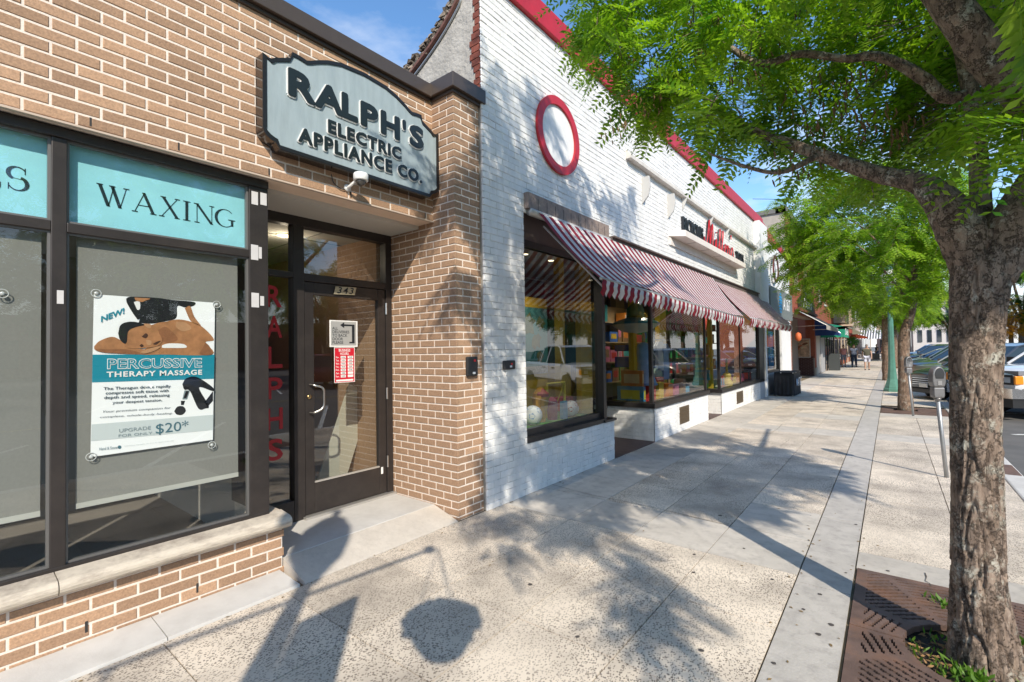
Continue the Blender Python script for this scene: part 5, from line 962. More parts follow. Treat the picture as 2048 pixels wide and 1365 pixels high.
# parking meters
mtg = mat('meter_grey', (.25, .24, .235), .38, .55, var=.12, vscale=14); mtl = mat('meter_light', (.40, .385, .37), .35, .5)
def meter(loc, lab, rz=0., tilt=0.):
    t = thing('parking_meter', lab, 'parking meter', (0, 0, 0), 'parking meters along the kerb')
    k_ = tilt
    mb = MB(); mb.tube([(0, 0, 0), (k_, 0, 1.08)], .03, 12); mb.build('pole', mat('galvanised', (.36, .37, .38), .45, .6, var=.1, vscale=20), t, True)
    mb = MB(); mb.lathe([(.036, 1.04), (.05, 1.07), (.05, 1.085)], (k_, 0, 0), 14); mb.build('collar', mtg, t, True)
    def slab_(pr, w): m_ = MB(); m_.prism([(k_+x, -w, z) for x, z in pr], (0, 2*w, 0)); return m_
    o = slab_([(-.075, 1.085), (.075, 1.085), (.085, 1.12), (.085, 1.23), (-.085, 1.23), (-.085, 1.12)], .055).build('vault', mtg, t); bevel(o, .018, 3)
    pr = [(-.085, 1.235), (.085, 1.235), (.105, 1.30)]+[(.105*math.cos(q), 1.37+.15*math.sin(q)) for q in np.linspace(0, math.pi, 13)]+[(-.105, 1.30)]
    o = slab_(pr, .06).build('housing', mtg, t); bevel(o, .022, 3)
    for s in (-1, 1):
        m_ = MB(); P_ = [(.075*math.cos(q), 1.405+.09*math.sin(q)) for q in np.linspace(0, math.pi, 11)]+[(-.06, 1.35), (.06, 1.35)]; m_.prism([(k_+x, s*.0615, z) for x, z in P_], (0, s*.004, 0)); m_.build('display', mat('meter_glass', (.05, .05, .05), .08, coat=1), t)
        m_ = MB(); m_.box(k_-.03, k_+.03, s*.061, s*.066, 1.26, 1.32); m_.build('coin_plate', mtl, t)
    t.location = loc; t.rotation_euler = (0, 0, rz); t.scale = (.68, .8, .88); return t
m0 = meter((.487, 7.72, 0), 'nearest parking meter, leaning, left of the big tree trunk', .5, -.10)
m1 = dup(m0, (.36, 13.95, 0), .5, 'second parking meter standing by the thinner tree')
m2 = dup(m0, (.70, 1.02, 0), .5, 'parking meter behind the camera by the kerb')
# green lamp posts
lg = mat('verdigris_paint', (.085, .22, .165), .5, .1, var=.18, vscale=6, dirt=.3, dcol=(.05, .12, .1), dscale=4)
def lamp(lab, arms):
    t = thing('street_lamp', lab, 'street lamp', (0, 0, 0), 'green street lamps'); mb = MB()
    mb.lathe([(.27, 0), (.27, .09), (.24, .12), (.235, .16), (.15, .42), (.118, .75), (.10, 1.1), (.085, 2.2), (.066, 3.1), (.05, 3.42)], n=8); mb.build('post', lg, t)
    mb = MB(); mb.lathe([(.055, 3.42), (.09, 3.46), (.10, 3.55), (.13, 3.6)], n=16); mb.build('collar', lg, t, True)
    mb = MB(); mb.lathe([(.12, 3.6), (.19, 3.75), (.215, 3.95), (.19, 4.12), (.12, 4.24), (.05, 4.3)], n=20); mb.build('globe', mat('lamp_globe', (.62, .60, .54), .25), t, True)
    mb = MB(); mb.lathe([(.15, 4.2), (.11, 4.29), (.04, 4.34), (.03, 4.42), (.045, 4.46), (.01, 4.52)], n=16); mb.build('cap', lg, t, True)
    if arms:
        mb = MB(); mb.tube([(0, -1.0, 3.28), (0, 1.02, 3.28)], .017, 8); mb.lathe([(.005, -.05), (.04, -.03), (.05, 0), (.04, .03), (.005, .05)], (0, 1.04, 3.28), 12, 'Y'); mb.tube([(0, -1.0+.09*math.sin(q)-.0*q, 3.28-.09+.09*math.cos(q)) for q in np.linspace(0, 5.2, 20)], .014, 6); mb.build('arm', lg, t, True)
    return t
l0 = lamp('green tapered street lamp standing behind the second tree grate', False); l0.location = (.02, 21, 0)
l1 = lamp('green street lamp behind the camera with arms for hanging baskets', True); l1.location = (.10, -1.22, 0); l1.rotation_euler = (0, 0, -.11)
rs = random.Random(8)
for sgy, nm in ((1.1, 'hanging basket on the lamp arm nearer the storefront door'), (-1.1, 'hanging basket on the lamp arm further behind the camera')):
    c = Vector((.10+.14*sgy/1.1, -1.22+sgy, 2.38)); t = thing('flower_basket', nm, 'flower basket', c)
    mb = MB(); mb.lathe([(.05, -.19), (.12, -.15), (.18, -.04), (.19, 0.04)], c, 16); mb.build('liner', mat('coir', (.12, .08, .05), .95), t, True); mb = MB()
    for _ in range(420):
        a, r = rs.uniform(0, 6.28), .22*math.sqrt(rs.random()); p = c+Vector((r*math.cos(a), r*math.sin(a), .04+rs.uniform(0, .15)*(1.3-r/.22))); u = Vector((rs.gauss(0, 1), rs.gauss(0, 1), rs.gauss(0, .6))).normalized()*.045; v = u.orthogonal().normalized()*.03; mb.poly([p-u, p-v, p+u, p+v])
    mb.build('foliage', leafA, t); mb = MB()
    for q in (0, 2.1, 4.2): mb.tube([c+Vector((.18*math.cos(q), .18*math.sin(q), .04)), c+Vector((0, 0, .9))], .005, 4)
    mb.build('chain', black_m, t)
bn = MB(); bn.box(.12, .15, -1.14, -.74, 1.6, 3.02); o = bn.build('street_banner', mat('banner_navy', (.03, .06, .15), .8)); tag(o, 'street banner hanging on the lamp post behind the camera', 'banner')
# ---- tree grate, soil and weeds
gx0, gx1, gy0, gy1 = GRATE; tc_ = (.345, 3.36)
def solid(x, y):
    u, v = (x-gx0)/(gx1-gx0), (y-gy0)/(gy1-gy0); dx, dy = x-tc_[0], y-tc_[1]; r = math.hypot(dx, dy)
    if r < .33: return False
    if r < .375 or min(u, 1-u) < .045 or min(v, 1-v) < .03: return True
    if abs(dy) < .035 or abs(dx) < .012: return True
    a = abs(math.atan2(dy, dx)); a = min(a, math.pi-a)
    if abs(a-.55) < .028/max(r, .3) or abs(a-1.12) < .02/max(r, .3): return True
    if a < .55: q = abs(dx)*1.0+.35*abs(dy)
    elif a < 1.12: q = .72*abs(dx)+.72*abs(dy)+.12*(abs(dy)-abs(dx))
    else: q = abs(dy)+.30*abs(dx)
    return (q*23.) % 1. > .40
for half, lab in ((0, 'near'), (1, 'far')):
    s = .0085; ya, yb = (gy0, tc_[1]-.004) if not half else (tc_[1]+.004, gy1); nx, ny = int((gx1-gx0)/s), int((yb-ya)/s); mb = MB(); gr = np.zeros((nx+2, ny+2), bool)
    for i in range(nx):
        for j in range(ny): gr[i+1, j+1] = solid(gx0+(i+.5)*s, ya+(j+.5)*s)
    V_ = []; F_l = []
    def q4(*p): n_ = len(V_); V_.extend(p); F_l.append((n_, n_+1, n_+2, n_+3))
    zt, zb = .002, -.03
    for i in range(1, nx+1):
        j = 1
        while j <= ny:
            if gr[i, j]:
                k = j
                while k+1 <= ny and gr[i, k+1]: k += 1
                x, x1_, y, y1_ = gx0+(i-1)*s, gx0+i*s, ya+(j-1)*s, ya+k*s; q4((x, y, zt), (x1_, y, zt), (x1_, y1_, zt), (x, y1_, zt)); q4((x, y, zb), (x1_, y, zb), (x1_, y, zt), (x, y, zt)); q4((x1_, y1_, zb), (x, y1_, zb), (x, y1_, zt), (x1_, y1_, zt)); j = k
            j += 1
    for j in range(1, ny+1):
        for i in range(1, nx+1):
            if gr[i, j]:
                x, x1_, y, y1_ = gx0+(i-1)*s, gx0+i*s, ya+(j-1)*s, ya+j*s
                if not gr[i-1, j]: q4((x, y1_, zb), (x, y, zb), (x, y, zt), (x, y1_, zt))
                if not gr[i+1, j]: q4((x1_, y, zb), (x1_, y1_, zb), (x1_, y1_, zt), (x1_, y, zt))
    mb.add(V_, F_l); o = mb.build('tree_grate', rust)
    tag(o, f'rusty slotted iron grate half on the {"near" if not half else "far"} side of the big trunk', 'tree grate', 'rusty tree grates')
soil = mat('soil', (.045, .032, .022), .98, var=.5, vscale=30, bump=1, bscale=40)
mb = MB(); mb.poly([(gx0-.01, gy0-.01, -.05), (gx1+.0, gy0-.01, -.05), (gx1+.0, gy1+.005, -.05), (gx0-.01, gy1+.005, -.05)]); so_ = struct(mb.build('soil', soil))
rs = random.Random(12); mb = MB()
for _ in range(800):
    a = rs.uniform(0, 6.28); r = rs.uniform(.14, .33); p = Vector((tc_[0]+r*math.cos(a), tc_[1]+r*math.sin(a), -.045)); d = 1 if r > .2 else .6
    if rs.random() < (.15 if math.cos(a+.7) > -.2 else .75): continue
    u = Vector((rs.gauss(0, .5), rs.gauss(0, .5), 1)).normalized()*rs.uniform(.02, .07); v = Vector((rs.gauss(0, 1), rs.gauss(0, 1), 0)).normalized()*rs.uniform(.004, .010); mb.poly([p-v*.5, p+u*.6-v, p+u, p+u*.6+v])
for px, py, n in ((1925, 1350, 40), (1955, 1364, 60), (2040, 1290, 25), (1945, 1255, 25), (1890, 1215, 30)):
    q = PZ(px, py, -.01)
    for _ in range(n): p = Vector(q)+Vector((rs.gauss(0, .035), rs.gauss(0, .03), 0)); u = Vector((rs.gauss(0, .6), rs.gauss(0, .6), 1)).normalized()*rs.uniform(.02, .07); v = Vector((rs.gauss(0, 1), rs.gauss(0, 1), 0)).normalized()*.009; mb.poly([p-v*.5, p+u*.6-v, p+u, p+u*.6+v])
o = mb.build('weeds', leafmat('weed_green', (.06, .16, .02), (.16, .28, .04)), None, kind='stuff')
mb = MB()
for _ in range(260):
    a = rs.uniform(0, 6.28); r = rs.uniform(.15, .34); p = Vector((tc_[0]+r*math.cos(a), tc_[1]+r*math.sin(a), -.042+rs.uniform(0, .01))); u = Vector((rs.gauss(0, 1), rs.gauss(0, 1), rs.gauss(0, .2))).normalized()*rs.uniform(.01, .03); v = u.orthogonal().normalized()*.006; mb.poly([p-u, p-v, p+u, p+v])
mb.build('leaf_litter', mat('dry_litter', (.28, .16, .07), .9, rnd=.3), None, kind='stuff')
# second pit, simple grate
mb = MB()
for k in range(36): mb.box(-.22, 1.0, 14.22+k*.042, 14.22+k*.042+.028, -.03, .001) if not 14.95 < 14.22+k*.042 < 15.45 else (mb.box(-.22, .02, 14.22+k*.042, 14.25+k*.042, -.03, .001), mb.box(.48, 1.0, 14.22+k*.042, 14.25+k*.042, -.03, .001))
o = mb.build('tree_grate', rust); tag(o, 'rusty iron grate around the second tree', 'tree grate', 'rusty tree grates')
mb = MB(); mb.poly([(-.23, 14.2, -.04), (1.01, 14.2, -.04), (1.01, 15.75, -.04), (-.23, 15.75, -.04)]); struct(mb.build('soil', soil))
mb = MB(); mb.box(.95, 1.2, 8.3, 8.95, -.02, .004); o = mb.build('utility_cover', rust); tag(o, 'rust brown metal cover set in the kerb right of the trunk', 'utility cover')
# ================================================================ trees
def barkmat(name, c1, c2, c3, s=1.):
    m = bpy.data.materials.new(name); m.use_nodes = True; nt = m.node_tree; L = nt.links.new; b = nt.nodes['Principled BSDF']; b.inputs['Roughness'].default_value = .92
    g = N(nt, 'ShaderNodeNewGeometry'); mp = N(nt, 'ShaderNodeMapping'); mp.inputs['Scale'].default_value = (1, 1, .32); L(g.outputs['Position'], mp.inputs[0])
    n = N(nt, 'ShaderNodeTexNoise'); n.inputs['Scale'].default_value = 26*s; n.inputs['Detail'].default_value = 8; n.inputs['Roughness'].default_value = .7; L(mp.outputs[0], n.inputs[0])
    r = N(nt, 'ShaderNodeMapRange'); r.inputs[1].default_value = .35; r.inputs[2].default_value = .62; L(n.outputs[0], r.inputs[0])
    x = N(nt, 'ShaderNodeMix', data_type='RGBA'); x.inputs[6].default_value = (*c1, 1); x.inputs[7].default_value = (*c2, 1); L(r.outputs[0], x.inputs[0])
    n2 = N(nt, 'ShaderNodeTexNoise'); n2.inputs['Scale'].default_value = 9*s; n2.inputs['Detail'].default_value = 9; n2.inputs['Roughness'].default_value = .75; L(g.outputs['Position'], n2.inputs[0])
    r2 = N(nt, 'ShaderNodeMapRange'); r2.inputs[1].default_value = .53; r2.inputs[2].default_value = .64; L(n2.outputs[0], r2.inputs[0])
    y = N(nt, 'ShaderNodeMix', data_type='RGBA'); y.inputs[7].default_value = (*c3, 1); L(r2.outputs[0], y.inputs[0]); L(x.outputs[2], y.inputs[6]); L(y.outputs[2], b.inputs['Base Color'])
    dm = N(nt, 'ShaderNodeVectorMath', operation='MULTIPLY_ADD'); dm.inputs[1].default_value = (.22, .22, .22); L(n2.outputs['Color'], dm.inputs[0]); L(mp.outputs[0], dm.inputs[2])
    vo = N(nt, 'ShaderNodeTexVoronoi', feature='DISTANCE_TO_EDGE'); vo.inputs['Scale'].default_value = 17*s; L(dm.outputs[0], vo.inputs[0]); vr = N(nt, 'ShaderNodeMapRange'); vr.inputs[1].default_value = .0; vr.inputs[2].default_value = .05; L(vo.outputs[0], vr.inputs[0])
    ck_ = N(nt, 'ShaderNodeMix', data_type='RGBA'); ck_.inputs[6].default_value = (.075, .05, .036, 1); L(vr.outputs[0], ck_.inputs[0]); L(y.outputs[2], ck_.inputs[7]); L(ck_.outputs[2], b.inputs['Base Color'])
    n3 = N(nt, 'ShaderNodeTexNoise'); n3.inputs['Scale'].default_value = 95*s; n3.inputs['Detail'].default_value = 4; L(mp.outputs[0], n3.inputs[0])
    ad = N(nt, 'ShaderNodeMath', operation='MULTIPLY_ADD'); ad.inputs[1].default_value = .5; L(n3.outputs[0], ad.inputs[0]); ad2 = N(nt, 'ShaderNodeMath', operation='MULTIPLY_ADD'); ad2.inputs[1].default_value = .8; L(vr.outputs[0], ad2.inputs[0]); L(n.outputs[0], ad2.inputs[2]); L(ad2.outputs[0], ad.inputs[2])
    bp = N(nt, 'ShaderNodeBump'); bp.inputs['Strength'].default_value = .9; bp.inputs['Distance'].default_value = .014; L(ad.outputs[0], bp.inputs['Height']); L(bp.outputs[0], b.inputs['Normal']); return m
bark = barkmat('grey_bark', (.12, .082, .06), (.31, .23, .175), (.46, .44, .37)); bark2 = barkmat('brown_bark', (.12, .075, .05), (.33, .22, .15), (.38, .34, .28))
def bdisp(k, f=1.):
    def d(p, n, r):
        q = Vector((p.x*15*f+n.x*1.3, p.y*15*f+n.y*1.3, p.z*3.2*f)); w_ = noise.noise(q*.6)*.9; q = q+Vector((w_, -w_, w_*.5)); a = abs(noise.noise(q)+.35*noise.noise(q*2.1)); c = abs(noise.noise(q*1.9+Vector((7, 3, 1)))); st_ = lambda v, e: min(v/e, 1.)**.6
        fl = noise.noise(Vector((p.x*60, p.y*60, p.z*40)))+.6*noise.noise(Vector((p.x*130, p.y*130, p.z*70)))
        return k*r*(st_(a, .17)-1)*.9+k*r*.35*(st_(c, .12)-1)+.03*r*fl+.05*r*noise.noise(q*.35)
    return d
def limb(mb, pts, radii, n=20, k=.16, step=5, f=1.):
    P = cr(pts, step); t = np.linspace(0, len(radii)-1, len(P)); R = np.interp(t, range(len(radii)), radii); mb.tube(P, list(R), n, disp=bdisp(k, f)); return P
def frond(rng, L=.22, n=9, wl=.068, ww=.026):
    V_ = []; F_l = []; dr = rng.uniform(.1, .5)
    ax = lambda t: np.array([L*t, 0, -dr*L*t*t])
    for i in range(n):
        t = .16+.84*i/(n-1); p = ax(t); s = (1-.45*abs(t-.45)**1.5*1.6)*rng.uniform(.85, 1.1)
        for sd in (-1, 1):
            a = rng.uniform(.95, 1.25); d = np.array([math.cos(a), sd*math.sin(a), rng.uniform(-.2, .02)]); d /= np.linalg.norm(d); w_ = np.array([-sd*d[1], sd*d[0], 0])*sd; w_ = np.cross([0, 0, 1], d); w_ /= np.linalg.norm(w_); b = len(V_)
            V_ += [p, p+d*wl*s*.45-w_*ww*.5*s, p+d*wl*s, p+d*wl*s*.5+w_*ww*.5*s]; F_l.append((b, b+1, b+2, b+3))
    b = len(V_); e = ax(1); V_ += [np.array([0, .0015, 0]), np.array([0, -.0015, 0]), e+np.array([.0, -.0008, 0]), e+np.array([0, .0008, 0])]; F_l.append((b, b+1, b+2, b+3))
    return np.array(V_), F_l
FRNG = np.random.default_rng(21)
FV = [frond(FRNG, L, n) for L, n in ((.28, 8), (.31, 9), (.24, 7), (.27, 8), (.30, 9), (.2, 6))]
FVs = [frond(FRNG, .26, 5, .085, .045) for _ in range(4)]                     # coarser fronds for far crowns
def frame_(d, up):
    d = d/np.linalg.norm(d); y = np.cross(up, d); l = np.linalg.norm(y); y = y/l if l > 1e-5 else np.array([0, 1., 0]); return np.array([d, y, np.cross(d, y)])
def joined(name, items, var, m, parent):
    """items: (variant, origin, 3x3, scale) -> one mesh"""
    VV, FF, base = [], [], 0
    for k, o, R_, s in items:
        v, f = var[k]; VV.append(o+(v*s) @ R_); FF.append(np.array(f)+base); base += len(v)
    VV = np.concatenate(VV); FF = np.concatenate(FF); me = bpy.data.meshes.new(name); me.vertices.add(len(VV)); me.vertices.foreach_set('co', VV.ravel().astype(np.float32)); me.loops.add(FF.size); me.loops.foreach_set('vertex_index', FF.ravel().astype(np.int32)); me.polygons.add(len(FF)); me.polygons.foreach_set('loop_start', np.arange(0, FF.size, 4, dtype=np.int32)); me.materials.append(m); me.update(calc_edges=True)
    return link(name, me, parent)
def twigs(mb, c, r, nt, nf, rng, src, items, nv, sc=1., flat=.6, rad=.0038):
    """a spray of twigs from src through a cluster (centre c, radius r) carrying fronds"""
    for _ in range(nt):
        d = rng.normal(size=3); d[2] = d[2]*flat; d /= np.linalg.norm(d); e = c+d*r*rng.uniform(.5, 1.0); a = src+(c-src)*rng.uniform(.3, .8)+rng.normal(size=3)*r*.12; mid = (a+e)/2+np.array([0, 0, .12*r]); P = cr([a, mid, e], 4)
        mb.tube(P, list(np.linspace(rad, rad*.35, len(P))), 4, cap=False)
        for k in range(nf):
            t = .15+.85*(k+rng.random())/nf; j = min(int(t*(len(P)-1)), len(P)-2); p = P[j]+(P[j+1]-P[j])*(t*(len(P)-1)-j); td = P[j+1]-P[j]; td = td/np.linalg.norm(td)
            sd = np.cross(td, [0, 0, 1.]); ln = np.linalg.norm(sd); sd = sd/ln if ln > .1 else rng.normal(size=3); fd = td*rng.uniform(.2, .9)+sd*rng.choice([-1, 1])*rng.uniform(.5, 1.1)+np.array([0, 0, rng.uniform(-.75, .15)])
            items.append((int(rng.integers(nv)), p, frame_(fd, np.array([rng.normal()*.3, rng.normal()*.3, 1.])), sc*rng.uniform(.75, 1.15)))
T0 = thing('honey_locust_tree', 'big rough barked tree standing in the rusty grate at right, leaves filling the top', 'tree', (.34, 3.36, 0))
tm = MB(); D = PD
def pd(*a): return [PD(*q) for q in a]
limb(tm, [(.345, 3.385, -.12), (.335, 3.38, .02)]+pd((1957, 1180, 2.4), (1953, 1000, 2.4), (1950, 800, 2.4), (1954, 640, 2.4), (1962, 540, 2.4), (1972, 470, 2.41)), [.185, .145, .108, .098, .097, .104, .118, .098], 120, .26, 26)
trunk = tm.build('trunk', bark, T0, True)
lm_ = MB(); LP = {}
LP['a'] = limb(lm_, pd((1958, 560, 2.4), (1925, 470, 2.44), (1885, 405, 2.5), (1835, 365, 2.58), (1760, 350, 2.75), (1640, 310, 2.95), (1560, 280, 3.15), (1480, 250, 3.3), (1400, 190, 3.5), (1310, 130, 3.7)), [.09, .108, .080, .056, .047, .037, .029, .024, .016, .009], 28, .2, 8)
LP['b'] = limb(lm_, pd((1985, 560, 2.38), (2020, 470, 2.36), (2075, 390, 2.34), (2130, 290, 2.3), (2120, 210, 2.2), (2060, 200, 2.1), (1975, 110, 2.05), (1885, -10, 2.1), (1800, -120, 2.3), (1700, -240, 2.6)), [.085, .118, .112, .10, .085, .076, .073, .064, .05, .03], 28, .2, 8)
LP['c'] = limb(lm_, pd((1965, 520, 2.46), (1962, 420, 2.5), (1955, 300, 2.55), (1940, 180, 2.65), (1915, 60, 2.7), (1880, -60, 2.8), (1830, -200, 3.0), (1800, -400, 3.3)), [.06, .045, .04, .038, .038, .034, .028, .018], 20, .18, 8)
LP['d'] = limb(lm_, pd((1935, 190, 2.65), (1890, 195, 2.68), (1850, 160, 2.7), (1790, 125, 2.75), (1740, 112, 2.8), (1690, 118, 2.85), (1600, 108, 2.95), (1520, 128, 3.05), (1450, 90, 3.3), (1350, 40, 3.6), (1230, 30, 3.8)), [.03, .034, .034, .03, .027, .022, .022, .024, .018, .012, .006], 18, .2, 7)
LP['e'] = limb(lm_, pd((1640, 310, 2.95), (1560, 345, 2.9), (1480, 330, 2.9), (1400, 300, 2.9)), [.022, .014, .010, .006], 10, .2, 6)
LP['f'] = limb(lm_, pd((2075, 390, 2.34), (2200, 300, 2.5), (2400, 150, 3.0), (2600, -100, 3.6)), [.08, .07, .05, .03], 18, .2, 8)
top = np.array([.5, 3.0, 4.6]); LP['g'] = limb(lm_, [LP['b'][30], (.9, 2.2, 3.9), (1.3, 1.4, 4.9), (1.5, .8, 6.0)], [.07, .05, .035, .015], 16, .2, 8)
LP['h'] = limb(lm_, [LP['c'][-1], (.4, 3.0, 5.2), (.3, 2.6, 6.2), (.2, 2.3, 7.2)], [.03, .04, .03, .012], 14, .2, 8)
LP['i'] = limb(lm_, [LP['c'][-9], (1.2, 3.6, 4.7), (2.0, 4.0, 5.6)], [.03, .03, .012], 14, .2, 8)
lm_.build('limb', bark, T0, True)
LPall = np.array([p for k in LP for p in LP[k]])
rng = np.random.default_rng(5); items = []; tw = MB()
def inpoly(x, y, P):
    c = False; j = len(P)-1
    for i in range(len(P)):
        if (P[i][1] > y) != (P[j][1] > y) and x < (P[j][0]-P[i][0])*(y-P[i][1])/(P[j][1]-P[i][1])+P[i][0]: c = not c
        j = i
    return c
FOL = [(1175, 60), (1205, -20), (1400, -120), (2150, -120), (2150, 340), (2040, 310), (1960, 240), (1900, 250), (1850, 330), (1740, 385), (1640, 345), (1560, 310), (1490, 285), (1440, 265), (1400, 225), (1320, 215), (1260, 180), (1215, 130)]
cl_ = []
tries = 0
while len(cl_) < 105 and tries < 6000:
    tries += 1; x, y = rng.uniform(1130, 2150), rng.uniform(-120, 560)
    if not inpoly(x, y, FOL): continue
    if any(math.hypot(x-a, y-b) < 50 for a, b, _ in cl_): continue
    d = np.interp(x, [1130, 1500, 1800, 2150], [3.75, 3.2, 2.75, 2.3])+rng.uniform(-.45, .5)
    for k in 'abcd':                                     # keep the big limbs in front of the leaves, as in the picture
        for Q in LP[k][4:44:3]:
            u, v, dd = proj(Q)
            if math.hypot(u-x, v-y) < 135: d = max(d, dd+.42)
    cl_.append((x, y, d))
for x, y, d in cl_:
    c = np.array(PD(x, y, d)); j = np.argmin(((LPall-c)**2).sum(1)); twigs(tw, c, .33, 4, 7, rng, LPall[j], items, len(FV))
# hanging sprays along the ragged lower left edge, as in the picture
for x, y, d in ((1190, 140, 3.8), (1215, 70, 3.8), (1265, 205, 3.6), (1300, 215, 3.5), (1400, 250, 3.3), (1185, 30, 3.9), (1290, 190, 3.6), (2035, 290, 1.95), (1990, 230, 2.0)):
    c = np.array(PD(x, y, d)); j = np.argmin(((LPall-c)**2).sum(1)); twigs(tw, c, .26, 5, 8, rng, LPall[j], items, len(FV), flat=.4)
# the crown above and beside the frame, which throws the dappled shade on the wall and the pavement
sh = np.array(SUN); CC = np.array([.9, 2.3, 5.0]); CR = np.array([3.2, 3.3, 3.4])
GZ = lambda px, py: PZ(px, py)
SHADE = []                                               # where in the photograph its shade falls
def addp(n, poly, f):
    xs = [p[0] for p in poly]; ys = [p[1] for p in poly]; k = 0; tr = 0
    while k < n and tr < 4000:
        tr += 1; x, y = rng.uniform(min(xs), max(xs)), rng.uniform(min(ys), max(ys))
        if inpoly(x, y, poly): SHADE.append(f(x, y)); k += 1
wx = lambda x, y: PX(x, y, WX)
addp(44, [(985, 130), (1050, 170), (1150, 300), (1220, 380), (1290, 430), (1290, 500), (1050, 400), (1040, 900), (980, 900), (975, 300)], wx)
addp(16, [(985, 880), (1220, 840), (1225, 900), (985, 1000)], wx); addp(8, [(1230, 230), (1330, 340), (1300, 460), (1230, 420)], wx)
addp(9, [(900, 260), (962, 240), (965, 640), (905, 560)], lambda x, y: PX(x, y, -3.23)); addp(2, [(790, 310), (870, 330), (870, 390), (820, 370)], lambda x, y: PX(x, y, -3.4))
addp(14, [(1090, 440), (1330, 540), (1440, 620), (1220, 560)], lambda x, y: PX(x, y, -2.8))
addp(140, [(1030, 975), (1240, 915), (1400, 850), (1500, 840), (1640, 855), (1700, 915), (1600, 985), (1440, 1030), (1300, 985), (1150, 1005)], GZ)
addp(5, [(940, 1040), (1130, 1010), (1250, 1050), (1180, 1070), (1000, 1080)], GZ)
for x, y in ((1010, 1120), (1110, 1075), (1150, 1085), (1230, 1085), (1260, 1150), (1300, 1180), (1330, 1220), (1250, 1280), (1320, 1300), (1290, 1270), (1700, 985), (1760, 960)): SHADE.append(np.append(GZ(x, y), 1))
OKN = [0, 0, 0]
for Sp in SHADE:
    OKN[2 if Sp[2] < .1 else 1] += 0
    for _ in range(600):
        p = np.array(Sp[:3])+sh*(3.2+9*rng.random()**2.2)
        if (((p-CC)/CR)**2).sum() > 1 or p[2] < 2.5 or np.linalg.norm(p-CP) < 2.1: continue
        px, py, dd = proj(p)
        if dd > .2 and -120 < px < 2170 and -150 < py < 1400: continue
        j = np.argmin(((LPall-p)**2).sum(1)); twigs(tw, p, .25 if Sp[2] > .1 else .2 if len(Sp) > 3 else .34, 4, 7 if Sp[2] > .1 else 5 if len(Sp) > 3 else 11, rng, LPall[j]*.35+p*.65, items, len(FV)); OKN[2 if Sp[2] < .1 else 1] += 1; break
tw.build('twigs', bark, T0)
leafN = leafmat('locust_leaf', (.045, .15, .012), (.30, .44, .03), .42)
scr_ = []
for i, (k, o, R_, s) in enumerate(items):
    px, py, dd = proj(o+R_[0]*.1); scr_.append(dd if (dd > .3 and -20 < px < 2070 and -20 < py < 1300) else 99)
order = np.argsort(scr_); ind = set(order[:290].tolist())
crown = joined('crown', [it for i, it in enumerate(items) if i not in ind], FV, leafN, T0); crown['kind'] = 'stuff'
FM = []
for v, f in FV:
    me = bpy.data.meshes.new('leaf'); me.from_pydata(v.tolist(), [], f); me.materials.append(leafN); FM.append(me)
for i in ind:
    k, o, R_, s = items[i]; ob = link('leaf', FM[k], T0); Mx = Matrix.Identity(4)
    for a in range(3):
        for b in range(3): Mx[a][b] = R_[b][a]*s
    Mx.translation = Vector(o); ob.matrix_basis = Mx
# brown seed pods hanging in bunches
pm = MB()
for x, y, d in ((1350, 60, 3.4), (1420, 120, 3.2), (1260, 130, 3.5), (1560, 60, 3.0), (1500, 150, 3.0), (1610, 190, 2.9), (1680, 215, 2.8), (1640, 250, 2.8), (1720, 240, 2.75), (1790, 260, 2.7), (1300, 200, 3.4), (1440, 60, 3.2), (1585, 330, 2.8), (1830, 240, 2.6), (1240, 90, 3.6), (1240, 240, 3.4), (1700, 160, 2.8)):
    c = np.array(PD(x, y, d-.12))
    for _ in range(13):
        p = c+rng.normal(size=3)*np.array([.07, .07, .05]); l = rng.uniform(.03, .07); pm.tube([p, p+np.array([.006, 0, -l*.5]), p+np.array([rng.normal()*.008, 0, -l])], [.003, .005, .002], 4)
pm.build('seed_pods', mat('pod_brown', (.12, .065, .022), .8, var=.4, vscale=20), T0, kind='stuff')
# ---- other street trees
def tree(name, label, base, trunk_pts, rad, cen, R3, ncl, rc, nt_, nf_, lmat, bm_, var, seed, sc=1., group=None, gaps=0.):
    t = thing(name, label, 'tree', base, group); rg = np.random.default_rng(seed); mb = MB(); P = limb(mb, trunk_pts, rad, 18, .16, 8); src = np.array(P); tp = np.array(P[-1])
    cl = []
    for _ in range(5):
        d = rg.normal(size=3); d[2] = abs(d[2])*.6+.2; d /= np.linalg.norm(d); e = cen+d*R3*.7; s0 = np.array(P[int(len(P)*rg.uniform(.6, .98))]); Q = limb(mb, [s0, (s0+e)/2+np.array([0, 0, .15*R3[2]]), e], [rad[-1]*.8, rad[-1]*.5, .015], 8, .15, 5); src = np.concatenate([src, Q])
    mb.build('trunk', bm_, t, True); it = []; tw_ = MB()
    for _ in range(ncl):
        d = rg.normal(size=3); d /= np.linalg.norm(d); c = cen+d*R3*rg.uniform(.45, 1.)**.6
        if noise.noise(Vector(c*.9)) < gaps-.35: continue
        if c[2] < cen[2]-R3[2]*.8: continue
        j = np.argmin(((src-c)**2).sum(1)); twigs(tw_, c, rc*rg.uniform(.7, 1.2), nt_, nf_, rg, src[j]*.6+c*.4, it, len(var), sc)
    tw_.build('twigs', bm_, t); o = joined('crown', it, var, lmat, t); o['kind'] = 'stuff'; return t
leafB = leafmat('street_leaf', (.07, .18, .012), (.30, .43, .035), .5); leafD = leafmat('dark_leaf', (.02, .075, .01), (.08, .17, .015), .4)
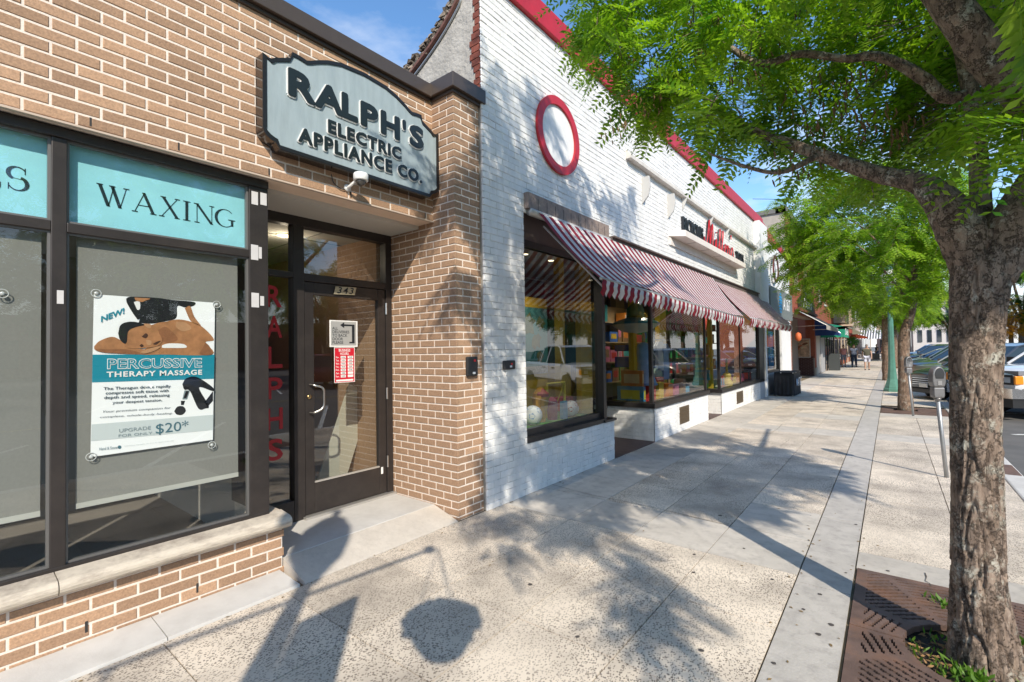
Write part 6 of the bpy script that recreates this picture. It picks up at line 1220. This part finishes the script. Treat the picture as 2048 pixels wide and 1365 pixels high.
tree('locust_tree', 'slimmer green street tree in the second grate beside a parking meter', (.25, 15.2, 0), [(.25, 15.2, -.05), (.25, 15.2, .8), (.27, 15.2, 1.8), (.42, 15.2, 2.4), (.5, 15.25, 3.1), (.45, 15.3, 4.0)], [.17, .125, .115, .085, .06, .04], np.array([-.35, 15.0, 4.2]), np.array([2.3, 2.2, 2.15]), 290, .5, 6, 8, leafB, bark2, FVs, 31, .95, gaps=.05)
tree('locust_tree', 'street tree behind the green street lamp', (-.15, 27.5, 0), [(-.1, 27.5, -.05), (-.1, 27.5, 1.2), (-.1, 27.5, 2.4), (-.2, 27.5, 3.6)], [.26, .22, .2, .1], np.array([-.3, 27.5, 5.0]), np.array([2.4, 2.6, 2.5]), 170, .6, 6, 7, leafB, bark2, FVs, 33, 1.3)
tree('locust_tree', 'far street tree over the dining tables', (.2, 42, 0), [(.2, 42, 0), (.2, 42, 1.5), (.2, 42, 3)], [.25, .2, .15], np.array([.2, 42, 5.0]), np.array([2.8, 4, 2.6]), 110, .9, 6, 6, leafB, bark2, FVs, 35, 1.8)
tree('locust_tree', 'farthest street tree before the end of the pavement', (.0, 60, 0), [(.0, 60, 0), (0, 60, 1.5), (0, 60, 3)], [.25, .2, .15], np.array([.6, 60, 5.6]), np.array([3.4, 4, 2.8]), 90, 1.1, 6, 6, leafB, bark2, FVs, 37, 2.3)
tree('golden_tree', 'orange flowering tree behind the parked cars at the right edge', (7.2, 52, 0), [(7.2, 52, 0), (7.2, 52, 1.5), (7.2, 52, 3)], [.2, .15, .1], np.array([7.1, 52, 3.3]), np.array([1.2, 1.2, 1.8]), 26, .55, 5, 5, leafmat('orange_leaf', (.35, .13, .01), (.6, .3, .02)), bark2, FVs, 41, 1.5)
for i, (x, y, s, lab, lm2) in enumerate(((9.4, 63, 1.5, 'tall green tree behind the orange tree at the right edge', leafD), (12.5, 56, 1.4, 'green tree right of the orange tree', leafB), (6.3, 80, 1.4, 'distant green tree left of the orange tree', leafD), (24, 30, 1.2, 'parking lot tree facing the far end of the toy shop', leafB), (21, 17, 1.1, 'parking lot tree facing the toy shop windows', leafD), (25, 5, 1.3, 'parking lot tree facing the brick storefront door', leafD), (23, -5, 1.1, 'parking lot tree facing the massage poster window', leafD), (30, -14, 1.3, 'parking lot tree facing the left window', leafB), (27, 24, 1.5, 'broad dark tree at the back of the parking lot', leafD), (32, 11, 1.6, 'tall tree at the back of the parking lot behind the silver car', leafD), (33, -2, 1.6, 'tall tree at the back of the parking lot behind the white car', leafD), (30, 38, 1.5, 'dark tree at the far back corner of the parking lot', leafD), (16, 36, 1.3, 'dark tree between the lanes mirrored in the first toy window', leafD), (21, 45, 1.6, 'large dark tree mirrored behind the pickup in the first toy window', leafD), (12, 50, 1.3, 'green tree mirrored in the middle toy window', leafB), (27, 60, 1.8, 'tallest dark tree at the back of the parking lot', leafD))):
    h = 3.2*s
    tree('lot_tree', lab, (x, y, 0), [(x, y, -.12), (x, y, 1.2), (x+.1, y, h*.8)], [.25*s, .2*s, .12*s], np.array([x, y, h*1.35]), np.array([2.6, 2.6, 2.3])*s, 90, .8*s, 6, 6, lm2, bark2, FVs, 50+i, 2.0*s)
# ================================================================ cars
tyre = mat('tyre', (.015, .015, .016), .8); rimm = mat('alloy', (.45, .45, .46), .3, .9); cglass = mat('car_glass', (.02, .03, .03), .05, spec=.6, coat=.2); trim = mat('car_trim', (.016, .016, .017), .45); lampm = mat('headlamp', (.55, .57, .6), .1, .3, coat=1); redl = mat('tail_lamp', (.4, .01, .015), .2, coat=1); amber = mat('amber_lamp', (.75, .25, .02), .3); cchrome = mat('car_chrome', (.7, .7, .7), .15, 1.)
paint = {k: mat('paint_'+k, c, .28, m, coat=1.) for k, c, m in (('white', (.72, .72, .73), 0), ('black', (.02, .021, .023), .2), ('green', (.055, .07, .06), .4), ('gold', (.27, .25, .21), .5), ('blue', (.03, .08, .2), .4), ('silver', (.42, .43, .44), .6), ('steel', (.10, .13, .16), .5), ('red', (.3, .015, .02), .1))}
def car(kind, col, lab, loc, rz):
    """nose at +x, ground at z 0"""
    t = thing({'p': 'pickup_truck', 's': 'parked_suv', 'c': 'parked_car'}[kind], lab, {'p': 'pickup truck', 's': 'suv', 'c': 'car'}[kind], (0, 0, 0), 'cars parked along the kerb'); pm_ = paint[col]
    if kind == 's': Lh, W2, st, gh, wb, wr = 2.35, .95, [(-2.35, .5, .95, .80), (-2.3, .36, 1.05, .90), (-1.5, .3, 1.08, .95), (0, .3, 1.07, .96), (1.0, .3, 1.07, .95), (1.15, .3, 1.05, .95), (1.9, .32, .98, .92), (2.2, .36, .92, .86), (2.35, .45, .80, .76)], [(-2.28, 1.0), (-2.0, 1.62), (-1.6, 1.70), (.1, 1.70), (.45, 1.62), (1.25, 1.05)], 1.4, .36
    elif kind == 'c': Lh, W2, st, gh, wb, wr = 2.3, .9, [(-2.3, .5, .88, .74), (-2.2, .36, .96, .84), (-1.4, .26, .98, .9), (0, .25, .95, .91), (1.0, .25, .95, .9), (1.7, .28, .86, .87), (2.1, .32, .78, .80), (2.3, .42, .66, .68)], [(-2.0, .96), (-1.2, 1.36), (-.7, 1.45), (.1, 1.44), (.45, 1.36), (1.3, .94)], 1.36, .33
    else: Lh, W2, st, gh, wb, wr = 2.95, 1.0, [(-2.95, .55, 1.22, .93), (-2.9, .5, 1.25, .98), (-1.0, .45, 1.25, 1.0), (.0, .45, 1.22, 1.0), (1.2, .45, 1.22, 1.0), (1.3, .45, 1.22, 1.0), (2.5, .5, 1.16, .98), (2.85, .52, 1.10, .95), (2.95, .6, 1.0, .92)], [(-.85, 1.22), (-.75, 1.80), (-.4, 1.90), (.55, 1.90), (.8, 1.82), (1.55, 1.2)], 1.85, .40
    mb = MB(); n = 12; R_ = []
    for x, z0, z1, hw in st:
        zc = (z0+z1)/2; R_.append([(x, hw*.86, z0), (x, hw*.98, z0+.12), (x, hw, zc), (x, hw*.985, z1-.12), (x, hw*.90, z1-.03), (x, hw*.6, z1+.015), (x, -hw*.6, z1+.015), (x, -hw*.90, z1-.03), (x, -hw*.985, z1-.12), (x, -hw, zc), (x, -hw*.98, z0+.12), (x, -hw*.86, z0)])
    mb.add([p for r in R_ for p in r], [(i*n+k, i*n+(k+1) % n, (i+1)*n+(k+1) % n, (i+1)*n+k) for i in range(len(st)-1) for k in range(n)]+[tuple(range(n))[::-1], tuple((len(st)-1)*n+k for k in range(n))])
    if kind == 'p':
        mb.v = mb.v
    body = mb.build('body', pm_, t, True); e_ = body.modifiers.new('edge', 'EDGE_SPLIT'); e_.split_angle = math.radians(38)
    g_ = MB(); hw0, hw1 = W2*.93, W2*.70
    zs = max(z for _, z in gh); zb = min(z for _, z in gh); hwz = lambda z: hw0+(hw1-hw0)*(z-zb)/(zs-zb)
    Lp = [(x, hwz(z), z) for x, z in gh]; Rp = [(x, -hwz(z), z) for x, z in gh]
    g_.poly(Lp[::-1]); g_.poly(Rp); k = len(gh)
    for i in (0, k-2): g_.add([Lp[i], Lp[i+1], Rp[i+1], Rp[i]], [(0, 1, 2, 3)])
    g_.build('window', cglass, t)
    r_ = MB(); up = .012
    for i in range(1, k-2):
        a, b = gh[i], gh[i+1]; r_.add([(a[0], hwz(a[1])*1.01, a[1]+up), (b[0], hwz(b[1])*1.01, b[1]+up), (b[0], -hwz(b[1])*1.01, b[1]+up), (a[0], -hwz(a[1])*1.01, a[1]+up)], [(0, 1, 2, 3)])
    for s in (-1, 1):
        q = lambda x, z: (x, s*hwz(z)*1.005, z)
        r_.tube([q(*gh[i]) for i in range(k)], .035, 5)
        xm = (gh[1][0]+gh[-2][0])/2-.1; r_.tube([q(xm-.05, zb), q(xm, gh[2][1]-.03)], .035, 5)
        if kind != 'p': r_.tube([q(gh[1][0]+.35, zb), q(gh[1][0]+.25, gh[2][1]-.04)], .05, 5)
    r_.build('roof', pm_, t)
    for sx_ in (-1, 1):
        for s in (-1, 1):
            c = (sx_*wb, s*(W2-.10), wr); w_ = MB(); w_.lathe([(wr*.62, -.11), (wr*.95, -.11), (wr, -.07), (wr, .07), (wr*.95, .11), (wr*.62, .11)], c, 22, 'Y'); wo = w_.build('wheel', tyre, t, True)
            m_ = MB(); m_.lathe([(wr*.66, .06), (wr*.66, .10)], (c[0], c[1] if s > 0 else c[1]-.16, c[2]), 22, 'Y'); m_.build('rim', rimm, wo); m_ = MB()
            for q in range(5): a = q*1.2566; u = Vector((math.cos(a), 0, math.sin(a))); m_.obox(Vector((c[0], c[1]+s*.108, c[2]))+u*wr*.4, u, (0, 1, 0), wr*.1, .004, wr*.12)
            m_.build('hub_gap', trim, wo)
            ar = MB(); T_ = np.linspace(-.15, math.pi+.15, 15); P_ = [(c[0]+(wr+.075)*math.cos(q), s*(W2*.985+.004), c[2]+(wr+.075)*math.sin(q)) for q in T_]; ar.poly(P_ if s < 0 else P_[::-1]); ar.build('wheel_arch', trim, t)
    xf = Lh; f0 = st[-1]
    m_ = MB(); zg = f0[2]
    if kind == 'p':
        m_.box(xf-.06, xf+.02, -.62, .62, .74, 1.02); gr = m_.build('grille', trim, t); m_ = MB(); [m_.box(xf+.02, xf+.035, -.6, .6, z, z+.05) for z in (.80, .90)]; m_.build('grille_bar', mat('grille_grey', (.2, .2, .21), .4), gr)
        for s in (-1, 1):
            m_ = MB(); m_.box(xf-.12, xf+.03, s*.60, s*.90, .80, 1.02); hl = bevel(m_.build('headlight', trim, t), .02); m_ = MB(); m_.box(xf+.028, xf+.036, s*.68, s*.84, .85, .97); m_.build('lens', lampm, hl); m_ = MB(); m_.box(xf-.14, xf+.026, s*.90, s*.96, .81, 1.0); bevel(m_.build('marker_lamp', amber, hl), .02)
        m_ = MB(); m_.prism([(xf-.35, -1.0, .5), (xf+.05, -.9, .5), (xf+.1, -.5, .5), (xf+.1, .5, .5), (xf+.05, .9, .5), (xf-.35, 1.0, .5)], (0, 0, .22)); bp_ = m_.build('bumper', cchrome, t); m_ = MB(); m_.box(xf+.09, xf+.11, -.4, .4, .54, .66); m_.build('air_intake', trim, bp_); m_ = MB(); m_.prism([(xf-.35, -.96, .30), (xf-.0, -.88, .30), (xf+.03, .88, .30), (xf-.35, .96, .30)], (0, 0, .2)); m_.build('air_dam', trim, t)
        m_ = MB(); m_.box(-2.88, -.95, -.82, .82, 1.2, 1.285); m_.build('bed', trim, t)
        m_ = MB(); m_.box(xf-.62, xf-.05, -.94, .94, 1.015, 1.025+.08); m_.build('hood_band', mat('grille_grey', 0), t)
    else:
        m_.box(xf-.08, xf+.015, -.48, .48, zg-.28, zg-.06); gr = m_.build('grille', trim, t); m_ = MB(); [m_.box(xf+.015, xf+.025, -.46, .46, zg-.26+q*.06, zg-.245+q*.06) for q in range(4)]; m_.build('grille_bar', cchrome, gr)
        for s in (-1, 1): m_ = MB(); m_.prism([(xf-.28, s*.86, zg-.16), (xf-.05, s*.78, zg-.18), (xf+.012, s*.5, zg-.2), (xf-.06, s*.5, zg-.2)][::s], (0, 0, .13)); m_.build('headlight', lampm, t)
        m_ = MB(); m_.box(xf-.15, xf+.03, -.62, .62, .30, .42); m_.build('bumper', trim, t)
    m_ = MB(); m_.box(xf+.03, xf+.045, -.16, .16, .47, .58) if kind != 'p' else m_.box(xf+.1, xf+.115, -.16, .16, .5, .62); m_.build('licence_plate', paper, t)
    for s in (-1, 1):
        m_ = MB(); m_.box(-Lh-.01, -Lh+.12, s*.62, s*(st[0][3]+.02), st[0][2]-.3, st[0][2]-.02); m_.build('tail_light', redl, t)
        m_ = MB(); xq = gh[-1][0]-.25; m_.obox((xq, s*(W2+.10), zb+.10), (1, 0, 0), (0, 1, 0), .06, .10, .075); m_.build('mirror', trim if kind == 'p' else pm_, t)
        for xq in ((.35, -.45) if kind != 'p' else (.65, -.25)): m_ = MB(); m_.box(xq-.1, xq+.1, s*(W2*.985), s*(W2*.985+.03), zb-.20, zb-.165); m_.build('door_handle', trim, t)
    t.location = loc; t.rotation_euler = (0, 0, rz); return t
hd = math.atan2(-.53, -.85); Zr = -.12
pk = car('p', 'white', 'white pickup truck with amber marker lamp parked at the right edge', (4.12, 17.25, Zr), hd)
s1 = car('s', 'black', 'nearest dark green black suv nosed to the kerb left of the big trunk', (2.75, 19.7, Zr), hd)
def pcopy(o, lab, loc, rz, frm, to):
    return dup(o, (*loc, Zr), rz, lab, mats={'paint_'+frm: paint[to]})
pcopy(s1, 'gold suv with dark grille nosed to the kerb', (2.9, 23.9), hd, 'black', 'gold')
pcopy(s1, 'grey green suv behind the gold one', (2.9, 28.0), hd, 'black', 'green'); pcopy(s1, 'steel blue suv fourth along the kerb', (3.05, 32.4), hd, 'black', 'steel')
c1 = car('c', 'blue', 'blue car far along the kerb past the suvs', (3.0, 36.6, Zr), hd); pcopy(c1, 'silver car far along the kerb', (3.0, 40.6), hd, 'blue', 'silver'); pcopy(s1, 'black suv farthest along the kerb', (3.0, 45), hd, 'black', 'black')
for i, (x, y, o, frm, to) in enumerate(((6.8, 60, s1, 'black', 'white'), (3.4, 52, s1, 'black', 'steel'), (3.4, 56.5, c1, 'blue', 'silver'), (3.4, 61, s1, 'black', 'blue'), (5.4, 70, c1, 'blue', 'white'), (8.6, 66, s1, 'black', 'green'))):
    pcopy(o, ('white suv parked in front of the pale building', 'steel blue suv beyond the black one along the kerb', 'silver car beyond the steel blue suv', 'blue suv near the end of the kerb row', 'white car near the pale building', 'green suv near the far trees')[i], (x, y), hd, frm, to)
# the row across the lane: seen behind the truck and mirrored in the shop glass
for i, (y, o, frm, to, lab) in enumerate(((-12, c1, 'blue', 'steel', 'grey blue car across the lane, mirrored in the left window'), (-6.5, s1, 'black', 'silver', 'silver suv across the lane, mirrored below the poster'), (-.2, c1, 'blue', 'white', 'white car across the lane, mirrored left of the door'), (6.6, c1, 'blue', 'silver', 'silver car across the lane, mirrored in the door glass'), (13, s1, 'black', 'red', 'red suv across the lane, mirrored in the middle toy window'), (19.8, s1, 'black', 'steel', 'steel blue suv across the lane'), (26.4, c1, 'blue', 'blue', 'blue car across the lane behind the pickup'), (33, s1, 'black', 'silver', 'silver suv across the lane near the orange tree'), (39.6, c1, 'blue', 'white', 'white car across the lane, rear window just above the pickup bonnet'), (46, s1, 'black', 'blue', 'dark blue suv at the far end of the lane'))):
    pcopy(o, lab, (15.2, y), math.radians(200 if i % 2 else 20), frm, to)
# ================================================================ people
skin_ = mat('skin', (.42, .25, .17), .55)
def figure(name, pts, edges, rad, m, parent, sub=2):
    me = bpy.data.meshes.new(name); me.from_pydata(pts, edges, []); me.materials.append(m); o = link(name, me, parent); sk_ = o.modifiers.new('skin', 'SKIN'); sv = me.skin_vertices[0].data if me.skin_vertices else None
    if sv is None:
        bm = __import__('bmesh').new(); bm.from_mesh(me); bm.verts.layers.skin.verify(); bm.to_mesh(me); bm.free(); sv = me.skin_vertices[0].data
    for i, r in enumerate(rad): sv[i].radius = r if hasattr(r, '__len__') else (r, r); sv[i].use_root = i == 0
    sb = o.modifiers.new('sub', 'SUBSURF'); sb.levels = sb.render_levels = sub; sk_.use_smooth_shade = True; return o
def person(lab, loc, rz, top, bottom, hair_, h=1.72, stride=.16, shorts=True, arms=.12):
    """walking figure, facing +y"""
    t = thing('person', lab, 'person', (0, 0, 0)); k = h/1.75
    P = [(0, 0, .95), (0, 0, 1.15), (0, 0, 1.40), (0, 0, 1.49), (0, .015, 1.60), (0, .015, 1.69), (.10, 0, .9), (.10, stride*.6, .5), (.10, stride, .09), (.10, stride+.14, .04), (-.10, 0, .9), (-.10, -stride*.3, .5), (-.10, -stride, .10), (-.10, -stride+.13, .04), (.19, 0, 1.40), (.25, -.04-arms*.3, 1.13), (.26, .06-arms, .88), (.26, .08-arms, .79), (-.19, 0, 1.40), (-.25, .02+arms*.1, 1.13), (-.26, .1+arms, .90), (-.26, .13+arms, .81)]
    E = [(0, 1), (1, 2), (2, 3), (3, 4), (4, 5), (0, 6), (6, 7), (7, 8), (8, 9), (0, 10), (10, 11), (11, 12), (12, 13), (2, 14), (14, 15), (15, 16), (16, 17), (2, 18), (18, 19), (19, 20), (20, 21)]
    R_ = [(.15, .11), (.14, .10), (.16, .10), .052, (.076, .092), (.062, .078), .085, .06, .04, .035, .085, .06, .04, .035, .06, .042, .032, .028, .06, .042, .032, .028]
    for w_, s_ in ((17, 1), (21, -1)):                    # four fingers and a thumb on each palm
        b_ = np.array(P[w_])
        for q in range(4):
            f0 = b_+np.array([.0, (q-1.5)*.02+.005, -.02]); n1 = len(P); P += [tuple(f0+[s_*.004, .004, -.035]), tuple(f0+[-s_*.006, .012, -.035-(.034, .042, .040, .028)[q]])]; E += [(w_, n1), (n1, n1+1)]; R_ += [.0095, .008]
        n1 = len(P); P += [tuple(b_+[-s_*.015, .035, .0]), tuple(b_+[-s_*.02, .05, -.04])]; E += [(w_-1, n1), (n1, n1+1)]; R_ += [.012, .009]
    sc = lambda Q: [(x*k, y*k, z*k) for x, y, z in Q]
    figure('body', sc(P), E, R_, skin_, t)
    P2 = [(0, 0, .85), P[1], P[2], P[14], tuple((np.array(P[14])+np.array(P[15]))/2), P[18], tuple((np.array(P[18])+np.array(P[19]))/2)]; figure('shirt', sc(P2), [(0, 1), (1, 2), (2, 3), (3, 4), (2, 5), (5, 6)], [(.185, .14), (.18, .135), (.18, .12), .085, .075, .085, .075], top, t)
    e1, e2 = (7, 11) if shorts else (8, 12); P3 = [(0, 0, .97), P[6], P[e1], P[10], P[e2]]; figure('shorts' if shorts else 'trousers', sc(P3), [(0, 1), (1, 2), (0, 3), (3, 4)], [(.165, .125), .11, .09 if shorts else .06, .11, .09 if shorts else .06], bottom, t)
    mb = MB(); c = np.array((0, .012, 1.685))*k; V_ = []
    for i in range(7):
        th = math.pi*.56*i/6
        for j in range(14): ph = 6.2832*j/14; V_.append((c[0]+.077*math.sin(th)*math.cos(ph), c[1]-.012+.094*math.sin(th)*math.sin(ph), c[2]+.088*math.cos(th)-.02*math.sin(ph)*math.sin(th)*0))
    mb.add(V_, [(i*14+j, (i+1)*14+j, (i+1)*14+(j+1) % 14, i*14+(j+1) % 14) for i in range(6) for j in range(14)]); mb.build('hair', hair_, t, True)
    mb = MB(); mb.obox((0, .105*k, 1.635*k), (1, 0, 0), (0, 1, 0), .012, .012, .02); mb.build('nose', skin_, t)
    for s in (-1, 1): m_ = MB(); m_.obox((s*.03*k, .098*k, 1.645*k), (1, 0, 0), (0, 1, 0), .011, .006, .006); m_.build('eye', ink, t); m_ = MB(); m_.obox((s*.082*k, .01*k, 1.63*k), (1, 0, 0), (0, 1, 0), .01, .018, .03); bevel(m_.build('ear', skin_, t), .008)
    m_ = MB(); m_.obox((0, .1*k, 1.59*k), (1, 0, 0), (0, 1, 0), .022, .006, .005); m_.build('mouth', mat('lip', (.25, .08, .07), .5), t)
    for s, ix in ((1, 9), (-1, 13)): m_ = MB(); q = np.array(P[ix])*k; m_.obox((q[0], q[1]-.05, q[2]), (1, 0, 0), (0, 1, 0), .045, .13, .04); bevel(m_.build('shoe', mat('shoe_dark', (.06, .05, .045), .7), t), .03)
    t.location = loc; t.rotation_euler = (0, 0, rz); return t
hb = mat('hair_brown', (.06, .035, .022), .7)
person('man in olive T-shirt and pale shorts walking toward the camera', (-1.22, 38.5, 0), math.pi, mat('olive_shirt', (.085, .08, .052), .85), mat('pale_shorts', (.52, .52, .58), .85), mat('hair_grey', (.2, .17, .15), .7), 1.66)
person('person in pink top and grey shorts walking away beside the shops', (-2.75, 43, 0), .1, mat('pink_top', (.5, .22, .2), .85), mat('grey_shorts', (.2, .21, .26), .85), hb, 1.66, .14)
person('person in pale blue shirt and dark trousers walking away', (-2.15, 43.6, 0), -.1, mat('pale_blue_top', (.38, .42, .52), .85), mat('navy_trousers', (.03, .045, .08), .85), hb, 1.68, .16, False)
for i, (x, y) in enumerate(((-1.2, 66), (-.7, 67.2))): person(('person in dark clothes standing at the far dining tables', 'person in pink standing right of the far dining tables')[i], (x, y, 0), 2., mat(('dark_top', 'rose_top')[i], ((.04, .04, .05), (.45, .18, .17))[i], .85), mat('navy_trousers', 0), hb, 1.7, .05, False)
